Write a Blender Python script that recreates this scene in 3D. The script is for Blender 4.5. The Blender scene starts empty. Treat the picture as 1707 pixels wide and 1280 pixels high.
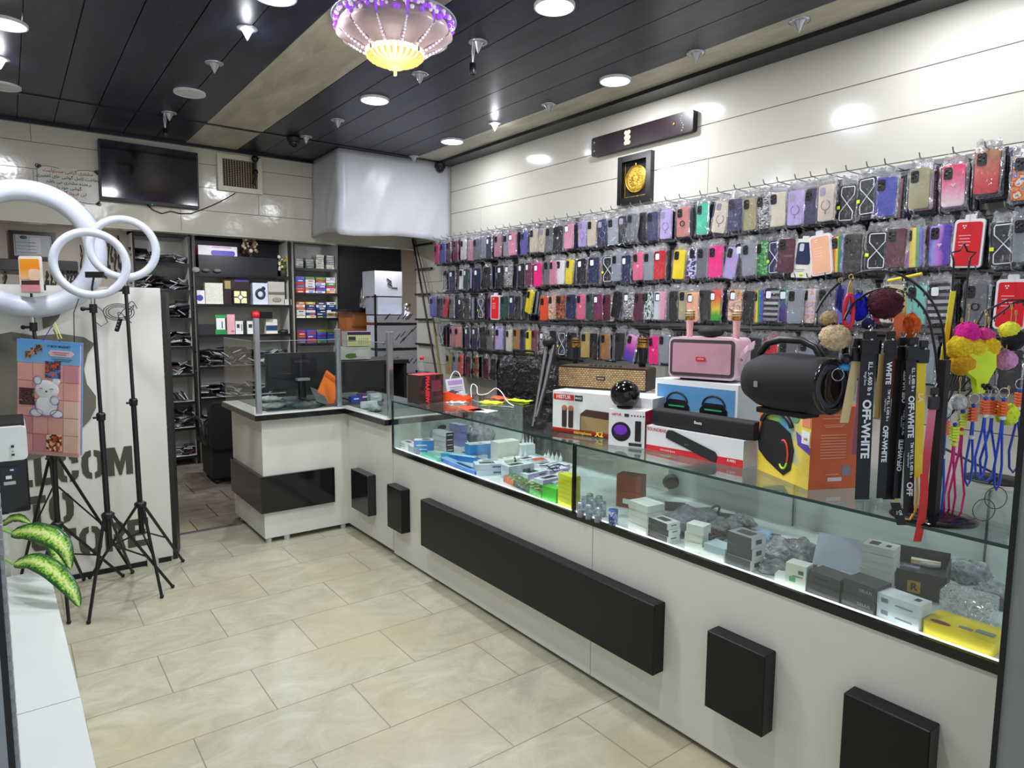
import bpy, math, random
from mathutils import Matrix, Vector
rnd = random.Random(7)
PI = math.pi
scene = bpy.context.scene
COL = scene.collection
# ---------------------------------------------------------------- camera (solved from the room's vanishing points)
IW, IH, FPX, HC = 1707.0, 1280.0, 1114.57, 1.55
cx, cy = IW/2, IH/2
def _dir(x, y):
    return Vector((x-cx, -(y-cy), -FPX)).normalized()
_ry = _dir(10, 517); _rx = _dir(2342, 532); _rx = (_rx - _ry*_rx.dot(_ry)).normalized(); _rz = _rx.cross(_ry)
RM = Matrix((_rx, _ry, _rz))
cam = bpy.data.cameras.new('camera'); camo = bpy.data.objects.new('camera', cam); COL.objects.link(camo)
cam.sensor_fit = 'HORIZONTAL'; cam.sensor_width = 36; cam.lens = FPX/IW*36; cam.clip_start = .02
camo.matrix_world = Matrix.Translation((0, 0, HC)) @ RM.to_4x4()
scene.camera = camo
CP = Vector((0, 0, HC))
def ray(x, y): return RM @ Vector((x-cx, -(y-cy), -FPX))
def PZ(x, y, z):
    r = ray(x, y); return CP + r*((z-HC)/r.z)
def PX(x, y, X):
    r = ray(x, y); return CP + r*(X/r.x)
def PY(x, y, Y):
    r = ray(x, y); return CP + r*(Y/r.y)
def ZAT(x, y, p):
    """height above point p (on its vertical) seen at image row y"""
    lo, hi = -1.0, 4.0
    for _ in range(40):
        m = (lo+hi)/2
        v = RM.transposed() @ (Vector((p[0], p[1], m)) - CP)
        if cy - FPX*v.y/-v.z > y: lo = m
        else: hi = m
    return (lo+hi)/2
# ---------------------------------------------------------------- materials
def lin(c):
    if isinstance(c, str):
        c = c.lstrip('#'); c = [int(c[i:i+2], 16)/255 for i in (0, 2, 4)]
    return tuple(((x/12.92) if x <= .04045 else ((x+.055)/1.055)**2.4) for x in c[:3]) + (1,)
MATS = {}
def mat(name, color, rough=.5, metal=0, var=.06, scale=14, bump=0, bscale=60, coat=0, emit=None, es=1, spec=.5, bdist=.002):
    if name in MATS: return MATS[name]
    m = bpy.data.materials.new(name); m.use_nodes = True; nt = m.node_tree; b = nt.nodes['Principled BSDF']
    c = lin(color)
    tc = nt.nodes.new('ShaderNodeTexCoord')
    n = nt.nodes.new('ShaderNodeTexNoise'); n.inputs['Scale'].default_value = scale; n.inputs['Detail'].default_value = 4
    nt.links.new(tc.outputs['Object'], n.inputs['Vector'])
    r = nt.nodes.new('ShaderNodeValToRGB'); r.color_ramp.elements[0].position = .3; r.color_ramp.elements[1].position = .7
    r.color_ramp.elements[0].color = tuple(max(0, x*(1-var)) for x in c[:3])+(1,)
    r.color_ramp.elements[1].color = tuple(min(1, x*(1+var)) for x in c[:3])+(1,)
    nt.links.new(n.outputs['Fac'], r.inputs['Fac']); nt.links.new(r.outputs['Color'], b.inputs['Base Color'])
    b.inputs['Roughness'].default_value = rough; b.inputs['Metallic'].default_value = metal
    b.inputs['Coat Weight'].default_value = coat; b.inputs['Coat Roughness'].default_value = .05
    b.inputs['Specular IOR Level'].default_value = spec
    if bump:
        n2 = nt.nodes.new('ShaderNodeTexNoise'); n2.inputs['Scale'].default_value = bscale; n2.inputs['Detail'].default_value = 3
        nt.links.new(tc.outputs['Object'], n2.inputs['Vector'])
        bp = nt.nodes.new('ShaderNodeBump'); bp.inputs['Strength'].default_value = bump; bp.inputs['Distance'].default_value = bdist
        nt.links.new(n2.outputs['Fac'], bp.inputs['Height']); nt.links.new(bp.outputs['Normal'], b.inputs['Normal'])
    if emit:
        b.inputs['Emission Color'].default_value = lin(emit); b.inputs['Emission Strength'].default_value = es
    MATS[name] = m; return m
def c_(color, rough=.45, **k):
    key = 'c_%s_%s' % (color, rough) + ''.join(str(v) for v in k.values())
    return mat(key, color, rough, **k)
def clear(name, tint=(1, 1, 1), refl=1.0, white=0.0, bump=0, bscale=40, rough=.02, bdist=.01):
    """thin clear sheet: lets light through, reflects by Fresnel, optional milky share"""
    if name in MATS: return MATS[name]
    m = bpy.data.materials.new(name); m.use_nodes = True; nt = m.node_tree; nt.nodes.clear()
    N = nt.nodes.new; L = nt.links.new
    out = N('ShaderNodeOutputMaterial'); t = N('ShaderNodeBsdfTransparent'); t.inputs[0].default_value = tuple(tint)+(1,)
    g = N('ShaderNodeBsdfGlossy'); g.inputs['Roughness'].default_value = rough; g.inputs[0].default_value = (1, 1, 1, 1)
    fr = N('ShaderNodeFresnel'); ge = N('ShaderNodeNewGeometry'); mi = N('ShaderNodeMapRange'); mi.inputs[3].default_value = 1.5; mi.inputs[4].default_value = 1/1.5
    L(ge.outputs['Backfacing'], mi.inputs[0]); L(mi.outputs[0], fr.inputs['IOR'])
    mu = N('ShaderNodeMath'); mu.operation = 'MULTIPLY'; mu.inputs[1].default_value = refl; mu.use_clamp = True
    mx = N('ShaderNodeMixShader'); L(fr.outputs[0], mu.inputs[0]); L(mu.outputs[0], mx.inputs[0]); L(t.outputs[0], mx.inputs[1]); L(g.outputs[0], mx.inputs[2])
    last = mx
    if bump:
        tc = N('ShaderNodeTexCoord'); n2 = N('ShaderNodeTexNoise'); n2.inputs['Scale'].default_value = bscale; n2.inputs['Detail'].default_value = 3
        n2.inputs['Distortion'].default_value = 1.5
        L(tc.outputs['Object'], n2.inputs['Vector']); bp = N('ShaderNodeBump'); bp.inputs['Strength'].default_value = bump; bp.inputs['Distance'].default_value = bdist
        L(n2.outputs['Fac'], bp.inputs['Height']); L(bp.outputs[0], g.inputs['Normal']); L(bp.outputs[0], fr.inputs['Normal'])
    if white:
        d = N('ShaderNodeBsdfDiffuse'); d.inputs[0].default_value = (.8, .82, .85, 1)
        m2 = N('ShaderNodeMixShader'); m2.inputs[0].default_value = white; L(mx.outputs[0], m2.inputs[1]); L(d.outputs[0], m2.inputs[2]); last = m2
    L(last.outputs[0], out.inputs[0]); MATS[name] = m; return m
def ramp_mat(name, colors, axis=2, lo=-.08, hi=.08, rough=.3, const=False, wave=0):
    """printed colour bands or gradient along one object axis"""
    if name in MATS: return MATS[name]
    m = bpy.data.materials.new(name); m.use_nodes = True; nt = m.node_tree; b = nt.nodes['Principled BSDF']
    N = nt.nodes.new; L = nt.links.new
    tc = N('ShaderNodeTexCoord'); sx = N('ShaderNodeSeparateXYZ'); L(tc.outputs['Object'], sx.inputs[0])
    mr = N('ShaderNodeMapRange'); mr.inputs[1].default_value = lo; mr.inputs[2].default_value = hi
    src = sx.outputs[axis]
    if wave:
        n = N('ShaderNodeTexNoise'); n.inputs['Scale'].default_value = 20; L(tc.outputs['Object'], n.inputs['Vector'])
        ma = N('ShaderNodeMath'); ma.operation = 'MULTIPLY_ADD'; ma.inputs[1].default_value = wave; L(n.outputs['Fac'], ma.inputs[0]); L(src, ma.inputs[2]); src = ma.outputs[0]
    L(src, mr.inputs[0])
    r = N('ShaderNodeValToRGB'); cr = r.color_ramp
    if const: cr.interpolation = 'CONSTANT'
    n = len(colors)
    while len(cr.elements) < n: cr.elements.new(.5)
    for i, c in enumerate(colors):
        cr.elements[i].position = (i/n) if const else (i/max(1, n-1)); cr.elements[i].color = lin(c)
    L(mr.outputs[0], r.inputs[0]); L(r.outputs[0], b.inputs['Base Color']); b.inputs['Roughness'].default_value = rough
    MATS[name] = m; return m
def blotch_mat(name, colors, scale=30, rough=.35, vor=False, stretch=(1, 1, 1), const=True):
    """irregular printed/patterned surface in the given colours"""
    if name in MATS: return MATS[name]
    m = bpy.data.materials.new(name); m.use_nodes = True; nt = m.node_tree; b = nt.nodes['Principled BSDF']
    N = nt.nodes.new; L = nt.links.new
    tc = N('ShaderNodeTexCoord'); mp = N('ShaderNodeMapping'); mp.inputs['Scale'].default_value = stretch; L(tc.outputs['Object'], mp.inputs[0])
    if vor:
        n = N('ShaderNodeTexVoronoi'); n.inputs['Scale'].default_value = scale; L(mp.outputs[0], n.inputs['Vector'])
        s = N('ShaderNodeSeparateColor'); L(n.outputs['Color'], s.inputs[0]); src = s.outputs[0]; lo, hi = 0, 1
    else:
        n = N('ShaderNodeTexNoise'); n.inputs['Scale'].default_value = scale; n.inputs['Detail'].default_value = 3; L(mp.outputs[0], n.inputs['Vector']); src = n.outputs['Fac']; lo, hi = .34, .66
    mr = N('ShaderNodeMapRange'); mr.inputs[1].default_value = lo; mr.inputs[2].default_value = hi; L(src, mr.inputs[0])
    r = N('ShaderNodeValToRGB'); cr = r.color_ramp
    if const: cr.interpolation = 'CONSTANT'
    while len(cr.elements) < len(colors): cr.elements.new(.5)
    for i, c in enumerate(colors): cr.elements[i].position = (i/len(colors)) if const else i/max(1, len(colors)-1); cr.elements[i].color = lin(c)
    L(mr.outputs[0], r.inputs[0]); L(r.outputs[0], b.inputs['Base Color']); b.inputs['Roughness'].default_value = rough
    MATS[name] = m; return m
# ---------------------------------------------------------------- mesh builder
_text = {}
def text_mesh(s, bold=0):
    k = (s, bold)
    if k not in _text:
        cu = bpy.data.curves.new('lettering', 'FONT'); cu.body = s; cu.offset = bold; cu.resolution_u = 3; cu.align_x = 'CENTER'; cu.align_y = 'CENTER'
        o = bpy.data.objects.new('lettering', cu); COL.objects.link(o)
        dg = bpy.context.evaluated_depsgraph_get(); me = bpy.data.meshes.new_from_object(o.evaluated_get(dg))
        vs = [tuple(v.co) for v in me.vertices]; fs = [tuple(p.vertices) for p in me.polygons]
        bpy.data.objects.remove(o); bpy.data.curves.remove(cu); bpy.data.meshes.remove(me)
        _text[k] = (vs, fs)
    return _text[k]
class MB:
    def __init__(s): s.v = []; s.f = []; s.mi = []; s.ms = []; s.sm = []; s.M = Matrix.Identity(4)
    def add(s, vs, fs, m, smooth=False):
        b = len(s.v); s.v += [tuple(s.M @ Vector(v)) for v in vs]
        if m not in s.ms: s.ms.append(m)
        i = s.ms.index(m)
        for f in fs: s.f.append(tuple(b+k for k in f)); s.mi.append(i); s.sm.append(smooth)
        return s
    def box(s, c, d, m, rz=0, b=0):
        x, y, z = d[0]/2, d[1]/2, d[2]/2
        if b and min(x, y, z) > b*1.05:
            pts = []
            for sx in (-1, 1):
                for sy in (-1, 1):
                    for sz in (-1, 1):
                        pts.append(((sx*(x-b), sy*(y-b), sz*z), (sx*(x-b), sy*y, sz*(z-b)), (sx*x, sy*(y-b), sz*(z-b))))
            vs = [p for t in pts for p in t]
            def I(sx, sy, sz, k): return ((sx > 0)*4+(sy > 0)*2+(sz > 0))*3+k
            fs = []
            for q in (-1, 1):
                fs += [(I(-1, -1, q, 0), I(1, -1, q, 0), I(1, 1, q, 0), I(-1, 1, q, 0)), (I(-1, q, -1, 1), I(1, q, -1, 1), I(1, q, 1, 1), I(-1, q, 1, 1)), (I(q, -1, -1, 2), I(q, 1, -1, 2), I(q, 1, 1, 2), I(q, -1, 1, 2))]
                for w in (-1, 1):
                    fs += [(I(-1, q, w, 0), I(1, q, w, 0), I(1, q, w, 1), I(-1, q, w, 1)), (I(q, -1, w, 0), I(q, 1, w, 0), I(q, 1, w, 2), I(q, -1, w, 2)), (I(q, w, -1, 1), I(q, w, 1, 1), I(q, w, 1, 2), I(q, w, -1, 2))]
                    for t in (-1, 1): fs.append((I(q, w, t, 0), I(q, w, t, 1), I(q, w, t, 2)))
        else:
            vs = [(i*x, j*y, k*z) for i in (-1, 1) for j in (-1, 1) for k in (-1, 1)]
            fs = [(0, 1, 3, 2), (4, 6, 7, 5), (0, 4, 5, 1), (2, 3, 7, 6), (0, 2, 6, 4), (1, 5, 7, 3)]
        ca, sa = math.cos(rz), math.sin(rz)
        vs = [(c[0]+v[0]*ca-v[1]*sa, c[1]+v[0]*sa+v[1]*ca, c[2]+v[2]) for v in vs]
        return s.add(vs, fs, m)
    def b2(s, lo, hi, m, b=0): return s.box([(lo[i]+hi[i])/2 for i in range(3)], [abs(hi[i]-lo[i]) for i in range(3)], m, 0, b)
    def prism(s, pts, h0, h1, m, axis='y', smooth=False):
        def w(u, v, h): return {'y': (u, h, v), 'z': (u, v, h), 'x': (h, u, v)}[axis]
        n = len(pts); vs = [w(u, v, h0) for u, v in pts]+[w(u, v, h1) for u, v in pts]
        s.add(vs, [tuple(range(n)), tuple(range(2*n-1, n-1, -1))], m)
        return s.add(vs, [(i, (i+1) % n, n+(i+1) % n, n+i) for i in range(n)], m, smooth)
    def rr(s, c, d, r, m, axis='y', seg=4, smooth=True):
        """rounded slab: d = full size xyz, rounded corners in the plane across axis"""
        a = {'x': (1, 2, 0), 'y': (0, 2, 1), 'z': (0, 1, 2)}[axis]; hx, hy, hz = d[a[0]]/2, d[a[1]]/2, d[a[2]]/2; r = min(r, hx*.99, hy*.99)
        pts = []
        for qx, qy, a0 in ((1, 1, 0), (-1, 1, 90), (-1, -1, 180), (1, -1, 270)):
            for i in range(seg+1):
                t = math.radians(a0+90*i/seg); pts.append((c[a[0]]+qx*(hx-r)+r*math.cos(t), c[a[1]]+qy*(hy-r)+r*math.sin(t)))
        return s.prism(pts, c[a[2]]-hz, c[a[2]]+hz, m, axis, smooth)
    def tube(s, pts, r, m, n=8, closed=False, rf=None):
        P = [Vector(p) for p in pts]; k = len(P)
        if k < 2: return s
        vs = []; up = None
        for i, p in enumerate(P):
            if closed: t = P[(i+1) % k]-P[i-1]
            else: t = P[min(i+1, k-1)]-P[max(i-1, 0)]
            if t.length < 1e-9: t = Vector((0, 0, 1))
            t.normalize()
            if up is None:
                a = Vector((0, 0, 1)) if abs(t.z) < .9 else Vector((1, 0, 0)); up = (a-t*a.dot(t)).normalized()
            else:
                up = up-t*up.dot(t)
                up = up.normalized() if up.length > 1e-6 else t.orthogonal().normalized()
            q = t.cross(up); rr = r*(rf(i/(k-1)) if rf else 1)
            for j in range(n):
                a = 2*PI*j/n; vs.append(tuple(p+up*(math.cos(a)*rr)+q*(math.sin(a)*rr)))
        fs = [(i*n+j, i*n+(j+1) % n, ((i+1) % k)*n+(j+1) % n, ((i+1) % k)*n+j) for i in range(k if closed else k-1) for j in range(n)]
        s.add(vs, fs, m, True)
        if not closed: s.add(vs[:n], [tuple(range(n))], m); s.add(vs[-n:], [tuple(range(n))], m)
        return s
    def lathe(s, prof, m, n=24, c=(0, 0, 0), axis='z', smooth=True):
        vs = []
        for r, h in prof:
            for j in range(n):
                a = 2*PI*j/n; u, v = r*math.cos(a), r*math.sin(a)
                vs.append({'z': (c[0]+u, c[1]+v, c[2]+h), 'y': (c[0]+u, c[1]+h, c[2]+v), 'x': (c[0]+h, c[1]+u, c[2]+v)}[axis])
        return s.add(vs, [(i*n+j, i*n+(j+1) % n, (i+1)*n+(j+1) % n, (i+1)*n+j) for i in range(len(prof)-1) for j in range(n)], m, smooth)
    def ball(s, c, r, m, nu=12, nv=8, sc=(1, 1, 1), fn=None):
        vs = []
        for i in range(nv+1):
            t = PI*i/nv
            for j in range(nu):
                a = 2*PI*j/nu; d = (math.sin(t)*math.cos(a), math.sin(t)*math.sin(a), math.cos(t)); k = fn(d) if fn else 1
                vs.append((c[0]+r*k*sc[0]*d[0], c[1]+r*k*sc[1]*d[1], c[2]+r*k*sc[2]*d[2]))
        return s.add(vs, [(i*nu+j, i*nu+(j+1) % nu, (i+1)*nu+(j+1) % nu, (i+1)*nu+j) for i in range(nv) for j in range(nu)], m, True)
    def ring(s, c, R, r, m, axis='y', n=28, k=6, a0=0, a1=360, sc=(1, 1)):
        full = a1-a0 >= 360; q = n if full else n+1; pts = []
        for i in range(q):
            a = math.radians(a0+(a1-a0)*i/n); u, v = R*math.cos(a)*sc[0], R*math.sin(a)*sc[1]
            pts.append({'y': (c[0]+u, c[1], c[2]+v), 'z': (c[0]+u, c[1]+v, c[2]), 'x': (c[0], c[1]+u, c[2]+v)}[axis])
        return s.tube(pts, r, m, k, closed=full)
    def text(s, t, size, m, c, face='-y', bold=.01, stretch=1, rot=0):
        vs, fs = text_mesh(t, bold); ca, sa = math.cos(rot), math.sin(rot); o = []
        for x, y, z in vs:
            x, y = x*size*stretch, y*size; x, y = x*ca-y*sa, x*sa+y*ca
            o.append({'-y': (c[0]+x, c[1], c[2]+y), '+x': (c[0], c[1]+x, c[2]+y), '-x': (c[0], c[1]-x, c[2]+y), '+z': (c[0]+x, c[1]+y, c[2])}[face])
        return s.add(o, fs, m)
    def ribbon(s, pts, w, m, th=.002, wd=(0, 1, 0)):
        wd = Vector(wd).normalized()*w/2; P = [Vector(p) for p in pts]; k = len(P); vs = []
        for i, p in enumerate(P):
            t = (P[min(i+1, k-1)]-P[max(i-1, 0)]).normalized(); nn = t.cross(wd).normalized()*th/2
            vs += [tuple(p-wd-nn), tuple(p+wd-nn), tuple(p+wd+nn), tuple(p-wd+nn)]
        fs = [(i*4+j, i*4+(j+1) % 4, i*4+4+(j+1) % 4, i*4+4+j) for i in range(k-1) for j in range(4)]+[(0, 1, 2, 3), (k*4-4, k*4-3, k*4-2, k*4-1)]
        return s.add(vs, fs, m)
    def mesh(s, name):
        me = bpy.data.meshes.new(name); me.from_pydata(s.v, [], s.f)
        for m in s.ms: me.materials.append(m)
        me.polygons.foreach_set('material_index', s.mi); me.polygons.foreach_set('use_smooth', s.sm); me.update()
        import bmesh
        bm = bmesh.new(); bm.from_mesh(me); bmesh.ops.recalc_face_normals(bm, faces=bm.faces); bm.to_mesh(me); bm.free()
        return me
    def build(s, name, parent=None, loc=(0, 0, 0), rz=0, label=None):
        o = bpy.data.objects.new(name, s.mesh(name)); COL.objects.link(o); o.location = loc; o.rotation_euler = (0, 0, rz)
        if parent: o.parent = parent
        if label: o['label'] = label
        return o
def tag(o, label, cat, group=None, kind=None):
    if label: o['label'] = label
    if cat: o['category'] = cat
    if group: o['group'] = group
    if kind: o['kind'] = kind
    return o
def thing(name, label, cat, loc=(0, 0, 0), rz=0, group=None, rot=None):
    o = bpy.data.objects.new(name, None); COL.objects.link(o); o.empty_display_size = .05
    o.location = loc; o.rotation_euler = rot if rot else (0, 0, rz); return tag(o, label, cat, group)
def struct(mb, name, label=None, cat=None):
    o = mb.build(name); o['kind'] = 'structure'
    return o
KIDS = {}
def copy_tree(o, parent=None):
    c = o.copy(); COL.objects.link(c); c.parent = parent
    kids = KIDS.get(o.name)
    if kids is None: kids = KIDS[o.name] = list(o.children)
    for ch in kids: copy_tree(ch, c)
    return c
ORD = 'first second third fourth fifth sixth seventh eighth ninth tenth eleventh twelfth thirteenth fourteenth fifteenth sixteenth seventeenth eighteenth nineteenth twentieth'.split()
ORD += ['twenty-'+w for w in ORD[:9]]+['thirtieth']+['thirty-'+w for w in ORD[:9]]+['fortieth']+['forty-'+w for w in ORD[:9]]
def smooth(pts, k=5):
    P = [Vector(p) for p in pts]; n = len(P)-1; Q = []
    for i in range(n):
        p0, p1, p2, p3 = P[max(i-1, 0)], P[i], P[i+1], P[min(i+2, n)]
        for j in range(k): f = j/k; Q.append(.5*((2*p1)+(-p0+p2)*f+(2*p0-5*p1+4*p2-p3)*f*f+(-p0+3*p1-3*p2+p3)*f**3))
    return Q+[P[-1]]
def PD(x, y, D): return CP + ray(x, y)*(D/FPX)
CAMYAW = math.atan2(RM[1][0], RM[0][0])
def facebox(m, w, d, h, front, side=None, top=None, c=(0, 0, 0), rz=0):
    side = side or front; top = top or side; x, y, z = w/2, d, h; M0 = m.M; m.M = M0 @ Matrix.Translation(c) @ Matrix.Rotation(rz, 4, 'Z')
    vs = [(-x, 0, 0), (x, 0, 0), (x, y, 0), (-x, y, 0), (-x, 0, z), (x, 0, z), (x, y, z), (-x, y, z)]
    m.add(vs, [(0, 1, 5, 4)], front); m.add(vs, [(1, 2, 6, 5), (3, 0, 4, 7), (2, 3, 7, 6), (0, 3, 2, 1)], side); m.add(vs, [(4, 5, 6, 7)], top); m.M = M0
    return m
def seat(pl, pr, z, ytop=None, dep=.1):
    a, b = PZ(pl[0], pl[1], z), PZ(pr[0], pr[1], z); w = (b-a).to_2d().length; yaw = math.atan2(b.y-a.y, b.x-a.x); mid = (a+b)/2
    h = (ZAT(pl[0], ytop, a)-z) if ytop else .1
    if z < .85:      # keep goods inside the showcase glass
        e = min(a.x, b.x); s_ = math.sin(-yaw)*0
        if e < 1.920: k = 1.920/e; mid.x *= k; mid.y *= k
        elif max(a.x, b.x)+dep > 2.49: k = max((2.49-dep)/max(a.x, b.x), 1.92/e); mid.x *= k; mid.y *= k
    return mid, yaw, w, h
# common materials
WHITE = mat('glossy_white_board', '#dcdcd3', .28, var=.015); BLACK = mat('black_gloss_board', '#0b0b0d', .12, var=.1)
BLK = mat('black_plastic', '#0c0c0e', .4); BLKM = mat('matt_black', '#101012', .7); CHROME = mat('chrome', '#c8cacc', .12, 1); STEEL = mat('brushed_steel', '#a9acb0', .3, 1)
DGREY = mat('dark_grey', '#26282b', .5); GREY = mat('grey', '#8a8d90', .5); PAPER = mat('white_card', '#eceeee', .45, var=.02)
GLASS = clear('clear_glass', (.93, .97, .955), 1.1); GLASS2 = clear('screen_glass', (.90, .93, .92), .55); GEDGE = mat('glass_edge', '#1f3a36', .15)
FILM = clear('clear_film', (.97, .97, .98), .75, 0, bump=.8, bscale=26, rough=.05, bdist=.02); CRINK = clear('crinkled_film', (.93, .94, .96), 6, .09, bump=1, bscale=55, rough=.06, bdist=.03)
RED = c_('#d8202a'); YEL = c_('#f5e21a')
# ---------------------------------------------------------------- the setting
ZC = 2.81
def tile_mat(name, c1, c2, grout, rough, bw, rh, x0, y0, mortar):
    m = bpy.data.materials.new(name); m.use_nodes = True; nt = m.node_tree; b = nt.nodes['Principled BSDF']; N = nt.nodes.new; L = nt.links.new
    tc = N('ShaderNodeTexCoord'); mp = N('ShaderNodeMapping'); mp.inputs['Location'].default_value = (-x0, -y0, 0); L(tc.outputs['Object'], mp.inputs[0])
    n = N('ShaderNodeTexNoise'); n.inputs['Scale'].default_value = 4.5; n.inputs['Detail'].default_value = 10; n.inputs['Roughness'].default_value = .72; n.inputs['Distortion'].default_value = 1.2
    mp2 = N('ShaderNodeMapping'); mp2.inputs['Scale'].default_value = (1, 1.5, 1); mp2.inputs['Rotation'].default_value = (0, 0, .45); L(tc.outputs['Object'], mp2.inputs[0]); L(mp2.outputs[0], n.inputs['Vector'])
    r = N('ShaderNodeValToRGB'); r.color_ramp.elements[0].position = .36; r.color_ramp.elements[1].position = .64; r.color_ramp.elements[0].color = lin(c1); r.color_ramp.elements[1].color = lin(c2); L(n.outputs['Fac'], r.inputs[0])
    n3 = N('ShaderNodeTexNoise'); n3.inputs['Scale'].default_value = 1.1; n3.inputs['Detail'].default_value = 3; L(tc.outputs['Object'], n3.inputs['Vector'])
    r3 = N('ShaderNodeValToRGB'); r3.color_ramp.elements[0].position = .5; r3.color_ramp.elements[0].color = (0, 0, 0, 1); r3.color_ramp.elements[1].position = .75; L(n3.outputs['Fac'], r3.inputs[0])
    mw = N('ShaderNodeMixRGB'); mw.inputs[2].default_value = lin('#bdae8e'); L(r3.outputs[0], mw.inputs[0]); L(r.outputs[0], mw.inputs[1])
    br = N('ShaderNodeTexBrick'); br.offset = .5; br.inputs['Scale'].default_value = 1; br.inputs['Mortar Size'].default_value = mortar; br.inputs['Mortar Smooth'].default_value = .1
    br.inputs['Brick Width'].default_value = bw; br.inputs['Row Height'].default_value = rh; br.inputs['Mortar'].default_value = lin(grout); L(mp.outputs[0], br.inputs['Vector']); L(mw.outputs[0], br.inputs['Color1'])
    hs = N('ShaderNodeHueSaturation'); hs.inputs['Value'].default_value = .93; L(mw.outputs[0], hs.inputs['Color']); L(hs.outputs[0], br.inputs['Color2'])
    L(br.outputs['Color'], b.inputs['Base Color']); b.inputs['Roughness'].default_value = rough
    bp = N('ShaderNodeBump'); bp.inputs['Strength'].default_value = .4; bp.inputs['Distance'].default_value = .002; bp.invert = True; L(br.outputs['Fac'], bp.inputs['Height']); L(bp.outputs[0], b.inputs['Normal'])
    return m
TILE = tile_mat('stone_tile', '#b0ad94', '#c8c5ae', '#8f8a76', .34, .61, .366, .761, -.038, .0026)
TILE2 = tile_mat('brown_stone_tile', '#5b4f47', '#857a6e', '#3a342e', .4, .4, .4, 0, .1, .004)
mb = MB(); mb.b2((-1.6, -.8, -.05), (4.4, 5.0, 0), TILE); mb.b2((-1.6, 5.0, -.05), (4.4, 7.8, 0), TILE2)
struct(mb, 'floor')
o = MB().b2((-1.6, 4.985, 0), (1.29, 5.02, .006), STEEL).build('trim_1'); o['kind'] = 'structure'
PANEL = mat('gloss_wall_panel', '#cfccc0', .13, var=.02, scale=.8, bump=.12, bscale=1.6, bdist=.02)
GROOVE = mat('panel_groove', '#8f8d84', .6)
PANB = mat('gloss_soffit_panel', '#cdc7b6', .12, var=.02, scale=.8, bump=.35, bscale=7, bdist=.006)
mb = MB(); zs = [0, .35, .72, 1.09, 1.46, 1.83, 2.205, 2.394, 2.577, 2.79, ZC+.06]
mb.b2((3.106, -.8, 0), (3.2, 5.62, ZC+.05), GROOVE)
for a, b in zip(zs, zs[1:]):
    ys = [-.8, 2.352, 4.55, 5.62] if b < 2.4 else [-.8, 5.62]
    for p, q in zip(ys, ys[1:]): mb.b2((3.1, p+.0015, a+.0022), (3.11, q-.0015, b-.0022), PANEL)
struct(mb, 'wall_right')
mb = MB(); BACKW = mat('beige_wall', '#b5a99a', .5, var=.04, scale=2)
mb.b2((-1.6, 7.65, 0), (4.4, 7.75, 2.5), BACKW); mb.b2((4.3, 5.62, 0), (4.4, 7.65, 2.5), BACKW); mb.b2((3.2, 5.52, 0), (4.4, 5.62, 2.5), BACKW)
struct(mb, 'wall_back')
mb = MB(); mb.b2((-1.7, -.8, 0), (-1.6, 7.75, ZC+.05), PANEL); struct(mb, 'wall_left')
mb = MB(); zf = [2.157, 2.325, 2.5, 2.675, ZC+.05]
mb.b2((-1.6, 5.657, 2.157), (3.2, 5.76, ZC+.05), GROOVE)
for a, b in zip(zf, zf[1:]):
    xs = [-1.6, .2, 1.68, 3.2] if a in (2.325, 2.675) else [-1.6, 1.1, 3.2]
    for p, q in zip(xs, xs[1:]): mb.b2((p+.0015, 5.645, a+.002), (q-.0015, 5.66, b-.002), PANB)
mb.b2((-1.6, 5.64, 2.142), (3.2, 5.76, 2.158), PANB)
struct(mb, 'wall_soffit')
# ceiling: long planks, two pale strips
def plank_mat(name, c1, c2, rough):
    m = bpy.data.materials.new(name); m.use_nodes = True; nt = m.node_tree; b = nt.nodes['Principled BSDF']; N = nt.nodes.new; L = nt.links.new
    tc = N('ShaderNodeTexCoord'); mp = N('ShaderNodeMapping'); mp.inputs['Scale'].default_value = (5, 1.1, 1); L(tc.outputs['Object'], mp.inputs[0])
    n = N('ShaderNodeTexNoise'); n.inputs['Scale'].default_value = 2.4; n.inputs['Detail'].default_value = 7; n.inputs['Roughness'].default_value = .6; n.inputs['Distortion'].default_value = .6; L(mp.outputs[0], n.inputs['Vector'])
    r = N('ShaderNodeValToRGB'); r.color_ramp.elements[0].position = .35; r.color_ramp.elements[1].position = .7; r.color_ramp.elements[0].color = lin(c1); r.color_ramp.elements[1].color = lin(c2); L(n.outputs['Fac'], r.inputs[0]); L(r.outputs[0], b.inputs['Base Color'])
    b.inputs['Roughness'].default_value = rough; b.inputs['Specular IOR Level'].default_value = .4; return m
SLATE = plank_mat('slate_plank', '#12141f', '#2a2e46', .36); OAK = plank_mat('pale_plank', '#a39c88', '#c6bfa9', .4); SEAM = mat('seam_black', '#08080c', .5)
mb = MB(); mb.b2((-1.6, -.8, ZC+.012), (3.2, 5.7, ZC+.06), SEAM)
edges = [-1.6, -1.3, -1.07, -.87, -.67, -.47, -.27, -.07, .13, .33, .53, .74, .945, 1.15, 1.52, 1.71, 1.9, 2.105, 2.31, 2.52, 2.74, 2.96]
for a, b in zip(edges, edges[1:]):
    mt = OAK if (a, b) in ((1.15, 1.52), (2.74, 2.96)) else SLATE
    for y0, y1 in ((-.8, 4.955), (4.985, 5.66)): mb.b2((a+.0025, y0, ZC), (b-.0025, y1, ZC+.014), mt)
mb.b2((-1.6, 5.70, 2.40), (4.4, 7.75, 2.43), BACKW)
struct(mb, 'ceiling')
TRIMC = mat('black_blue_trim', '#12131c', .3)
struct(MB().b2((2.955, -.8, ZC-.022), (3.1, 5.64, ZC+.01), TRIMC), 'trim_2')
struct(MB().b2((-1.6, 4.955, ZC-.006), (2.955, 4.985, ZC+.004), TRIMC), 'trim_3')
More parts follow.
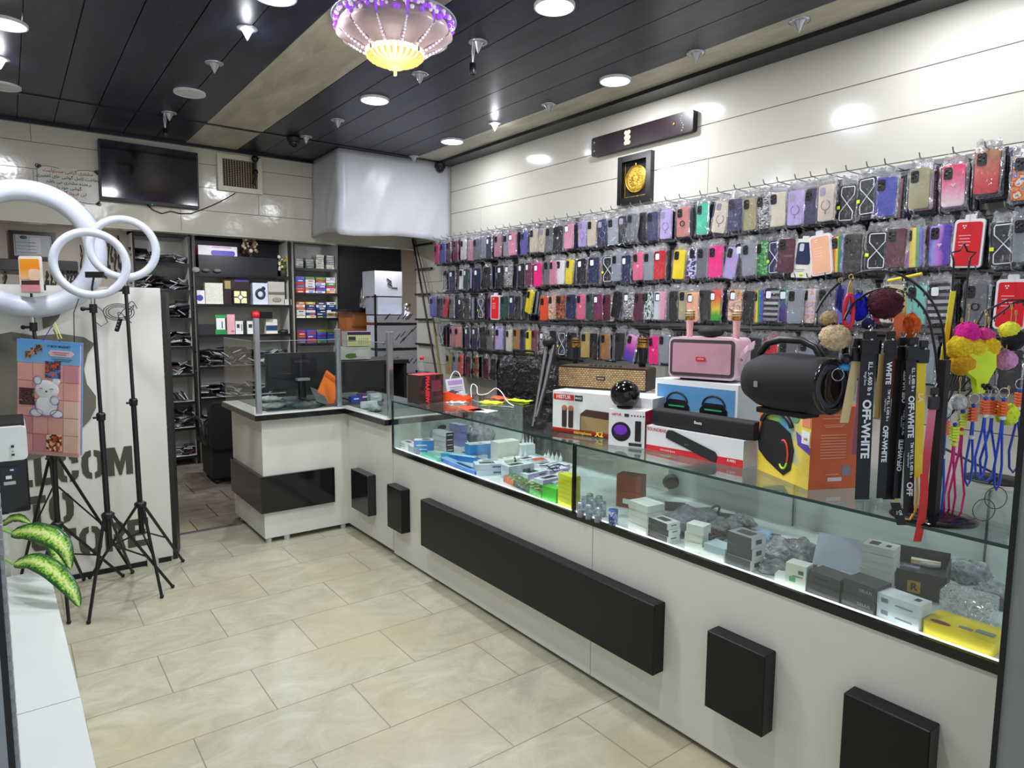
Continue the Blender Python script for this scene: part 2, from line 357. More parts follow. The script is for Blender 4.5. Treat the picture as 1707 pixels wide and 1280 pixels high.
struct(MB().b2((-1.6, 5.615, ZC-.02), (2.13, 5.645, ZC+.004), TRIMC), 'trim_4')
# shop door frame either side of the camera
FRM = mat('door_frame_grey', '#8b8f90', .35, .3); GASK = mat('rubber_gasket', '#0a0a0c', .6)
p = PZ(1707, 610, 1.55) ; r_ = ray(1681, 920); k = .462/r_.y
xr = r_.x*k; mb = MB(); mb.b2((xr+.004, .30, 0), (xr+.13, .455, 2.6), FRM); mb.b2((xr-.001, .452, 0), (xr+.02, .462, 2.6), GASK); struct(mb, 'door_1')
r_ = ray(12, 1120); k = .9/r_.y; xl = r_.x*k
mb = MB(); mb.b2((xl-.09, .86, 0), (xl-.004, .90, 2.6), FRM)
mb.b2((xl-.004, .86, 0), (xl+.002, .90, 2.6), GASK)
for i in range(160): mb.b2((xl+.001, .862, i*.016), (xl+.006, .899, i*.016+.009), FRM)
struct(mb, 'door_2')
# white tiled ledge of the display window
LEDGE = mat('white_ledge_slab', '#dfe6e2', .22, var=.01)
mb = MB(); a = PZ(82, 950, .45); b = PZ(133, 1162, .45); 
def quadz(mb, P, z0, z1, m): mb.prism([(q[0], q[1]) for q in P], z0, z1, m, 'z')
xr0, yf, ys = .083, 3.39, 2.186
quadz(mb, [(-.6, .95), (.118, .95), (.106, ys-.002), (-.6, ys-.002)], .40, .45, LEDGE); quadz(mb, [(-.6, ys+.002), (.106, ys+.002), (xr0, yf), (-.6, yf)], .40, .45, LEDGE)
quadz(mb, [(-.6, .97), (.108, .97), (.073, yf-.02), (-.6, yf-.02)], 0, .40, WHITE)
struct(mb, 'trim_5')
# ---------------------------------------------------------------- ceiling fittings
LITM = mat('lit_diffuser', '#ffffff', .4, emit='#dfe4ff', es=9); UNLIT = mat('diffuser_off', '#d8d5d2', .4); RIM = mat('white_rim', '#d9dade', .3)
def round_light(x, y, on, lab, z=None, k=1):
    t = thing('round_ceiling_light', lab, 'ceiling light', (x, y, z or ZC), group='round ceiling lights')
    MB().lathe([(.085, 0), (.085, -.012), (.078, -.014), (.078, -.008)], RIM, 32).build('rim', t)
    MB().lathe([(.0001, -.013), (.04, -.0135), (.078, -.010)], LITM if on else UNLIT, 32).build('diffuser', t)
    if on:
        l = bpy.data.lights.new('round_light_lamp', 'AREA'); l.shape = 'DISK'; l.size = .15; l.energy = LAMP*k; l.color = (.93, .95, 1)
        lo = bpy.data.objects.new('round_light_lamp', l); COL.objects.link(lo); lo.location = (0, 0, -.018); lo.parent = t
LAMP = 10
round_light(.07, 3.814, 1, 'lit round ceiling light at the far left, above the big ring light')
round_light(.93, 2.823, 1, 'lit round ceiling light left of the chandelier, cut by the top of the picture')
round_light(1.87, 2.209, 1, 'largest lit round ceiling light, right of the chandelier')
round_light(1.82, 3.788, 1, 'lit round ceiling light just behind and below the chandelier')
round_light(2.70, 2.676, 1, 'lit round ceiling light beside the pale strip, above the wooden plaque', k=.7)
round_light(2.69, 4.321, 1, 'lit round ceiling light nearest the draped corner box', k=.45)
round_light(.92, 4.334, 0, 'unlit round ceiling light above the television')
round_light(.06, 4.863, 0, 'unlit round ceiling light at the left edge near the back wall')
round_light(2.70, 1.1, 1, 'lit round ceiling light nearest the right wall, over the near counter end', k=.55)
round_light(.95, 1.3, 1, 'lit round ceiling light close above the shop door')
round_light(.6, 6.6, 1, 'added unseen round fill light over the left tall shelves, behind the hanging wall', z=2.40, k=1.0)  # this and the next two: unseen lights added to brighten the back recess
round_light(1.9, 6.55, 1, 'added unseen round fill light over the middle shelves, behind the hanging wall', z=2.40, k=1.1)
round_light(3.2, 6.4, 1, 'added unseen round fill light over the kitchen corner, behind the draped box', z=2.40, k=1.0)
SILV = mat('spot_silver', '#b9bcc2', .25, .7); SPL = mat('lit_spot', '#ffffff', .3, emit='#d7dcff', es=3)
def spot(x, y, on, lab, hang=0):
    t = thing('cone_spotlight', lab, 'spotlight', (x, y, ZC), group='cone ceiling spotlights')
    MB().lathe([(.045, 0), (.045, -.004), (.03, -.007), (.024, -.002)], SILV, 20).build('bezel', t)
    MB().lathe([(.028, -.004), (.022, -.012), (.008, -.04), (.001, -.052)], SPL if on else SILV, 16).build('lamp_cone', t)
    if on:
        l = bpy.data.lights.new('spot_lamp', 'POINT'); l.energy = .4; l.shadow_soft_size = .02; l.color = (.9, .92, 1)
        lo = bpy.data.objects.new('spot_lamp', l); COL.objects.link(lo); lo.location = (0, 0, -.07); lo.parent = t
    if hang:
        w = MB(); w.tube([(-.03, 0, 0), (-.033, 0, -.05), (-.028, .004, -.1)], .0022, PAPER, 5); w.tube([(-.025, 0, 0), (-.022, 0, -.05), (-.026, .004, -.1)], .0022, PAPER, 5)
        w.build('wire', t); MB().lathe([(.002, -.10), (.014, -.1), (.015, -.15), (.011, -.155), (.001, -.155)], BLK, 14, (-.027, .004, 0)).build('lamp_socket', t)
for x, y, on, hg, lab in [(.934, 3.225, 1, 0, 'lit cone spotlight on the dark ceiling left of the chandelier'), (.921, 3.764, 0, 0, 'unlit cone spotlight behind the lit one, above the television'), (.049, 4.363, 1, 0, 'lit cone spotlight at the left edge of the picture'),
    (1.826, 3.253, 0, 0, 'unlit cone spotlight just below right of the chandelier'), (1.835, 2.717, 0, 1, 'cone spotlight with a black socket dangling on white wires right of the chandelier'), (2.673, 3.757, 1, 0, 'lit cone spotlight between two round lights along the right strip'),
    (2.70, 3.232, 0, 0, 'unlit cone spotlight beside the pale strip left of the plaque'), (1.819, 4.342, 0, 0, 'unlit cone spotlight above the white draped box'), (1.805, 4.891, 0, 0, 'unlit cone spotlight beside the small dome camera'),
    (2.80, 1.678, 0, 0, 'nearest unlit cone spotlight, top right over the white wall'), (2.74, 2.176, 0, 0, 'unlit cone spotlight along the right strip, second nearest'), (.906, 4.859, 0, 1, 'cone spotlight with socket dangling in front of the television'), (2.716, 4.948, 0, 0, 'unlit cone spotlight near the corner security camera')]:
    spot(x, y, on, lab, hg)
for x, y, lab in ((1.735, 4.95, 'small black dome camera on the dark ceiling above the vent grille'), (2.975, 5.00-.03, 'black dome camera in the corner above the draped box')):
    t = thing('dome_camera', lab, 'security camera', (x, y, ZC-.02 if x > 2 else ZC-.006)); MB().lathe([(.045, 0), (.045, -.03), (.038, -.035)], BLK, 20).build('housing', t)
    MB().ball((0, 0, -.035), .036, BLACK, 16, 8).build('dome', t)
# chandelier
def chandelier():
    c = (1.385, 2.68); t = thing('crystal_chandelier', 'round crystal chandelier with pink-white petals, purple beads and a glowing amber centre', 'chandelier', (c[0], c[1], ZC))
    MB().lathe([(.001, -.012), (.2, -.012), (.215, -.004), (.215, 0)], mat('mirror_plate', '#dfe0e6', .08, .9), 40).build('ceiling_plate', t)
    m = MB(); RG = clear('glass_rim', (.85, .92, .93), 2, .12); m.lathe([(.2, -.02), (.285, -.035), (.29, -.042), (.285, -.046), (.2, -.03)], RG, 48); m.ring((0, 0, -.041), .288, .0035, mat('rim_edge', '#bcd0cf', .1), 'z', 48, 6); m.build('glass_rim', t)
    PET = mat('frosted_petal', '#b39c9e', .3, emit='#ffdfe0', es=.02); n = 12
    for i in range(n):
        a0 = 2*PI*i/n; vs = []; fs = []; nu, nv = 7, 9
        for v in range(nv):
            h = v/(nv-1); z = -.045-.155*h; R = .225+.035*math.sin(PI*min(1, h*1.15))-.115*max(0, h-.5)**1.3*2
            for u in range(nu):
                q = (u/(nu-1)-.5)*2; a = a0+q*(PI/n)*.93; rr_ = R*(1+.045*(1-q*q)); vs.append((rr_*math.cos(a), rr_*math.sin(a), z))
        fs = [(v*nu+u, v*nu+u+1, (v+1)*nu+u+1, (v+1)*nu+u) for v in range(nv-1) for u in range(nu-1)]
        p = MB(); p.add(vs, fs, PET, True); p.build('petal', t)
    PUR = mat('purple_crystal', '#8f3fe0', .08, emit='#a85cff', es=.35); CLR = mat('clear_crystal', '#e9e2f2', .05, emit='#fff0ff', es=.15)
    m = MB(); R2 = random.Random(3)
    for i in range(190):
        a = R2.random()*2*PI; h = R2.random()**2*.05; m.ball((.272*math.cos(a), .272*math.sin(a), -.05-h), .007+R2.random()*.006, PUR if R2.random() < .55 else CLR, 6, 4)
    for i in range(n):
        a = 2*PI*(i+.5)/n
        for k in range(14):
            h = k/13; R = .262-.11*h**2.2; m.ball((R*math.cos(a), R*math.sin(a), -.06-.14*h), .0075, PUR if (k < 6) else CLR, 6, 4)
    o = m.build('crystal_beads', t); o['kind'] = 'stuff'
    AMB = mat('amber_crystal', '#d89a50', .08, emit='#ffc070', es=.5); WHC = mat('white_crystal_rod', '#fff4dc', .08, emit='#fff3d8', es=.3)
    for i in range(26):
        a = 2*PI*i/26; ca, sa = math.cos(a), math.sin(a)
        pts = [(r*ca, r*sa, z) for r, z in ((.125, -.165), (.135, -.2), (.132, -.225), (.115, -.245), (.09, -.258), (.06, -.27), (.038, -.285))]
        m = MB(); m.tube(pts[:3], .0055, WHC, 6); m.tube(pts[2:], .0058, AMB, 6, rf=lambda q: 1.3-.6*q); m.build('crystal_arm', t)
    m = MB(); m.lathe([(.001, -.33), (.008, -.325), (.008, -.30), (.02, -.29), (.045, -.28), (.03, -.265), (.001, -.26)], AMB, 14); m.build('finial', t)
    MB().lathe([(.001, -.235), (.10, -.23), (.11, -.2), (.1, -.17), (.001, -.165)], mat('chandelier_bulbs', '#fff6e8', .4, emit='#fff0e0', es=.6), 20).build('bulb_cluster', t)
    l = bpy.data.lights.new('chandelier_lamp', 'POINT'); l.energy = 2.5; l.shadow_soft_size = .12; l.color = (1, .93, .88)
    lo = bpy.data.objects.new('chandelier_lamp', l); COL.objects.link(lo); lo.location = (0, 0, -.40); lo.parent = t
    t.scale = (.9, .9, .78)
chandelier()
# ---------------------------------------------------------------- draped box in the corner
def drape():
    VIN = mat('white_vinyl_sheet', '#c9cbd2', .32, var=.015, bump=.25, bscale=5, bdist=.01)
    struct(MB().b2((2.16, 5.06, 2.25), (3.1, 5.64, ZC), WHITE), 'wall_bulkhead')
    path = []
    for i in range(13): path.append((2.115+.02*(1-i/12), 5.64-(5.64-5.045)*i/12))
    for i in range(1, 21): path.append((2.135+(3.095-2.135)*i/20, 5.045-.04*i/20))
    nz = 14; vs = []; R2 = random.Random(5)
    for k in range(nz+1):
        h = k/nz
        for i, (x, y) in enumerate(path):
            s_ = i/(len(path)-1); w = .012*math.sin(s_*19+1.7*h*3)*(.3+h)+.01*math.sin(s_*41+h*5)*h
            zb = 2.165+.012*math.sin(s_*11)+(.02 if i < 12 else 0)
            if i < 12: xx, yy = x-abs(w), y
            else: xx, yy = x, y-abs(w)
            vs.append((xx, yy, ZC-.002-(ZC-zb)*h))
    n = len(path); fs = [(k*n+i, k*n+i+1, (k+1)*n+i+1, (k+1)*n+i) for k in range(nz) for i in range(n-1)]
    o = MB().add(vs, fs, VIN, True).build('vinyl_sheet'); tag(o, 'white vinyl sheet draped around the box in the back right ceiling corner', 'sheet')
    sm = o.modifiers.new('thick', 'SOLIDIFY'); sm.thickness = .003
drape()
# ---------------------------------------------------------------- television, vent, notice on the soffit
def wall_items():
    Y = 5.645
    a = PY(163, 237, Y-.06); b = PY(333, 343.5, Y-.06); w = b.x-a.x; h = .415
    t = thing('television', 'flat black television mounted high on the back wall, switched off', 'television', ((a.x+b.x)/2, Y-.035, 2.535), rot=(0, math.radians(.6), 0))
    m = MB(); m.rr((0, 0, 0), (w, .05, h), .006, BLK); m.build('casing', t)
    MB().box((0, -.0265, .006), (w-.02, .003, h-.03), mat('tv_screen', '#07080c', .08, spec=.7)).build('screen', t, label='dark glossy screen')
    m = MB(); m.box((0, -.027, -h/2-.003), (.05, .012, .012), DGREY); m.box((0, -.0335, -h/2-.003), (.008, .002, .004), mat('blue_led', '#2030a0', .4, emit='#4a50ff', es=2)); m.build('status_light', t)
    MB().box((0, .02, 0), (.2, .03, .2), BLKM).build('wall_bracket', t)
    # evaporative cooler grille
    a = PY(360, 255, Y); b = PY(436, 325, Y); cx_, cz = (a.x+b.x)/2, (a.z+b.z)/2; w, h = b.x-a.x, a.z-b.z
    t = thing('vent_grille', 'square air vent with white frame and brown louvres beside the television', 'vent', (cx_, Y, cz))
    VF = mat('vent_frame', '#d8d3bd', .35); m = MB()
    for s_ in (-1, 1): m.box((s_*(w/2-.018), -.015, 0), (.036, .03, h), VF); m.box((0, -.015, s_*(h/2-.018)), (w-.07, .03, .036), VF)
    m.build('frame', t); MB().box((0, -.003, 0), (w-.06, .006, h-.06), mat('vent_dark', '#1b140e', .8)).build('backing', t)
    LV = mat('louvre_brown', '#9a8a6c', .5); m = MB()
    for i in range(14): m.box((-w/2+.04+(w-.08)*i/13, -.018, 0), (.006, .006, h-.07), LV)
    for i in range(16): m.box((0, -.012, -h/2+.04+(h-.08)*i/15), (w-.07, .004, .003), LV)
    m.build('louvre', t)
    # black lamp / cable clutter at vent's right edge
    p1 = PY(425, 265, Y-.06)
    t = thing('small_fan', 'small black clip-on gadget hanging at the right edge of the vent grille', 'gadget', (p1.x, Y-.06, p1.z))
    m = MB(); m.ball((0, 0, 0), .028, BLK, 12, 8); m.tube([(0, 0, 0), (-.01, 0, -.06), (.005, -.005, -.13), (-.02, 0, -.2)], .012, BLK, 8); m.ball((0, 0, -.1), .022, BLK, 10, 8); m.build('body', t)
    m = MB(); m.tube([(.02, .02, .01), (.045, .03, .02)], .004, BLK, 6); m.build('clip', t)
    pts = [PY(x, y, Y-.008) for x, y in ((245, 341), (255, 350), (270, 356), (285, 352), (300, 356), (318, 356), (335, 350), (355, 342), (375, 332), (392, 322))]
    tag(MB().tube(pts, .004, BLK, 6).build('power_cable'), 'thin black cable running along the wall from the television to the vent', 'cable')
    # Persian notice
    a = PY(62, 276, Y); b = PY(160, 340, Y)
    t = thing('wall_notice', 'clear acrylic notice with red and black Persian lines and corner scrolls, left of the television', 'sign', ((a.x+b.x)/2+.01, Y, (a.z+b.z)/2-.0))
    MB().box((0, -.004, 0), (.36, .006, .235), mat('notice_plate', '#cfcabd', .2)).build('plate', t)
    K = c_('#151515', .5); Rr = c_('#b3262c', .5)
    m = MB()
    for txt, z, mm, s_ in (('ﻣﺸﺘﺮی ﮔﺮاﻣﯽ ﻣﺴﺌﻮﻟﯿﺖ', .087, Rr, .030), ('ﺣﻔﺎﻇﺖ ﮐﺎﻣﻞ ﮔﻮﺷﯽ ﻫﺎی ﺗﻌﻤﯿﺮی', .05, K, .028), ('ﺑﺮﻋﻬﺪه ﻣﺸﺘﺮی ﻣﯽ ﺑﺎﺷﺪ', .015, K, .028), ('ﮔﻮﺷﯽ ﺧﻮد را', -.02, K, .028), ('اﯾﻦ ﻓﺮوﺷﮕﺎه ﻫﯿﭻ', -.055, Rr, .03), ('در ﻗﺒﺎل', -.088, Rr, .028)):
        m.text(txt[::-1], s_, mm, (0, -.0085, z), bold=.012)
    m.build('lettering', t)
    m = MB()
    for sx in (-1, 1):
        for sz in (-1, 1):
            c = (sx*.172, -.009, sz*.11)
            m.ring(c, .012, .0022, K, 'y', 16, 4); m.ring((c[0]-sx*.012, c[1], c[2]), .007, .002, K, 'y', 12, 4); m.ring((c[0], c[1], c[2]-sz*.012), .006, .002, K, 'y', 12, 4); m.ball(c, .006, K, 6, 4)
            m.tube([c, (c[0]-sx*.06, c[1], c[2]+sz*.004), (c[0]-sx*.12, c[1], c[2]-sz*.004)], .0014, K, 4)
    for sx in (-1, 1): m.tube([(sx*.178, -.009, -.1), (sx*.176, -.009, .1)], .0012, K, 4)
    m.build('scroll_border', t)
wall_items()
# ---------------------------------------------------------------- right wall decorations
def plaques():
    X = 3.1; a = PX(988, 245, X-.03); b = PX(1157, 205, X-.03); yc = (a.y+b.y)/2; L_ = abs(a.y-b.y)
    z1 = (PX(988, 245, X-.03).z+PX(1157, 202, X-.03).z)/2
    WD = mat('dark_wine_wood', '#20121a', .3, var=.2, scale=6)
    t = thing('wooden_plaque', 'long dark wooden plaque with pale emblem and studs high on the white wall', 'plaque', (X, yc, z1), -PI/2)
    MB().rr((0, -.02, 0), (L_, .04, .115), .014, WD).build('board', t)
    IV = c_('#e9e4b4', .4); m = MB()
    for i in (-1, 1):
        for k in range(3): m.ball((-.085+i*.012, -.044, -.03+k*.03), .014, IV, 10, 6, (1, .5, 1))
    m.box((-.085, -.043, 0), (.03, .006, .08), IV); m.build('emblem', t, label='ivory emblem')
    m = MB(); SV = c_('#cfc9c9', .3)
    for k in (-1, 1): m.prism([(-L_/2+.02, k*.026-.007), (-L_/2+.035, k*.026), (-L_/2+.02, k*.026+.007), (-L_/2+.024, k*.026)], -.0425, -.04, SV)
    for k in range(7): m.ball((L_/2-.075+.01*math.sin(k), -.041, -.04+k*.013), .004, SV, 6, 4, (1, .4, 1))
    m.ball((L_/2-.13, -.042, .005), .009, c_('#c8a33a', .3, metal=.8), 8, 6, (1, .5, 1)); m.build('studs', t)
    a = PX(1031, 345, X-.02); b = PX(1088, 250, X-.02)
    yc = (a.y+b.y)/2; w = a.y-b.y
    zt = (PX(1031, 264, X-.02).z+PX(1088, 250, X-.02).z)/2; zb = (PX(1031, 345, X-.02).z+PX(1088, 331, X-.02).z)/2; h = zt-zb
    t = thing('framed_medallion', 'black square frame holding a gold round calligraphy medallion under the plaque', 'picture frame', (X, yc, (zt+zb)/2), -PI/2)
    FR = mat('frame_black', '#0d0b0e', .25); m = MB()
    for s_ in (-1, 1): m.box((s_*(w/2-.018), -.0175, 0), (.036, .035, h), FR); m.box((0, -.0175, s_*(h/2-.018)), (w-.07, .035, .036), FR)
    m.build('frame', t); MB().box((0, -.004, 0), (w-.06, .008, h-.06), mat('navy_velvet', '#06060f', .8)).build('backing', t)
    GD = mat('gold_relief', '#d9b64e', .3, .75, var=.3, scale=60, bump=.9, bscale=90, bdist=.004); m = MB()
    m.lathe([(.001, -.018), (.06, -.018), (.078, -.014), (.082, -.009), (.082, -.006)], GD, 36, axis='y'); 
    for r in (.078, .058): m.ring((0, -.017, 0), r, .0025, GD, 'y', 32, 5)
    for k in range(16): a_ = k*PI/8; m.tube([(.02*math.cos(a_), -.02, .02*math.sin(a_)), (.035*math.cos(a_+.5), -.02, .035*math.sin(a_+.5)), (.052*math.cos(a_+.2), -.019, .052*math.sin(a_+.2))], .0022, GD, 4)
    m.tube([(0, -.016, .08), (0, -.016, .093)], .003, GD, 6); m.build('medallion', t, label='gold relief disc')
    m = MB()
    for s_ in (-1,): m.box((s_*(w/2-.042), -.01, 0), (.003, .004, h-.08), GD)
    m.box((0, -.01, -(h/2-.042)), (w-.08, .004, .003), GD); m.build('inner_trim', t)
plaques()
# ---------------------------------------------------------------- counters
GB = mat('gloss_black_panel', '#111216', .1, var=.1, spec=.6)
def counters():
    t = thing('shop_counter', 'long white counter with black raised rectangles running along the right side', 'counter', (1.896, 2.3, 0))
    T = Matrix.Translation((-1.896, -2.3, 0))
    m = MB(); m.M = T; m.b2((1.896, .32, .02), (2.5, 3.76, .678), WHITE, .002); m.b2((1.93, .34, 0), (2.46, 3.75, .02), BLKM)
    m.b2((1.8955, 1.95, .02), (1.8962, 1.953, .678), GREY); m.build('body', t)
    for y0, y1 in ((3.54, 3.73), (1.56, 3.305), (1.11, 1.33), (.64, .865)):
        m = MB(); m.M = T; m.b2((1.836, y0, .215), (1.8975, y1, .487), mat('satin_black_panel', '#0e0f11', .32, var=.1, spec=.3), .003); m.build('raised_panel', t)
    # corner counter
    t = thing('corner_counter', 'white L-shaped corner counter with black band and glass-screened top by the passage', 'counter', (1.6, 4.8, 0))
    T = Matrix.Translation((-1.6, -4.8, 0))
    m = MB(); m.M = T
    m.prism([(1.30, 4.465), (1.896, 4.465), (1.896, 3.765), (2.5, 3.765), (2.5, 5.2), (1.30, 5.2)], .035, .845, WHITE, 'z'); m.build('body', t)
    m = MB(); m.M = T; m.prism([(1.276, 4.442), (1.785, 4.442), (1.785, 4.466), (1.302, 4.466), (1.302, 5.19), (1.276, 5.19)], .215, .463, GB, 'z'); m.build('black_band', t)
    m = MB(); m.M = T; m.b2((1.836, 4.01, .205), (1.897, 4.28, .48), GB, .003); m.build('raised_panel', t)
    m = MB(); m.M = T; P = [(1.245, 5.25), (1.245, 4.405), (1.85, 4.405), (1.85, 3.775), (2.47, 3.775), (2.47, 5.25)]
    m.prism(P, .846, .881, BLACK, 'z'); m.prism([(1.25, 5.245), (1.25, 4.41), (1.855, 4.41), (1.855, 3.78), (2.465, 3.78), (2.465, 5.245)], .881, .885, WHITE, 'z'); m.build('counter_top', t)
    m = MB(); m.M = T; m.prism([(1.36, 5.24), (1.36, 4.52), (1.93, 4.52), (1.93, 3.84), (2.46, 3.84), (2.46, 5.24)], .885, .8875, mat('dark_green_toning_sheet', '#33403d', .5, var=.2), 'z'); m.build('toning_sheet', t)  # added dark sheet, tones down the pale counter top behind the glass
    for x, y in ((1.33, 4.49), (1.33, 5.1), (1.45, 4.48), (1.86, 4.49)):
        m = MB(); m.M = T; m.lathe([(.02, 0), (.02, .036)], mat('clear_foot', '#bdbdb2', .3), 12, (x, y, 0)); m.build('foot', t)
    # posts and screens
    pb = [PZ(432, 690, .885), PZ(565, 678, .885), PZ(651, 697, .885)]
    tops = [530, 548, 553]; zt = [ZAT(p[0], y, q) for p, y, q in zip(((432,), (565,), (651,)), tops, pb)]
    for i, (p, z) in enumerate(zip(pb, zt)):
        m = MB(); m.M = T; m.box((p.x, p.y, (.885+z)/2), (.034, .034, z-.885), mat('brushed_aluminium', '#b9bdc2', .22, .9), b=.003); m.build('screen_post', t)
    for a, b in (((pb[0].x-.03, pb[0].y+.02), (pb[0].x-.02, 5.2)), ((pb[0].x+.018, pb[0].y), (pb[1].x-.018, pb[1].y)), ((pb[1].x+.005, pb[1].y-.018), (pb[2].x-.002, pb[2].y+.018))):
        d = Vector((b[0]-a[0], b[1]-a[1], 0)); n_ = Vector((-d.y, d.x, 0)).normalized()*.003; zz = 1.36
        m = MB(); m.M = T; m.prism([(a[0]-n_.x, a[1]-n_.y), (b[0]-n_.x, b[1]-n_.y), (b[0]+n_.x, b[1]+n_.y), (a[0]+n_.x, a[1]+n_.y)], .887, zz, GLASS2, 'z')
        m.prism([(a[0]-n_.x, a[1]-n_.y), (b[0]-n_.x, b[1]-n_.y), (b[0]+n_.x, b[1]+n_.y), (a[0]+n_.x, a[1]+n_.y)], zz, zz+.003, mat('pale_glass_edge', '#8fa8a3', .2), 'z'); m.build('glass_screen', t)
    # showcase
    t = thing('glass_showcase', 'long glass showcase on the white counter, full of small boxed accessories', 'showcase', (1.9, 2.0, .68))
    T = Matrix.Translation((-1.9, -2.0, -.68)); X0, X1, Y0, Y1, Z0, Z1 = 1.896, 2.53, .32, 3.755, .68, 1.004
    INW = mat('showcase_white', '#dfe8e6', .35, var=.02)
    m = MB(); m.M = T; m.b2((X0+.01, Y0, Z0), (X1, Y1, .70), INW); m.build('floor_panel', t)
    m = MB(); m.M = T; m.b2((X0-.006, Y0, Z0-.004), (X0+.01, Y1+.006, .704), BLACK); m.build('bottom_trim', t)
    m = MB(); m.M = T; m.b2((X0+.0105, Y0, .7005), (X0+.017, Y1-.01, .706), mat('led_strip', '#ffffff', .4, emit='#f4f8ff', es=1.8)); m.build('led_strip', t)
    for y0, y1 in ((Y0, 2.066), (2.078, Y1)):
        m = MB(); m.M = T; m.b2((X0, y0, .704), (X0+.005, y1, Z1-.008), GLASS); m.build('front_glass', t)
        m = MB(); m.M = T; m.b2((X0-.008, y0, Z1-.008), (X1, y1, Z1), GLASS); m.b2((X0-.0095, y0, Z1-.0085), (X0-.008, y1, Z1+.0005), GEDGE); m.build('top_glass', t)
    m = MB(); m.M = T; m.b2((X0+.005, Y1-.005, .704), (X1, Y1, Z1-.008), GLASS); m.b2((X0-.006, Y1-.004, .70), (X0+.004, Y1+.006, Z1), BLACK); m.build('end_glass', t)
    m = MB(); m.M = T; m.b2((X0+.005, 2.069, .704), (X1-.03, 2.075, Z1-.008), GLASS); m.b2((X0-.004, 2.064, .704), (X0+.006, 2.08, Z1), BLACK); m.build('divider', t)
    DOOR = mat('sliding_door_white', '#c9d3ce', .35, var=.02)
    for y0, y1, dx in ((3.22, Y1-.006, 0), (1.42, 2.064, 0), (.75, 1.43, .014), (Y0, .76, 0)):
        m = MB(); m.M = T; m.b2((X1-.02+dx-.01, y0, .70), (X1-.01+dx-.01, y1, Z1-.009), DOOR); m.build('sliding_door', t)
    m = MB(); m.M = T; m.b2((X1-.02, 2.08, .70), (X1-.012, 3.22, Z1-.009), GLASS); m.build('back_glass', t)
    for yy in (1.42, .755):
        m = MB(); m.M = T; m.b2((X1-.034, yy-.003, .70), (X1-.0305, yy+.003, Z1-.009), c_('#4a5450', .4)); m.build('door_edge', t)
    p = PX(1118, 803, X1-.05); m = MB(); m.M = T; m.lathe([(.001, -.03), (.024, -.03), (.026, -.012), (.034, -.01), (.034, .02)], BLK, 18, (p.x, p.y, p.z), 'x'); lk = m.build('door_lock', [c for c in t.children if c.name.startswith('sliding_door')][1])
counters()
# ---------------------------------------------------------------- phone cases on the right wall
XF = 2.945; ROWZ = [2.045, 1.82, 1.595, 1.355, 1.125]; RN = ['top', 'second', 'third', 'fourth', 'lowest']
SHELL_K = c_('#15161a', .3)
LENS = c_('#050508', .1); BAGE = mat('bag_edge', '#7c8088', .18, var=.5, scale=90, bump=1, bscale=120, bdist=.01); BAGD = mat('bag_edge_dark', '#3a3d44', .15, var=.6, scale=70, bump=1, bscale=120, bdist=.01)
YT = c_('#dfe51c', .4)
pal = dict(pink='#d98fa4', hotpink='#ff1f8a', dpink='#c08a93', rose='#e0698c', lilac='#b9a8dc', blue='#5a62b8', navy='#1b2550', black='#0e0f12', charcoal='#24262c', grey='#6f7279', yellow='#f7e020', red='#d3202c', orange='#f4502a', peach='#efb592', mint='#3fc7a0', teal='#7fcfc4', cream='#ddd5bd', white='#e4e2e2', maroon='#5c1c38', wine='#7a2a55', purple='#4a2e86', beige='#cfc4ad', olive='#a9a57e', green='#3f9c46', indigo='#3b3a62', brown='#a87848', salmon='#d08a80', magenta='#c22e9a', clear='#9299a2', dgreen='#1d4a42', gold='#b29a58')
cname = dict(pink='pink', hotpink='hot pink', dpink='dusty pink', rose='rose pink', lilac='lilac', blue='violet blue', navy='navy', black='black', charcoal='charcoal', grey='grey', yellow='yellow', red='red', orange='orange red', peach='peach', mint='mint green', teal='pale teal', cream='cream', white='white', maroon='maroon', wine='wine red', purple='purple', beige='beige', olive='olive', green='green', indigo='indigo', brown='wood brown', salmon='salmon', magenta='magenta', clear='clear', dgreen='dark green', gold='gold')
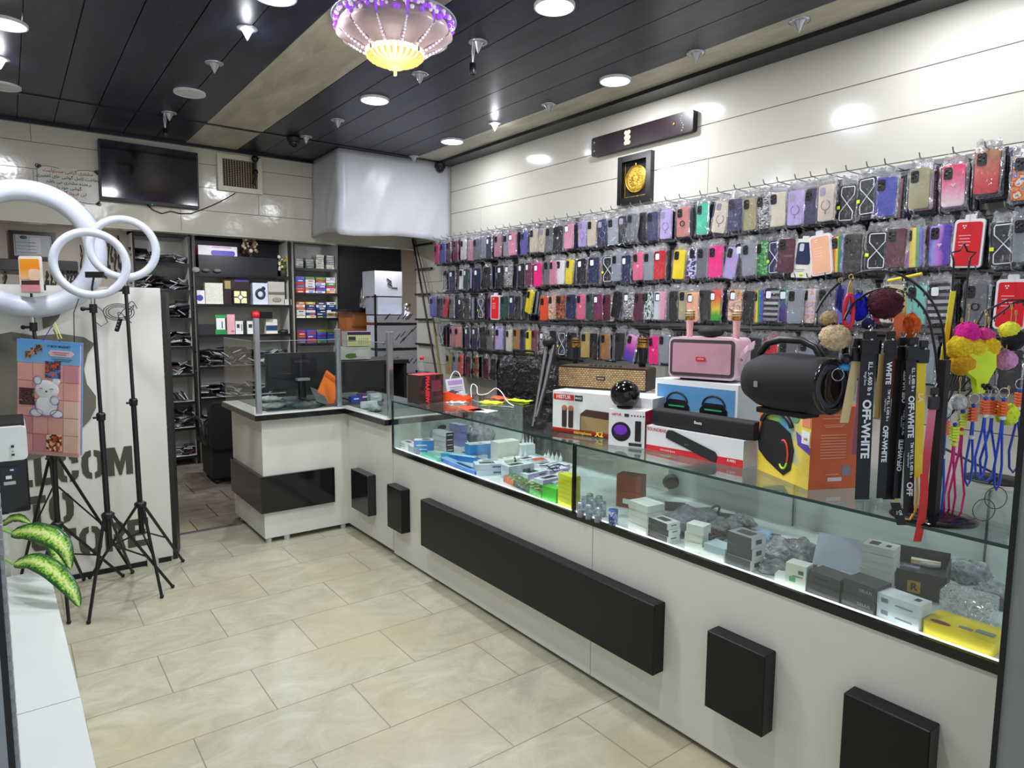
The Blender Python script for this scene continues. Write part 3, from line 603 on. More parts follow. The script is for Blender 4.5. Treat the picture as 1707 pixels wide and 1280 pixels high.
PRINTS = dict(
 rainbow=('rainbow striped', lambda: ramp_mat('p_rainbow', ['#e0302a', '#f08a2a', '#f2e040', '#3a9a50', '#3a60c8', '#6a3a98'], 0, -.038, .038, const=True)),
 pastel=('pastel striped', lambda: ramp_mat('p_pastel', ['#c06ab8', '#b77fd0', '#f0d850', '#f2e070', '#6ab060', '#7a70c8'], 0, -.038, .038, const=True)),
 sunset=('pink to white gradient', lambda: ramp_mat('p_sunset', ['#f3dfe2', '#f090b0', '#f0406a'], 2, -.07, .07)),
 ember=('orange to red gradient', lambda: ramp_mat('p_ember', ['#d8404a', '#e0605a', '#c08a60'], 2, -.07, .06)),
 parrot=('green yellow and red gradient', lambda: ramp_mat('p_parrot', ['#2fa84a', '#58b83a', '#e8d040', '#f09040', '#e8503a'], 2, -.07, .07, wave=.03)),
 floral=('floral print', lambda: blotch_mat('p_floral', ['#e8d8d0', '#d9882f', '#f0e0d8', '#a04a3a', '#e8c050', '#d8c0d8'], 45)),
 floralp=('lilac floral print', lambda: blotch_mat('p_floralp', ['#cdb8dc', '#e8dcc0', '#d8c8e0', '#d8a870', '#cdb8dc'], 40)),
 marblep=('purple and white marbled', lambda: blotch_mat('p_marblep', ['#3a2a78', '#e8e6f4', '#4a3890', '#2a2060'], 38)),
 bw=('black and white lettered', lambda: blotch_mat('p_bw', ['#202226', '#e8e8e8', '#17181a', '#c8c8c8', '#202226'], 55, stretch=(.5, 1, 1.6))),
 gstripe=('grey striped', lambda: ramp_mat('p_gstripe', ['#8a8d92', '#26282c', '#b0b2b8', '#303238', '#9a9da2', '#26282c', '#c0c2c4', '#3a3c40', '#8a8d92', '#26282c', '#b0b2b8', '#303238'], 2, -.078, .078, const=True)),
 gdrip=('green and white dripping', lambda: blotch_mat('p_gdrip', ['#123c34', '#e4ece8', '#16483e', '#dfe8e4'], 30, stretch=(1.8, 1, .7))),
 bluepink=('pale blue and pink', lambda: ramp_mat('p_bluepink', ['#c3dbe2', '#cfd8de', '#e8a8bc', '#e49ab2'], 0, -.038, .038)),
 glitterg=('green glitter', lambda: blotch_mat('p_glitterg', ['#2f8a3c', '#58b860', '#3f9c46', '#9ad8a0'], 120, vor=True)),
 galaxy=('green and purple glitter', lambda: ramp_mat('p_galaxy', ['#3a2470', '#5a3a98', '#48608a', '#3f9c72'], 2, -.07, .06, wave=.02)),
 violet=('purple and blue patterned', lambda: ramp_mat('p_violet', ['#6a3ac0', '#8a5ad8', '#9ab0f0', '#d080e0', '#5a3ab8'], 0, -.04, .04, wave=.05)),
 pinkpurple=('pink to purple gradient', lambda: ramp_mat('p_pp', ['#3a48c0', '#7a38b0', '#e060c0', '#e8a0d0'], 2, -.07, .07)),
 orangeflower=('orange flower print', lambda: blotch_mat('p_of', ['#8a8ac8', '#f0a040', '#e85a2a', '#f0e0c0', '#6a78c0'], 26)),
 reddark=('dark floral red', lambda: blotch_mat('p_rd', ['#3a2a30', '#c03a30', '#2a2024', '#d08a40', '#3a2a30'], 45)),
)
def header_mesh(seed, w=.094):
    R = random.Random(seed); nu, nv = 9, 5; vs = []
    for v in range(nv):
        for u in range(nu):
            k = v/(nv-1); e = 1-.25*k*(.5+.5*math.sin(u*2.1+seed)); vs.append(((u/(nu-1)-.5)*w*(1-.25*k)+R.uniform(-.003, .003), -.006+R.uniform(-.011, .011)*(.3+k), .072+.052*k*e+R.uniform(-.004, .004)))
    return vs, [(v*nu+u, v*nu+u+1, (v+1)*nu+u+1, (v+1)*nu+u) for v in range(nv-1) for u in range(nu-1)]
protos = {}; shared = {}
def shared_part(key, fn):
    if key not in shared: shared[key] = fn().mesh('part_'+key)
    return shared[key]
def link_part(name, me, par, label=None):
    o = bpy.data.objects.new(name, me); COL.objects.link(o); o.parent = par
    if label: o['label'] = label
    return o
def bag(seed):
    m = MB(); m.rr((0, -.0165, -.002), (.093, .0008, .172), .008, FILM); vs, fs = header_mesh(seed); m.add(vs, fs, CRINK, False)
    R = random.Random(seed+50)
    for sx in (-1, 1):
        vs = []; 
        for i in range(9): z = -.085+.165*i/8; vs += [(sx*(.040+R.uniform(0, .002)), -.0145, z), (sx*(.049+R.uniform(-.004, .003)), -.008+R.uniform(-.009, .007), z+R.uniform(-.004, .004))]
        m.add(vs, [(2*i, 2*i+1, 2*i+3, 2*i+2) for i in range(8)], CRINK)
    return m
def shell(cm):
    m = MB(); m.rr((0, -.007, 0), (.077, .013, .156), .012, cm, seg=4); m.rr((0, -.0138, 0), (.072, .0012, .151), .010, cm, seg=3); return m
def cutout():
    m = MB(); m.rr((-.018, -.0152, .048), (.030, .003, .046), .008, SHELL_K)
    for dx, dz in ((-.006, .011), (-.006, -.004), (.006, .004)): m.lathe([(.0001, -.0175), (.0048, -.0175), (.0052, -.0165)], LENS, 10, (-.018+dx, 0, .048+dz), 'y')
    return m
def make_case(kind, col):
    r = bpy.data.objects.new('phone_case', None); r.empty_display_size = .02; COL.objects.link(r)
    if col in PRINTS: cm = PRINTS[col][1]()
    elif kind == 'c': cm = c_(pal.get(col, '#b9bfc6'), .15)
    else: cm = c_(pal[col], .42, spec=.35)
    if kind == 'w':        # printed card box with window
        m = MB(); m.box((0, -.009, -.004), (.094, .018, .176), c_('#e8e4da', .5)); m.box((0, -.009, .09), (.03, .016, .014), c_('#e8e4da', .5)); link_part('card_box', m.mesh('card_box'), r)
        m = MB(); m.rr((0, -.0185, .018), (.066, .002, .10), .01, c_(pal[col], .4)); m.rr((-.012, -.0198, .045), (.02, .001, .035), .006, c_('#c9ccd4', .3)); link_part('window', m.mesh('window'), r)
        m = MB(); m.text('PHONE', .001, SHELL_K, (0, -.0185, -.06)) if 0 else None
        m.box((-.01, -.0185, -.055), (.05, .001, .003), GREY); m.box((-.01, -.0185, -.063), (.04, .001, .002), GREY); m.lathe([(.0001, -.0195), (.008, -.0195), (.008, -.018)], YT, 14, (.0, 0, -.077), 'y'); link_part('printing', m.mesh('printing'), r)
        return r
    if kind == 'f':        # white tray pack with coloured case
        m = MB(); m.rr((0, -.008, 0), (.10, .016, .182), .014, c_('#e6e4e8', .3)); m.rr((0, -.008, .098), (.035, .014, .02), .006, c_('#e6e4e8', .3)); link_part('tray', m.mesh('tray'), r)
        m = MB(); m.rr((0, -.0165, -.002), (.084, .003, .164), .009, cm); link_part('case_shell', m.mesh('case_shell'), r)
        m = MB(); Wt = c_('#f2e8ea', .4)
        for k in range(4): m.box((-.012, -.0182, .03-k*.012), (.04-.006*(k % 2), .0006, .0018), Wt)
        for dx, dz in ((-.02, .066), (-.012, .066), (-.016, .058)): m.lathe([(.0001, -.0187), (.003, -.0187), (.003, -.018)], Wt, 8, (dx, 0, dz), 'y')
        link_part('printing', m.mesh('printing'), r); return r
    link_part('case_shell', shell(cm).mesh('case_shell'), r)
    if kind == 'r':
        def ring():
            m = MB(); q = c_('#6f6484', .3); m.ring((0, -.0152, -.01), .021, .0016, q, 'y', 26, 4, 110, 430); m.box((0, -.0152, -.042), (.004, .0016, .014), q, b=.0005); m.rr((-.018, -.0148, .050), (.028, .0012, .036), .008, c_('#9a93ac', .2)); return m
        link_part('magnet_ring', shared_part('ring', ring), r)
    elif kind == 'x':
        def xf():
            m = MB(); q = c_('#d4d8e4', .25)
            for a, b in (((-.034, .066), (-.012, .004)), ((.034, .066), (.012, .004))): pass
            for pts in ([(-.030, .064), (-.030, .036), (0, 0), (.030, .036), (.030, .064)], [(-.030, -.066), (-.030, -.036), (0, 0), (.030, -.036), (.030, -.066)]):
                m.tube([(x, -.0152, z) for x, z in pts], .0023, q, 5)
            m.tube([(x, -.0152, z) for x, z in ((-.030, .064), (-.026, .070), (.026, .070), (.030, .064))], .0023, q, 5); m.tube([(x, -.0152, z) for x, z in ((-.030, -.066), (-.026, -.071), (.026, -.071), (.030, -.066))], .0023, q, 5)
            m.lathe([(.0001, -.0158), (.004, -.0158), (.004, -.0148)], c_('#7a7f92', .2), 10, (0, 0, .03), 'y'); m.box((0, -.0152, -.05), (.0016, .001, .018), c_('#8a8fa4', .3)); return m
        link_part('cross_frame', shared_part('xframe', xf), r, 'pale cross-shaped frame'); link_part('price_tag', shared_part('tag', lambda: MB().box((-.036, -.019, -.016), (.014, .001, .014), YT)), r, 'yellow price tag')
    else:
        link_part('camera_cutout', shared_part('cutout', cutout), r)
        if kind == 'h': link_part('printing', shared_part('heart', lambda: MB().prism([(0, -.006), (.010, .006), (.006, .010), (0, .006), (-.006, .010), (-.010, .006)], -.0152, -.0142, c_('#f4d0da', .3))), r)
        if kind == 'k': link_part('grip_ring', shared_part('grip', lambda: MB().ring((0, -.018, -.008), .013, .0025, c_('#2a2024', .2), 'y', 20, 5)), r)
        if kind == 'l': link_part('size_label', shared_part('lab', lambda: MB().rr((-.012, -.0186, .046), (.026, .001, .034), .006, c_('#dfe6ec', .4))), r, 'white size label')
    link_part('plastic_bag', shared_part('bag%d' % (len(protos) % 6), lambda: bag(len(protos) % 6)), r, 'crinkled clear bag')
    return r
# pixel columns of every front case, read off the five rows (x, kind, colour)
R1 = [(729.5, 'p', 'hotpink'), (742, 'p', 'blue'), (752, 'p', 'maroon'), (763, 'p', 'wine'), (774, 'h', 'white'), (785, 'r', 'pink'), (797, 'p', 'grey'), (808, 'r', 'clear'), (819, 'l', 'navy'), (832, 'p', 'dpink'), (845, 'c', 'clear'), (855, 'l', 'pink'), (873, 'p', 'blue'), (892, 'p', 'beige'), (904, 'r', 'beige'), (916, 'c', 'grey'), (929, 'h', 'charcoal'), (950, 'l', 'pink'), (970, 'r', 'lilac'), (989, 'c', 'beige'), (1006, 'r', 'navy'), (1022, 'c', 'clear'), (1039, 'r', 'charcoal'), (1054, 'c', 'grey'), (1070, 'p', 'charcoal'), (1088, 'p', 'indigo'), (1110.7, 'r', 'lilac'), (1134, 'k', 'salmon'), (1167.6, 'p', 'mint'), (1196, 'r', 'cream'), (1223.5, 'p', 'indigo'), (1248, 'c', 'olive'), (1271, 'p', 'bw'), (1293, 'p', 'cream'), (1322, 'r', 'lilac'), (1347, 'p', 'indigo'), (1373, 'r', 'beige'), (1404.5, 'x', 'black'), (1438, 'x', 'black'), (1467, 'c', 'blue'), (1523, 'p', 'olive'), (1576.5, 'h', 'sunset'), (1628, 'p', 'ember'), (1692, 'p', 'orangeflower')]
R2 = [(745, 'p', 'black'), (757, 'l', 'navy'), (771, 'p', 'white'), (780, 'l', 'dgreen'), (797, 'l', 'navy'), (813, 'p', 'charcoal'), (835, 'l', 'charcoal'), (850, 'l', 'bw'), (869, 'l', 'black'), (882, 'l', 'wine'), (896, 'l', 'hotpink'), (913, 'p', 'grey'), (925, 'p', 'pink'), (935, 'p', 'white'), (949, 'p', 'yellow'), (972, 'l', 'black'), (993, 'l', 'navy'), (1014, 'x', 'black'), (1029, 'c', 'clear'), (1045, 'l', 'navy'), (1066, 'h', 'rose'), (1083, 'c', 'clear'), (1102, 'l', 'red'), (1131, 'p', 'yellow'), (1155, 'p', 'marblep'), (1172, 'c', 'grey'), (1192, 'p', 'hotpink'), (1217, 'p', 'lilac'), (1234, 'l', 'charcoal'), (1250, 'c', 'clear'), (1268, 'p', 'glitterg'), (1291, 'x', 'navy'), (1310, 'p', 'maroon'), (1336, 'w', 'navy'), (1367, 'f', 'peach'), (1395, 'p', 'rainbow'), (1421, 'p', 'black'), (1460, 'x', 'black'), (1492, 'p', 'maroon'), (1519.5, 'p', 'pastel'), (1561, 'h', 'violet'), (1608, 'f', 'red'), (1667, 'x', 'charcoal'), (1702, 'c', 'clear')]
R3 = [(725, 'p', 'blue'), (735, 'p', 'navy'), (744, 'p', 'red'), (757, 'c', 'grey'), (769, 'l', 'black'), (782, 'p', 'charcoal'), (803, 'x', 'black'), (818, 'p', 'purple'), (828, 'f', 'red'), (842, 'p', 'dgreen'), (856, 'l', 'navy'), (868, 'p', 'charcoal'), (885.6, 'p', 'yellow'), (907.7, 'p', 'orange'), (924, 'p', 'floral'), (938, 'p', 'reddark'), (955, 'p', 'navy'), (973, 'h', 'rose'), (988, 'p', 'dgreen'), (1001, 'l', 'wine'), (1014, 'p', 'maroon'), (1029, 'p', 'black'), (1050, 'l', 'bw'), (1066, 'p', 'maroon'), (1080, 'p', 'gdrip'), (1104, 'l', 'bluepink'), (1126.5, 'p', 'black'), (1143, 'c', 'olive'), (1159, 'l', 'peach'), (1177, 'p', 'charcoal'), (1195, 'l', 'parrot'), (1228, 'l', 'floral'), (1248, 'p', 'charcoal'), (1265.7, 'p', 'rainbow'), (1288, 'l', 'gstripe'), (1311, 'l', 'galaxy'), (1330, 'c', 'clear'), (1350, 'p', 'floralp'), (1380, 'c', 'grey'), (1410, 'p', 'blue'), (1440, 'c', 'clear'), (1490, 'p', 'cream'), (1531, 'p', 'teal'), (1568, 'l', 'gstripe'), (1628, 'k', 'grey'), (1686, 'f', 'red')]
R4 = [(738, 'x', 'black'), (756, 'p', 'pink'), (766, 'p', 'salmon'), (780, 'l', 'navy'), (792, 'l', 'navy'), (805, 'p', 'black'), (820, 'c', 'grey'), (835, 'p', 'lilac'), (851, 'p', 'cream'), (862, 'p', 'brown'), (874, 'p', 'navy'), (884, 'p', 'yellow'), (895, 'p', 'wine'), (908, 'l', 'bw'), (923, 'p', 'black'), (940, 'x', 'black'), (958, 'p', 'charcoal'), (978, 'c', 'gold'), (995, 'p', 'black'), (1014, 'p', 'brown'), (1036, 'p', 'charcoal'), (1056, 'p', 'pinkpurple'), (1092, 'h', 'hotpink'), (1110, 'c', 'clear'), (1235, 'c', 'clear'), (1262, 'p', 'charcoal'), (1290, 'p', 'red'), (1318, 'c', 'grey'), (1350, 'c', 'clear'), (1390, 'p', 'charcoal'), (1440, 'c', 'grey'), (1500, 'c', 'clear'), (1550, 'c', 'clear'), (1600, 'p', 'black'), (1650, 'c', 'grey'), (1695, 'p', 'charcoal')]
R5 = [(748, 'p', 'gold'), (762, 'c', 'clear'), (770, 'p', 'orange'), (783, 'p', 'charcoal'), (796, 'p', 'reddark'), (812, 'p', 'maroon'), (825, 'p', 'black'), (842, 'c', 'grey'), (857, 'p', 'gold'), (872, 'c', 'clear'), (890, 'p', 'charcoal'), (905, 'p', 'black')]
SP = {(0, 1196): (10, 0), (1, 949): (6, .0), (2, 885.6): (16, .035), (2, 907.7): (0, -.012), (2, 744): (10, 0), (1, 1131): (4, .0), (1, 1155): (8, 0), (1, 1336): (5, -.006), (1, 1367): (-7, 0), (0, 1628): (0, .038), (0, 1692): (0, .0), (2, 1029): (14, .012), (3, 805): (-8, .01), (3, 1056): (14, -.005), (1, 1608): (2, .005), (0, 1523): (0, .008), (1, 1217): (12, -.01), (0, 1404.5): (3, -.012), (2, 1410): (0, .0), (3, 1092): (-3, -.01), (0, 904): (12, 0), (2, 1531): (0, 0)}
stuff = MB(); n_ind = 0; slots = []
for ri, row in enumerate((R1, R2, R3, R4, R5)):
    row = sorted(row); zc = ROWZ[ri]; ys = []
    rail = thing('display_rail', 'steel display rail of hooks carrying the %s row of phone cases' % RN[ri], 'display rail', (3.1, 3.0, zc+.135))
    yA, yB = PX(row[0][0], 500, XF).y+.08, PX(min(row[-1][0], 1700), 500, XF).y-.25
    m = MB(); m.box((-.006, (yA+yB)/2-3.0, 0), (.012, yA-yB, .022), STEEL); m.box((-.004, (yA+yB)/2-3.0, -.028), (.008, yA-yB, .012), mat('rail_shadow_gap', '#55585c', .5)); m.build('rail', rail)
    for k, (px, kind, col) in enumerate(row):
        y = PX(px, 500, XF).y; tilt, dz = SP.get((ri, px), (rnd.uniform(-2.5, 2.5), rnd.uniform(-.006, .006)))
        if (ri, px) not in SP and kind in 'fw': tilt = 1
        x = XF+rnd.uniform(-.012, .012)
        me = shared_part('hook', lambda: MB().tube([(-.012, 0, 0), (-.15, 0, .0), (-.185, 0, .004), (-.195, 0, .022)], .0026, STEEL, 6))
        h = link_part('hook', me, rail); h.location = (0, y-3.0, -.012)
        key = (kind, col); cn = PRINTS[col][0] if col in PRINTS else cname[col]
        if key in protos: r = copy_tree(protos[key])
        else: r = protos[key] = make_case(kind, col)
        r.location = (x, y, zc+dz); r.rotation_euler = (0, math.radians(tilt), -PI/2+math.radians(rnd.uniform(-9, 9)))
        r.rotation_mode = 'XYZ'
        what = {'r': ' case with magnet ring', 'x': ' case with pale cross frame', 'w': ' case in white windowed box', 'f': ' case in white tray pack', 'h': ' case with small emblem', 'k': ' case with finger ring', 'l': ' case with camera label', 'c': ' translucent case', 'p': ' phone case'}[kind]
        rc = 'red' if cn == 'hot' else cn
        tag(r, '%s%s, %s hook from left, %s row' % (cn, what, ORD[k], RN[ri]), 'phone case', 'phone cases on the wall')
        slots.append((ri, k, px, x, y, zc+dz, cn, tilt))
# second case on each hook: individual for the nearest, the rest heaped into one object
slots.sort(key=lambda s: -s[2])
nback = 300-len(slots); bcols = ['black', 'charcoal', 'grey', 'indigo', 'clear', 'dpink', 'black', 'navy', 'lilac', 'white', 'black', 'maroon', 'clear', 'grey']
def back_mesh(c, d):
    m = MB(); m.rr((0, .0, 0), (.092, .004, .178), .006, BAGD if d else BAGE, seg=1, smooth=False); m.rr((0, -.005, 0), (.077, .007, .155), .01, c_(pal[c], .3), seg=2, smooth=False); vs, fs = header_mesh(hash(c) % 7 if 0 else len(c)); m.add(vs, fs, CRINK); return m
for i, (ri, k, px, x, y, z, cn, tilt) in enumerate(slots):
    n = 7 if px < 1300 else 6
    for j in range(n):
        c = bcols[(i*5+j*3+ri) % len(bcols)]; xx = x+.018+.0185*j; yy = y+rnd.uniform(-.008, .008); zz = z+rnd.uniform(-.007, .007)
        if xx > 3.082: break
        rx = math.radians(tilt*.6+rnd.uniform(-2, 2)); rz = -PI/2+math.radians(rnd.uniform(-7, 7))
        if j == 0 and i < nback:
            me = shared_part('back_%s%d' % (c, i % 2), lambda: back_mesh(c, i % 2)); o = bpy.data.objects.new('phone_case', me); COL.objects.link(o)
            o.location = (xx, yy, zz); o.rotation_euler = (0, rx, rz)
            tag(o, '%s case behind the %s one, %s hook from left, %s row' % (cname[c], cn, ORD[k], RN[ri]), 'phone case', 'phone cases on the wall')
        else:
            stuff.M = Matrix.Translation((xx, yy, zz)) @ Matrix.Rotation(rz, 4, 'Z') @ Matrix.Rotation(rx, 4, 'Y')
            stuff.box((0, 0, 0), (.093, .002, .18), BAGD if (i+j) % 2 else BAGE); stuff.box((0, -.006, 0), (.078, .008, .156), c_(pal[c], .3))
o = stuff.build('phone_cases'); tag(o, 'remaining bagged phone cases packed deep on the wall hooks behind the front ones', 'phone cases', None, 'stuff')
# crumpled upper bag edges hanging in rows above deep stacks
# ---------------------------------------------------------------- things on top of the showcase
ZT = 1.0045
CARD = lambda c, r=.4: c_(c, r)
def grille_mat(name, c, rough=.7): return mat(name, c, rough, bump=.6, bscale=400, bdist=.002)
def T2(name, label, cat, mid, yaw, z): return thing(name, label, cat, (mid.x, mid.y, z), yaw)
def top_items():
    # red and black drinks carton
    mid, yaw, w, h = seat((699, 674), (739, 670), ZT, 626)
    t = T2('drink_carton', 'tall red and black carton with vertical red lettering at the far end of the counter', 'carton', mid, yaw, ZT)
    facebox(MB(), w, .13, h, blotch_mat('carton_dark', ['#2a1618', '#4a1a22', '#1a1214'], 14), c_('#3a2a24', .4), c_('#c02028', .4)).build('box', t)
    MB().text('FHAASSW', .036, c_('#e8202c', .4), (-.03, -.0015, h/2), bold=.05, rot=-PI/2).build('lettering', t)
    MB().box((w*.2, -.001, h*.6), (w*.4, .002, h*.4), c_('#6a2a3a', .4)).build('picture', t)
    # bottle
    p = PZ(698, 652, ZT+.0); t = thing('cola_bottle', 'clear plastic bottle with red cap and red label behind the red carton', 'bottle', (p.x+.06, p.y+.06, ZT))
    hb = ZAT(697, 594, p+Vector((.06, .06, 0)))-ZT; k = hb/.24
    MB().lathe([(.001, .001), (.028*k, .002), (.031*k, .02*k), (.029*k, .07*k), (.031*k, .13*k), (.022*k, .17*k), (.012*k, .205*k), (.012*k, .218*k)], clear('bottle_plastic', (.86, .92, .9), 1.4, .1), 20).build('body', t)
    MB().lathe([(.0318*k, .07*k), (.0318*k, .125*k)], c_('#d01822', .35), 20).build('label', t); MB().lathe([(.001, .24*k), (.014*k, .24*k), (.0145*k, .217*k), (.001, .216*k)], c_('#d8202c', .35), 16).build('cap', t, label='red cap')
    # white card with cables
    mid, yaw, w, h = seat((747, 660), (776, 656), ZT, 632)
    t = thing('paper_card', 'small lilac and white printed card leaning among cables left of the orange terminal', 'card', (mid.x, mid.y, ZT), rot=(math.radians(-12), 0, yaw))
    facebox(MB(), w, .004, h, c_('#e6e0ea', .4)).build('sheet', t); m = MB(); m.box((0, -.001, h*.75), (w*.8, .001, h*.25), c_('#b99ad0', .4)); [m.box((0, -.001, h*(.1+.12*i)), (w*.7, .001, .004), GREY) for i in range(4)]; m.build('printing', t)
    # terminal
    mid, yaw, w, h = seat((771, 673), (800, 668), ZT, 650)
    t = thing('payment_terminal', 'orange card payment terminal with grey keys and screen lying on the counter', 'payment terminal', (mid.x, mid.y+.02, ZT+.001), rot=(0, 0, yaw+.25))
    OR = c_('#f0501e', .35); m = MB(); m.prism([(0, 0), (.17, 0), (.17, .055), (.13, .06), (.02, .035), (0, .02)], -.042, .042, OR, 'x'); m.build('body', t)
    m = MB(); m.M = Matrix.Translation((0, .075, .0495)) @ Matrix.Rotation(math.radians(12.8), 4, 'X')
    m.box((0, .03, .001), (.066, .045, .003), c_('#3c4660', .15)); m.build('screen', t)
    for r_ in range(4):
        m = MB(); m.M = Matrix.Translation((0, .075, .0495)) @ Matrix.Rotation(math.radians(12.8), 4, 'X')
        for q in range(3): m.box((-.022+q*.022, -.045+r_*.014, .002), (.016, .009, .005), c_('#c9cbd0', .4))
        m.build('key_row', t)
    tag(MB().tube(smooth([PZ(x, y, ZT+.004)+Vector((0, 0, dz)) for x, y, dz in ((786, 662, .0), (785, 655, .03), (788, 652, .05), (795, 656, .045), (797, 662, .02), (812, 664, .03), (826, 660, .05), (836, 664, .04), (846, 672, .01), (856, 676, 0))]), .0035, PAPER, 6).build('white_cable'), 'looping white cable arching behind the orange terminal', 'cable')
    tag(MB().tube(smooth([PZ(x, y, ZT+.004)+Vector((0, 0, dz)) for x, y, dz in ((752, 652, .0), (750, 648, .06), (757, 644, .11), (766, 646, .10), (770, 652, .04), (770, 658, .0))]), .0035, PAPER, 6).build('white_cable'), 'white cable standing in a loop over the small lilac card', 'cable')
    tag(MB().tube([PZ(x, y, ZT+.004)+Vector((0, 0, dz)) for x, y, dz in ((683, 655, 0), (690, 650, .02), (697, 655, .02), (690, 662, 0), (682, 664, 0))], .004, PAPER, 6).build('white_cable'), 'short white cable curled left of the red drinks carton', 'cable')
    for (x0, y0), (x1, y1), c, lb, dz in (((797, 673), (832, 675), '#e9ee3a', 'crumpled neon yellow sleeve lying right of the orange terminal', 0), ((840, 668), (872, 672), '#dcf03c', 'crumpled lime yellow sleeve beside the black laptop bag', 0), ((808, 664), (832, 668), '#f06a40', 'small orange card lying behind the yellow sleeve', .003), ((778, 684), (812, 688), '#f2f2f2', 'flat white paper near the counter edge in front of the terminal', 0), ((760, 678), (782, 686), '#ef5a3c', 'flat orange leaflet near the counter edge', 0), ((742, 672), (766, 674), '#f0f2f2', 'white adapter pouch in front of the small lilac card', 0)):
        a, b = PZ(x0, y0, ZT), PZ(x1, y1, ZT); w = (b-a).length; yaw = math.atan2(b.y-a.y, b.x-a.x); R = random.Random(x0)
        nu, nv = 7, 5; vs = [((u/6-.5)*w, v/4*.10, dz+.0015+(R.random()*.010 if c not in ('#f2f2f2', '#ef5a3c') else 0)) for v in range(nv) for u in range(nu)]; fs = [(v*nu+u, v*nu+u+1, (v+1)*nu+u+1, (v+1)*nu+u) for v in range(nv-1) for u in range(nu-1)]
        o = MB().add(vs, fs, c_(c, .35), False).build('paper_sleeve' if R.random() < 2 else '', loc=((a.x+b.x)/2, (a.y+b.y)/2, ZT), rz=yaw); tag(o, lb, 'sleeve')
        sm = o.modifiers.new('thick', 'SOLIDIFY'); sm.thickness = .001
    # white microphone speaker box
    mid, yaw, w, h = seat((921, 719), (1086, 742), ZT, 650)
    t = T2('speaker_carton', 'white and red carton picturing two microphones and a wooden speaker, under the woven speaker', 'carton', mid, yaw, ZT)
    H0 = h
    facebox(MB(), w, .19, h, PAPER, c_('#b8bcc0'), PAPER).build('box', t)
    m = MB(); x0 = -w/2
    m.box((0, -.001, h*.06), (w, .002, h*.12), ramp_mat('red_fade_v', ['#3a0a08', '#a01a10', '#c8502a'], 2, 0, .03)); m.box((x0+w*.12, -.0012, h*.86), (w*.22, .002, h*.13), RED); m.box((x0+w*.28, -.0012, h*.86), (w*.08, .002, h*.13), c_('#2f3133')); m.build('red_band', t)
    m = MB(); m.text('HISTUR', h*.12, PAPER, (x0+w*.12, -.003, h*.86), bold=.03); m.text('X2', h*.17, c_('#ffe040'), (x0+w*.50, -.003, h*.08), bold=.04); m.text('microphone', h*.10, c_('#ffe040'), (x0+w*.33, -.003, h*.06), bold=.02); m.text('MAKE', h*.07, PAPER, (x0+w*.28, -.003, h*.86)); m.build('lettering', t)
    m = MB()
    for k in (0, 1): m.rr((x0+w*(.13+.07*k), -.002, h*.36), (w*.05, .002, h*.42), .006, c_('#3a2a28')); m.ball((x0+w*(.13+.07*k), -.002, h*.60), w*.03, c_('#b87a50', .3), 10, 8, (1, .1, 1))
    m.prism([(x0+w*.30, h*.12), (x0+w*.30, h*.5), (x0+w*.36, h*.62), (x0+w*.9, h*.58), (x0+w*.9, h*.16)], -.0025, -.001, c_('#4a3428')); m.prism([(x0+w*.31, h*.13), (x0+w*.31, h*.46), (x0+w*.85, h*.40), (x0+w*.85, h*.16)], -.0035, -.002, c_('#a89060')); m.build('picture', t)
    # woven speaker on it
    a = mid; zt = ZT+h; mid2, yaw2, w2, h2 = seat((930, 646), (1078, 655), zt, 609)
    t = T2('woven_speaker', 'long wicker-fronted speaker with tan weave standing on the microphone speaker carton', 'speaker', Vector((mid2.x, mid2.y, 0)), yaw2, zt+.001)
    m = MB(); m.rr((0, .075, h2/2), (w2, .15, h2), .012, c_('#3a2a1c', .5)); m.build('cabinet', t)
    WV = bpy.data.materials.new('wicker_weave'); WV.use_nodes = True; nt = WV.node_tree; tc = nt.nodes.new('ShaderNodeTexCoord'); br = nt.nodes.new('ShaderNodeTexBrick'); mp = nt.nodes.new('ShaderNodeMapping'); mp.inputs['Rotation'].default_value = (PI/2, 0, 0)
    nt.links.new(tc.outputs['Object'], mp.inputs[0]); nt.links.new(mp.outputs[0], br.inputs['Vector']); br.inputs['Scale'].default_value = 1; br.inputs['Brick Width'].default_value = .014; br.inputs['Row Height'].default_value = .009; br.inputs['Mortar Size'].default_value = .0012
    br.inputs['Color1'].default_value = lin('#c8ab78'); br.inputs['Color2'].default_value = lin('#a5875a'); br.inputs['Mortar'].default_value = lin('#4a3620'); nt.links.new(br.outputs['Color'], nt.nodes['Principled BSDF'].inputs['Base Color']); nt.nodes['Principled BSDF'].inputs['Roughness'].default_value = .6
    MB().rr((0, -.002, h2/2), (w2-.012, .006, h2-.016), .008, WV).build('grille', t); m = MB(); m.box((0, -.006, h2/2), (.042, .003, .016), c_('#3a3028')); m.text('HISTUR', .009, c_('#d8cbb0'), (0, -.0085, h2/2), bold=.02); m.build('badge', t)
    m = MB()
    for k in range(7): m.lathe([(.001, .007), (.008, .006), (.008, 0)], BLK, 10, (-.07+k*.024, .05, h2))
    m.build('button', t)
    def mic(x, y, z, tall, body, head, lb):
        q = thing('wireless_microphone', lb, 'microphone', (x, y, z)); k = tall/.14
        MB().lathe([(.001, 0), (.016*k, 0), (.015*k, .02*k), (.019*k, .085*k)], body, 18).build('handle', q)
        m = MB(); m.lathe([(.019*k, .085*k), (.024*k, .095*k), (.024*k, .10*k)], c_('#c9974a', .25, metal=1), 18)
        for i in range(3): m.lathe([(.0235*k, (.101+.012*i)*k), (.0245*k, (.104+.012*i)*k), (.0235*k, (.107+.012*i)*k)], c_('#c9974a', .25, metal=1), 18)
        m.build('gold_band', q, label='gold rings'); MB().ball((0, 0, .115*k), .023*k, head, 16, 10).build('mesh_head', q)
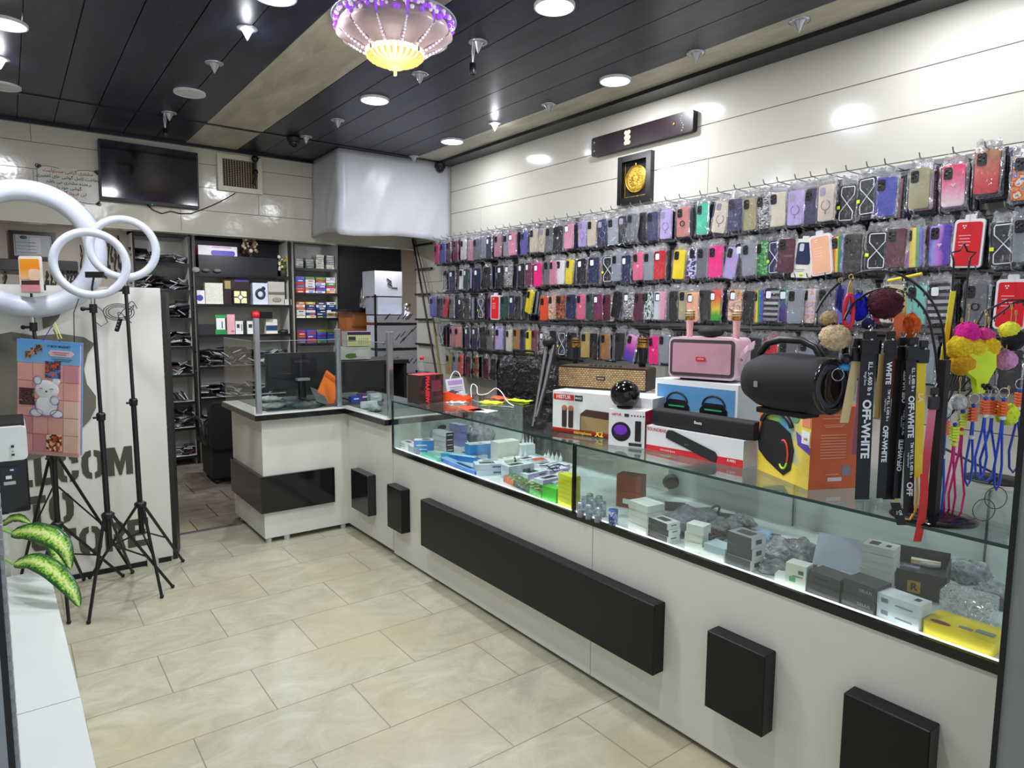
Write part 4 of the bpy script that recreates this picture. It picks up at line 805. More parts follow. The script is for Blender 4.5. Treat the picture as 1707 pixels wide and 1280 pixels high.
    for px, py, top, lb in ((961, 607, 563, 'black and gold microphone standing on the left end of the woven speaker'), (1074, 613, 561, 'black and gold microphone standing on the right end of the woven speaker')):
        p = PZ(px, py, zt+h2); tall = ZAT(px, top, p)-(zt+h2); mic(p.x+.03, p.y+.04, zt+h2+.001, tall*1.02, BLK, c_('#30282a', .3, metal=.6), lb)
    # globe box
    mid, yaw, w, h = seat((1014, 741), (1074, 748), ZT, 681)
    t = T2('globe_speaker_carton', 'small white carton picturing a purple globe speaker, red on its side', 'carton', mid, yaw, ZT)
    facebox(MB(), w, .10, h, PAPER, c_('#b02030'), c_('#e8dfe0')).build('box', t); m = MB(); m.text('HISTUR', h*.085, RED, (-w*.28, -.002, h*.86), bold=.03); m.box((w*.0, -.001, h*.86), (w*.12, .002, h*.08), c_('#2f3133'))
    for k in range(5): m.ball((w*(.14+.08*k), -.001, h*.86), w*.022, DGREY, 8, 6, (1, .2, 1))
    m.build('lettering', t); m = MB(); m.ball((-w*.15, -.001, h*.40), w*.27, c_('#241430', .2), 20, 12, (1, .06, .95)); m.ball((-w*.15, -.004, h*.45), w*.19, c_('#7a30c8', .3), 16, 10, (1, .05, .7)); m.rr((w*.32, -.002, h*.45), (w*.16, .002, h*.55), .004, c_('#1a1a22')); m.box((w*.25, -.002, h*.08), (w*.35, .002, h*.08), c_('#2a2c30')); m.build('picture', t)
    p = PZ(1060, 682, ZT+h); r = .062
    t = thing('globe_speaker', 'small round glossy black speaker on top of the globe speaker carton', 'speaker', (mid.x+.04, mid.y+.05, ZT+h+.001)); MB().ball((0, 0, r*.93), r, BLACK, 28, 16, (1, 1, .95)).build('body', t)
    m = MB(); 
    for i in range(6): a_ = -PI*.9+i*.28; m.ball((r*.93*math.cos(a_), r*.93*math.sin(a_), r*.75), .003, PAPER, 6, 4)
    for i in range(4): a_ = -PI*.8+i*.3; m.ball((r*.78*math.cos(a_), r*.78*math.sin(a_), r*1.45), .0025, PAPER, 6, 4)
    m.build('control_light', t); MB().lathe([(.03, 0), (.035, .004), (.028, .012)], BLKM, 20).build('base_ring', t)
    # blue party speaker carton and pink speaker
    mid, yaw, w, h = seat((1090, 733), (1226, 757), ZT, 630)
    t = T2('blue_speaker_carton', 'large white-edged blue carton picturing two black party speakers, under the pink speaker', 'carton', mid, yaw, ZT); ht = ZT+h
    facebox(MB(), w, .19, h, PAPER, c_('#c9d8da'), c_('#dfe6ea')).build('box', t)
    MB().box((-.0, -.001, h*.48), (w*.94, .002, h*.88), ramp_mat('blue_print', ['#9cc8dc', '#5a96c8'], 2, 0, .2)).build('print', t)
    m = MB()
    for s_ in (-1, 1):
        cx_ = s_*w*.21+(.01 if s_ > 0 else 0); m.prism([(cx_-w*.15, h*.18), (cx_-w*.16, h*.6), (cx_-w*.1, h*.70), (cx_+w*.1, h*.70), (cx_+w*.16, h*.6), (cx_+w*.15, h*.18)], -.005, -.002, c_('#17181c', .3)); m.ring((cx_, -.0035, h*.66), w*.13, .004, c_('#202226'), 'y', 20, 5, 0, 180, (1, .8)); m.box((cx_, -.006, h*.60), (w*.2, .002, .006), c_('#2fae6a')); m.box((cx_, -.006, h*.22), (.012, .002, .004), RED)
    m.build('picture', t)
    p0 = (mid.x, mid.y); mid2, yaw2, w2, h2 = seat((1114, 632), (1226, 640), ht, 563)
    t = T2('pink_speaker', 'pale pink leather-look speaker with dark frame and red badge on the blue carton', 'speaker', mid2, yaw2, ht+.002); PK = c_('#e6c3cf', .45); D_ = .16
    m = MB(); m.rr((0, D_/2, h2/2+.006), (w2, D_, h2-.006), .022, PK, seg=6); m.build('cabinet', t)
    m = MB(); m.rr((0, -.0015, h2/2+.006), (w2*.95, .006, h2*.86), .018, c_('#4d4247', .4), seg=5); m.build('front_frame', t, label='dark frame'); m = MB(); m.rr((0, -.006, h2/2+.006), (w2*.86, .005, h2*.70), .006, grille_mat('pink_grille', '#c995a6')); m.build('grille', t)
    m = MB(); m.rr((.0, -.010, h2*.52), (.04, .004, .016), .003, RED); m.text('HISTUR', .008, PAPER, (0, -.0125, h2*.52), bold=.02); m.build('badge', t)
    MB().box((0, .07, .003), (w2*.7, .1, .006), BLKM).build('foot', t)
    m = MB(); m.ribbon([(w2/2+.001, .03, h2*.62), (w2/2+.03, .035, h2*.80), (w2/2+.045, .06, h2*.88), (w2/2+.03, .11, h2*.86), (w2/2+.001, .14, h2*.75)], .03, PK, .004, (0, .35, 1)); m.tube([(w2/2, .045, h2*.55), (w2/2+.008, .045, h2*.5)], .004, CHROME); m.build('carry_strap', t)
    hz = ht+.002+h2+.003; M2 = Matrix.Translation((mid2.x, mid2.y, hz)) @ Matrix.Rotation(yaw2, 4, 'Z')
    for lx, ly, lb in ((-w2*.27, .05, 'pink and gold microphone on the left of the pink speaker top'), (w2*.42, .05, 'pink and gold microphone on the right of the pink speaker top')):
        p = M2 @ Vector((lx, ly, 0)); mic(p.x, p.y, hz, .115, c_('#e3a9ae', .35), c_('#f0e6d8', .3, metal=.5), lb)
    p = M2 @ Vector((.02, .035, 0)); t = thing('black_pouch', 'black oval earphone pouch lying between the pink microphones on the pink speaker', 'pouch', (p.x, p.y, hz), yaw2); m = MB(); m.ball((0, 0, .022), .022, BLKM, 20, 10, (2.6, 1.4, 1)); m.build('body', t); m = MB(); m.ring((.062, 0, .018), .006, .0015, CHROME, 'y', 12, 4); m.build('ring', t)
    # soundbar carton and soundbar
    mid, yaw, w, h = seat((1077, 748), (1238, 781), ZT, 708)
    t = T2('soundbar_carton', 'long white and red carton picturing a black soundbar at the counter front', 'carton', mid, yaw, ZT); D_ = .09
    facebox(MB(), w, D_, h, PAPER, c_('#d5d6d8'), PAPER).build('box', t)
    m = MB(); m.prism([(-w/2, 0), (w/2, 0), (w/2, h*.30), (-w/2, h*.20)], -.0015, 0, RED); m.build('red_band', t)
    m = MB(); m.prism([(-w*.27, h*.80), (-w*.25, h*.94), (-w*.20, h*.95), (w*.24, h*.42), (w*.26, h*.30), (w*.25, h*.02), (w*.20, h*.05), (-w*.27, h*.62)], -.005, -.001, c_('#24262a', .4)); m.text('Sound', .008, GREY, (-.02, -.0065, h*.5)); m.build('picture', t)
    m = MB(); m.text('SOUNDBAR', h*.18, c_('#c8203a'), (-w*.38, -.002, h*.86), bold=.02); m.text('S O U N D B A R', h*.10, PAPER, (-w*.25, -.003, h*.10), bold=.02); m.text('E-9021', h*.13, PAPER, (w*.40, -.003, h*.20), bold=.03); m.text('ORIX', h*.2, GREY, (0, 0, 0)) if 0 else None; m.build('lettering', t)
    zz = ZT+h; MM = Matrix.Translation((mid.x, mid.y, zz)) @ Matrix.Rotation(yaw, 4, 'Z'); p = MM @ Vector((.02, .015, 0))
    t = thing('soundbar', 'long black fabric soundbar lying on its white and red carton', 'soundbar', (p.x, p.y, zz+.001), yaw); L_ = w*1.03
    m = MB(); m.rr((0, .032, .034), (L_, .064, .066), .012, grille_mat('black_fabric', '#131316'), 'x', 5); m.build('body', t); m = MB(); m.text('Beats', .016, PAPER, (-.005, -.0015, .036), bold=.02); m.build('badge', t)
    MB().box((0, .032, .001), (L_*.7, .04, .003), BLKM).build('foot', t)
    # orange boombox carton
    C = PZ(1347, 817, ZT); A = PZ(1263, 782, ZT); d = (A-C).normalized(); w = .29; h = ZAT(1347, 679, C)-ZT; L0 = C+d*w; mid = (C+L0)/2; yaw = math.atan2(-d.y, -d.x); D_ = .17
    t = T2('boombox_carton', 'big colourful carton with orange side picturing a black boombox', 'carton', mid, yaw, ZT)
    RB = ramp_mat('rainbow_swirl', ['#e83a20', '#f07a28', '#8fbf5a', '#4a9ac8', '#f0d850', '#e8c850'], 0, -.16, .22, wave=.10)
    facebox(MB(), w, D_, h, RB, c_('#d9622a', .4), c_('#d0561e', .45)).build('box', t)
    m = MB(); m.prism([(-w*.5, 0), (w*.5, 0), (w*.5, h*.14), (w*.2, h*.26), (-w*.1, h*.16), (-w*.5, h*.30)], -.0012, 0, c_('#f2d23a', .4)); m.prism([(w*.28, h*.5), (w*.5, h*.42), (w*.5, h*.5), (w*.34, h*.62), (w*.24, h*.66)], -.0012, 0, c_('#5a48b0', .4)); m.ball((w*.22, -.001, h*.84), .022, c_('#6a9a6a', .4), 14, 8, (1, .05, 1)); m.box((w*.42, -.0015, h*.62), (w*.14, .001, h*.16), PAPER); m.box((w*.42, -.0015, h*.84), (w*.14, .001, h*.18), c_('#e89070')); m.text('X40', .012, c_('#c0401a'), (w*.42, -.0025, h*.60), bold=.02); m.build('print', t)
    m = MB(); K = c_('#141518', .4); m.prism([(-w*.50, h*.42), (-w*.42, h*.72), (-w*.1, h*.72), (w*.14, h*.62), (w*.22, h*.42), (w*.18, h*.16), (w*.05, h*.06), (-w*.3, h*.18), (-w*.47, h*.28)], -.004, -.001, K); m.ring((-w*.12, -.004, h*.66), w*.30, .009, K, 'y', 24, 6, 10, 175, (1, .55))
    m.ring((w*.04, -.005, h*.33), w*.13, .004, c_('#e84a30'), 'y', 20, 5, -30, 110, (.7, 1.25)); m.ring((w*.04, -.005, h*.33), w*.13, .004, c_('#c8e83a'), 'y', 20, 5, 230, 330, (.7, 1.25)); m.build('picture', t)
    m = MB(); mc = c_('#f0b890', .5); x_ = w/2+.0008
    for k, (zz, ww) in enumerate([(h*.86, .09), (h*.78, .08), (h*.76, .07)]+[(h*(.66-.035*i), .10) for i in range(9)]+[(h*.18, .05)]): m.box((x_, .08, zz), (.001, ww*.9, .0022), mc)
    m.text('TODAY SOUND MAKE', .009, mc, (x_+.001, .085, h*.90), '+x', .02); m.box((x_, .13, h*.22), (.001, .03, h*.12), c_('#8a8f96', .5)); m.box((x_, .09, h*.12), (.001, .05, .012), c_('#dfe3e6', .5)); m.build('small_print', t)
    zz = ZT+h; MM = Matrix.Translation((mid.x, mid.y, zz)) @ Matrix.Rotation(yaw, 4, 'Z')
    # boombox
    pl, pr = PD(1264, 608, 1.98), PD(1372, 618, 1.80); ax = (pr-pl).to_2d(); yb = math.atan2(ax.y, ax.x); c0 = (pl+pr)/2; LB = .26; RB_ = .083
    t = thing('boombox_speaker', 'barrel-shaped black boombox speaker with arched handle on the colourful carton', 'speaker', (c0.x, c0.y, zz+.002), yb)
    FB = grille_mat('boombox_fabric', '#0e0e11'); m = MB(); m.lathe([(.001, -LB/2-.012), (.03, -LB/2-.01), (.058, -LB/2+.01), (.076, -LB/2+.05), (RB_, -.02), (RB_, .04), (.079, LB/2-.025), (.074, LB/2)], FB, 32, (0, 0, RB_+.01), 'x'); m.build('body', t)
    m = MB(); m.lathe([(.074, LB/2-.004), (.078, LB/2+.004), (.074, LB/2+.012), (.062, LB/2+.014), (.058, LB/2+.004)], mat('boombox_rim', '#1a1b1f', .12), 32, (0, 0, RB_+.01), 'x'); m.build('end_rim', t)
    m = MB(); m.lathe([(.058, LB/2+.003), (.052, LB/2-.004), (.045, LB/2+.002)], mat('blue_grey_rubber', '#39435c', .2), 32, (0, 0, RB_+.01), 'x'); m.lathe([(.046, LB/2+.001), (.03, LB/2-.008), (.001, LB/2-.010)], BLACK, 24, (0, 0, RB_+.01), 'x'); m.build('woofer', t)
    m = MB(); hp = [(-.105, 0, RB_*1.5), (-.10, 0, RB_*2.05), (-.075, 0, RB_*2.42), (-.03, 0, RB_*2.56), (.04, 0, RB_*2.55), (.08, 0, RB_*2.35), (.105, 0, RB_*1.95), (.115, 0, RB_*1.5)]; m.tube(hp, .0105, BLK, 10); m.build('handle', t)
    MB().box((0, 0, .008), (.16, .07, .016), BLKM, b=.003).build('foot', t); m = MB(); p_ = -.045; m.box((p_, -RB_+.002, RB_+.004), (.012, .006, .016), GREY); m.build('badge', t)
    # black laptop bag and tripod behind
    p = PX(868, 668, 2.66)
    t = thing('laptop_bag', 'puffy black wrapped laptop bag standing behind the far part of the showcase', 'bag', (2.74, p.y, 0), -PI/2+.15)
    BG = mat('black_crinkle_vinyl', '#0d0d10', .25, bump=1, bscale=22, bdist=.03); zc = 1.07
    m = MB(); m.ball((0, 0, zc), 1, BG, 28, 18, (.27, .09, .20), fn=lambda d: 1/max(abs(d[0])**4+abs(d[1])**4+abs(d[2])**4, .05)**.25); m.build('body', t)
    m = MB(); m.tube([(-.1, -.05, zc+.18), (-.1, -.06, zc+.24), (.1, -.06, zc+.24), (.1, -.05, zc+.18)], .009, BLK, 8); m.build('handle', t)
    m = MB(); m.box((0, -.0, .435), (.4, .14, .87), DGREY, b=.01); m.build('stand_box', t, label='dark stool under the bag')
    t = thing('folded_tripod', 'folded black tripod leaning against the black bag, its feet over the counter', 'tripod', (0, 0, 0)); a, b = PD(912, 578, 3.12), PD(888, 712, 2.72)
    for k, (dx, dy) in enumerate(((0, 0), (.02, .012), (.008, .03))):
        m = MB(); m.tube([a+Vector((dx*1.6, -dy, 0)), (a+b)/2+Vector((dx, -dy*.8, 0)), b+Vector((dx*.4, -dy*.6, .02*k))], .011, BLK, 8, rf=lambda q: 1.15-.5*q); m.build('leg', t)
    m = MB(); m.ball(a+Vector((.01, 0, .02)), .03, BLK, 10, 8); m.box(a+Vector((.01, 0, -.06)), (.05, .05, .05), BLK); m.build('head', t)
top_items()
# ---------------------------------------------------------------- lanyard and keychain stands
def strap(lb, x0, y0, x1, y1, wpx, col, D=1.73, text=None, bend=0, loop=False, cat='lanyard', tcol=None, flip=False, clip=True, ts=1.0):
    a = PD(x0, y0, D); s_ = D/FPX; dx, dz, w = (x1-x0)*s_, -(y1-y0)*s_*1.0, wpx*s_
    t = thing('lanyard' if cat == 'lanyard' else cat.replace(' ', '_'), lb, cat, tuple(a), CAMYAW, group=None); mt = c_(col, .45) if isinstance(col, str) else col
    n = 14; P = [(dx*k/n+bend*math.sin(PI*k/n), 0, dz*k/n) for k in range(n+1)]
    m = MB(); m.ribbon(P, w, mt, .0022, (1, 0, 0))
    if loop: m.ribbon([(p[0]+.004, .028*math.sin(PI*.5*(1-k/n))+.004, p[2]) for k, p in enumerate(P)][::-1], w, mt, .0022, (1, 0, 0)); m.ribbon([(P[-1][0], .0, P[-1][2]), (P[-1][0]+.002, .006, P[-1][2]-.006), (P[-1][0]+.004, .012, P[-1][2])], w, mt, .0022, (1, 0, 0))
    m.build('strap', t)
    if text:
        m = MB(); ang = math.atan2(dz, dx); L_ = math.hypot(dx, dz); TC = c_(tcol or '#eef2f8', .4); pos = .02
        for s in text:
            big = s.isupper() and len(s) > 3; size = w*(.80 if big else .42)*ts; vs, fs = text_mesh(s, .04 if big else .02); wd = (max(v[0] for v in vs)-min(v[0] for v in vs))*size
            if pos+wd > L_-.004: 
                if big and pos+wd*.55 < L_: s = s[:3]; vs, fs = text_mesh(s, .04); wd = (max(v[0] for v in vs)-min(v[0] for v in vs))*size
                else: break
            k = (pos+wd/2)/L_; c = (dx*k+bend*math.sin(PI*k)+(0 if big else w*.16), -.003, dz*k); m.text(s, size, TC, c, bold=(.04 if big else .02), rot=ang+(PI if flip else 0))
            if not big: m.text('Virgil Securing System'[:max(4, int(wd/size*2))], size*.55, TC, (c[0]-w*.32, -.003, c[2]), bold=.01, rot=ang)
            pos += wd+.012
        m.build('lettering', t)
    if clip:
        m = MB(); m.rr((0, -.004, .018), (w*1.15, .012, .036), .004, BLK); m.rr((0, -.004, .048), (w*.8, .010, .022), .003, BLK); bk = m.build('buckle', t, label='black buckle')
        m = MB(); m.ball((0, -.012, .038), .004, CHROME, 8, 6); m.tube([(0, -.004, .058), (.004, -.006, .068), (0, -.004, .076), (-.005, -.004, .068)], .0016, CHROME, 5); m.build('snap_hook', bk)
    return t
OW = ['OFF-WHITE', 'TM W ILL. 5.400 lb s', 'OFF-WHITE', 'TM W ILL. 5.400 lb s', 'OFF-WHITE']
OW2 = ['ILL. 5.400 lb s', 'OFF-WHITE', 'TM W ILL. 5.400 lb s', 'OFF-WHITE']
def stands():
    # front stand
    b = PZ(1555, 862, ZT); DD = 1.87
    t = thing('lanyard_stand', 'black metal stand with round base and arched hook rails holding the black lanyards', 'display stand', (b.x, b.y, ZT))
    MB().lathe([(.001, .012), (.04, .013), (.10, .006), (.106, .001), (.106, 0), (.001, 0)], mat('gloss_black_base', '#14141c', .1), 40).build('base_disc', t)
    MI = Matrix.Translation((-b.x, -b.y, -ZT)); m = MB(); m.box((0, 0, .215), (.032, .02, .43), BLKM); m.build('pole', t)
    def arc(pts, D0, D1, r=.0035):
        m = MB(); m.M = MI; n = len(pts); m.tube([PD(x, y, D0+(D1-D0)*i/(n-1)) for i, (x, y) in enumerate(pts)], r, BLK, 8); m.build('arched_rail', t)
    zt = .43+ZT; base = (b.x, b.y, zt)
    def arcpts(cx_, cy_, rx, ry, a0, a1, n=22): return [(cx_+rx*math.cos(math.radians(a0+(a1-a0)*i/n)), cy_-ry*math.sin(math.radians(a0+(a1-a0)*i/n))) for i in range(n+1)]
    arc(arcpts(1462, 572, 112, 121, 155, 0)+[(1577, 620), (1570, 700), (1562, 740)], 1.78, 1.87); arc(arcpts(1478, 560, 75, 79, 160, 10)+[(1560, 590), (1566, 660), (1562, 730)], 1.72, 1.87)
    m = MB(); m.M = MI
    for cx_, cy_, rx, ry, D0, D1 in ((1462, 572, 112, 121, 1.78, 1.84), (1478, 560, 75, 79, 1.72, 1.8)):
        for i in range(11):
            a = math.radians(145-i*11); p = PD(cx_+rx*math.cos(a), cy_-ry*math.sin(a), D0+(D1-D0)*i/14); m.tube([p, p+Vector((-.002, -.002, -.009)), p+Vector((.003, 0, -.014)), p+Vector((.008, 0, -.009))], .0014, BLK, 4)
    o = m.build('rail_hook', t); o['kind'] = 'stuff'
    ow = 'black lettered lanyard with white OFF-WHITE text, '
    strap(ow+'widest and leftmost of them', 1447, 590, 1452, 838, 24, '#0b0d14', 1.72, OW2, clip=True)
    strap(ow+'second from left, hanging straight', 1482, 590, 1484, 836, 15, '#0b0d14', 1.735, ['WHITE']+OW[1:], clip=True)
    strap('plain black lanyard between two lettered ones, hanging behind them', 1503, 600, 1497, 838, 20, '#0a0b10', 1.76)
    strap(ow+'narrow one with upside-down text', 1511, 605, 1510, 836, 13, '#0b0d14', 1.745, OW, flip=True, clip=False)
    strap(ow+'rightmost, longest of the row', 1519, 600, 1532, 862, 17, '#0b0d14', 1.73, OW2)
    strap('beige ribbon wrist strap hanging furthest left on the stand', 1427, 602, 1413, 706, 14, '#dcc48f', 1.74, cat='wrist strap')
    strap('tan ribbon strap between the two leftmost black lanyards', 1471, 590, 1469, 698, 10, '#c8a765', 1.75, cat='wrist strap', clip=False)
    strap('pale pink narrow strap left of the widest black lanyard', 1438, 610, 1432, 760, 9, '#c77a92', 1.76, cat='wrist strap', clip=False)
    strap('red strap with orange and green top between the black lanyards', 1499, 522, 1490, 666, 15, ramp_mat('red_green_strap', ['#e8341e', '#e8341e', '#e8341e', '#3aa85a', '#f06a20', '#f06a20'], 2, -.22, 0, wave=.02), 1.765, cat='wrist strap', clip=False)
    t2 = strap('yellow lanyard looping below the counter edge right of the black ones', 1536, 605, 1543, 800, 15, '#f2cf10', 1.735, None)
    m = MB(); s_ = 1.735/FPX; m.tube([((x-1536)*s_, .002, -(y-605)*s_) for x, y in ((1543, 798), (1546, 830), (1544, 858), (1536, 874), (1525, 872), (1514, 860), (1510, 838))], .003, c_('#f0b818', .4), 6); m.build('cord_loop', t2)
    m = MB(); m.text('LA', .02, c_('#f8f0c0'), (.002, -.003, -.09), bold=.03, rot=-PI/2); m.build('lettering', t2)
    strap('plain red ribbon hanging lowest, down past the counter edge', 1541, 790, 1537, 906, 13, '#d8201c', 1.74, bend=.006, cat='ribbon', clip=False)
    strap('pink glitter strap turning red, next to the black stand pole', 1554, 682, 1549, 800, 13, ramp_mat('pink_red_strap', ['#c81c24', '#d02a40', '#d8607e', '#e07a94'], 2, -.18, 0), 1.77, cat='wrist strap')
    strap('small black end strap lettered in white, curled under the black lanyards', 1492, 838, 1506, 876, 16, '#0a0c12', 1.73, ['Off', 'White'], cat='lanyard', clip=False)
    for x, y, r, c, lb, D in ((1475, 506, 26, '#4a0d20', 'burgundy fur pom-pom keyring at the middle of the lanyard stand', 1.74), (1392, 562, 23, '#d9c09a', 'cream fur pom-pom keyring at the left of the lanyard stand', 1.76), (1382, 530, 13, '#b99c70', 'small tan fur ball above the cream pom-pom', 1.77), (1432, 512, 14, '#1420d8', 'bright blue fur tassel keyring left of the burgundy pom-pom', 1.77), (1519, 543, 13, '#f06414', 'orange fur pom-pom keyring right of the burgundy one', 1.78), (1447, 540, 9, '#1c1c50', 'small dark blue fur ball under the burgundy pom-pom', 1.75)):
        p = PD(x, y, D); R = random.Random(x); t2 = thing('pompom_keyring', lb, 'keyring', tuple(p)); rr_ = r*1.15*D/FPX; sc = (1, 1, 1.5) if c in ('#1420d8', '#f06414') else (1, 1, .9)
        m = MB(); m.ball((0, 0, 0), rr_*.9, mat('fur_'+c, c, .9, var=.25, scale=120, bump=1, bscale=160, bdist=.01), 28, 18, sc, fn=lambda d: 1+R.uniform(-.10, .12)); m.build('fur_ball', t2)
        m = MB(); m.ring((0, 0, rr_*sc[2]+.006), .007, .001, CHROME, 'y', 14, 4); m.tube([(0, 0, rr_*sc[2]), (0, 0, rr_*sc[2]+.03)], .001, CHROME, 4); m.build('chain', t2)
    p = PD(1415, 520, 1.75); t2 = thing('carabiner_keyring', 'red strap loop with silver ring hanging above the beige ribbon', 'keyring', tuple(p), CAMYAW); m = MB(); m.ring((0, 0, 0), .030, .006, c_('#d01c30', .4), 'y', 24, 6, 0, 360, (.38, 1.5)); m.build('strap_loop', t2); m = MB(); m.ring((.0, 0, -.075), .016, .0018, CHROME, 'y', 20, 5); m.tube([(0, 0, -.044), (0, 0, -.06)], .003, CHROME, 5); m.build('ring', t2)
    p = PD(1410, 612, 1.76); t2 = thing('figure_keyring', 'small blue and dark ball keyring hanging left of the beige ribbon', 'keyring', tuple(p), CAMYAW); m = MB(); m.ball((0, 0, 0), .016, c_('#3aa0e0'), 12, 8, (1.2, .8, .6)); m.build('blue_charm', t2); m = MB(); m.ball((0, 0, .022), .014, c_('#202838'), 12, 8); m.ring((-.02, 0, -.02), .016, .0016, CHROME, 'y', 16, 4); m.build('ball', t2)
    for x, y, c, lb in ((1400, 480, '#2a2f8a', 'dark blue cord keyring at the left end of the outer arch'), (1418, 474, '#c8b070', 'gold chain keyring hanging from the outer arch'), (1448, 500, '#8a7ad0', 'lilac tassel keyring under the inner arch'), (1462, 500, '#c02868', 'crimson tassel keyring under the inner arch'), (1484, 495, '#b01840', 'dark red tassel keyring beside the crimson one'), (1497, 500, '#2a6a50', 'green leather tassel keyring under the inner arch'), (1508, 495, '#e8e0a0', 'pale yellow tassel keyring under the inner arch right side')):
        p = PD(x, y, 1.79); t2 = thing('tassel_keyring', lb, 'keyring', tuple(p), CAMYAW); m = MB()
        for k in range(5): m.tube([(0, 0, .01), (-.006+.003*k, 0, -.01), (-.008+.004*k, .003*(k % 2), -.05-.004*k % 3)], .0022, c_(c, .5), 5)
        m.build('tassel', t2); m = MB(); m.ring((0, 0, .02), .006, .0012, c_('#c9b060', .3, metal=.8), 'y', 12, 4); m.build('ring', t2)
    # star-topped keychain stand on the right
    bx = PZ(1660, 800, ZT); t = thing('keychain_stand', 'wire keychain stand with a star on top at the right edge of the picture', 'display stand', (bx.x, bx.y, ZT)); MI = Matrix.Translation((-bx.x, -bx.y, -ZT))
    m = MB(); m.lathe([(.001, .01), (.09, .006), (.095, 0), (.001, 0)], BLK, 30); m.build('base_disc', t); 
    Dk = 1.88
    q0 = PD(1562, 740, 1.9)
    for pts in ([(1562, 740), (1585, 560), (1590, 435)], [(1564, 740), (1600, 600), (1616, 435)]):
        m = MB(); m.M = MI; m.tube([PD(x, y, 1.9) for x, y in pts], .003, BLK, 6); m.build('star_wire', t)
    st = [(1590, 435), (1586, 421), (1600, 418), (1607, 406), (1613, 419), (1627, 421), (1617, 430), (1616, 440)]
    m = MB(); m.M = MI; m.tube([PD(x, y, 1.9) for x, y in st], .0028, BLK, 6); m.build('star', t, label='black wire star')
    for pts in ([(1565, 700), (1600, 590), (1640, 520), (1680, 500), (1720, 500)], [(1566, 705), (1610, 600), (1650, 535), (1690, 505), (1730, 500)], [(1572, 700), (1600, 650), (1640, 605), (1680, 590), (1725, 588)], [(1573, 705), (1610, 660), (1650, 620), (1690, 600), (1730, 595)]):
        P = [PD(x, y, Dk+.03*(i/4)) for i, (x, y) in enumerate(pts)]; m = MB(); m.M = MI; Q = []
        for i in range(len(P)-1):
            for k in range(5): Q.append(P[i].lerp(P[i+1], k/5))
        m.tube(Q+[P[-1]], .003, BLK, 6)
        for k in range(3, len(Q), 2): m.tube([Q[k], Q[k]+Vector((0, 0, -.012)), Q[k]+Vector((.006, 0, -.008))], .0012, BLK, 4)
        m.build('arched_rail', t)
    m = MB(); m.M = MI; m.tube([PD(1563, 742, 1.9), (bx.x, bx.y, ZT+.02)], .004, BLK, 8); m.build('upright', t)
    strap('long yellow strap hanging on the wires left of the wire star stand', 1589, 485, 1578, 640, 9, '#f0dc18', 1.87, cat='wrist strap', clip=False)
    tag(MB().tube([PX(x, y, 2.90) for x, y in ((1480, 468), (1510, 462), (1537, 456))], .006, c_('#e8d030', .4), 8).build('yellow_stick'), 'short yellow stick lying across the hooks behind the arch', 'stick')
    for x, y, r, c, lb in ((1612, 556, 15, '#e01898', 'magenta fur keyring at the top left of the yellow ones'), (1640, 562, 12, '#d83a90', 'pink fur keyring right of the magenta one'), (1600, 580, 16, '#f2c818', 'golden yellow plush keyring, leftmost of the yellow bunch'), (1622, 582, 15, '#f4cc20', 'golden yellow plush keyring second from left'), (1645, 578, 15, '#f0c010', 'golden yellow plush keyring right of the bunch'), (1604, 606, 15, '#d8a010', 'mustard plush keyring under the golden ones'), (1683, 552, 12, '#e8e83a', 'light yellow star plush keyring near the right edge'), (1690, 565, 14, '#14161e', 'black fur keyring at the right edge'), (1676, 600, 13, '#d890c0', 'pink plush figure keyring near the right edge'), (1570, 680, 11, '#e8ecec', 'white and black eyed keyring beside the stand'), (1598, 670, 10, '#d8dcdc', 'white eyed keyring left of the beaded cords'), (1678, 690, 14, '#d8ee30', 'lime green eyed plush keyring low at the right edge')):
        D = 1.86; p = PD(x, y, D); R = random.Random(x); rr_ = r*1.28*D/FPX; t2 = thing('plush_keyring', lb, 'keyring', tuple(p)); m = MB(); m.ball((0, 0, 0), rr_, mat('plush_'+c, c, .85, var=.2, scale=100, bump=1, bscale=120, bdist=.008), 20, 12, fn=lambda d: 1+R.uniform(-.10, .10)); m.build('plush', t2)
        m = MB(); m.tube([(0, 0, rr_*.9), (.002, 0, rr_+.02), (0, 0, rr_+.035)], .0016, c_('#c9b060', .3, metal=.8), 5); m.ring((0, 0, rr_+.042), .007, .0013, c_('#c9b060', .3, metal=.8), 'y', 12, 4); m.build('chain', t2)
    p = PD(1632, 612, 1.85); t2 = thing('neon_glove_keyring', 'large neon yellow-green plush shape hanging under the golden keyrings', 'keyring', tuple(p), CAMYAW); s_ = 1.85/FPX
    m = MB(); m.prism([(x*s_, z*s_) for x, z in ((-32, 12), (-14, 28), (10, 34), (22, 26), (24, 0), (14, -20), (8, -42), (-2, -44), (-8, -20), (-26, -6))], -.012, .012, c_('#d8f020', .6)); m.build('plush', t2); m = MB()
    for k in range(4): m.ball(((4+k*4)*s_, -.014, -(30+k % 2*4)*s_), .006, BLK, 8, 6)
    m.build('black_bead', t2)
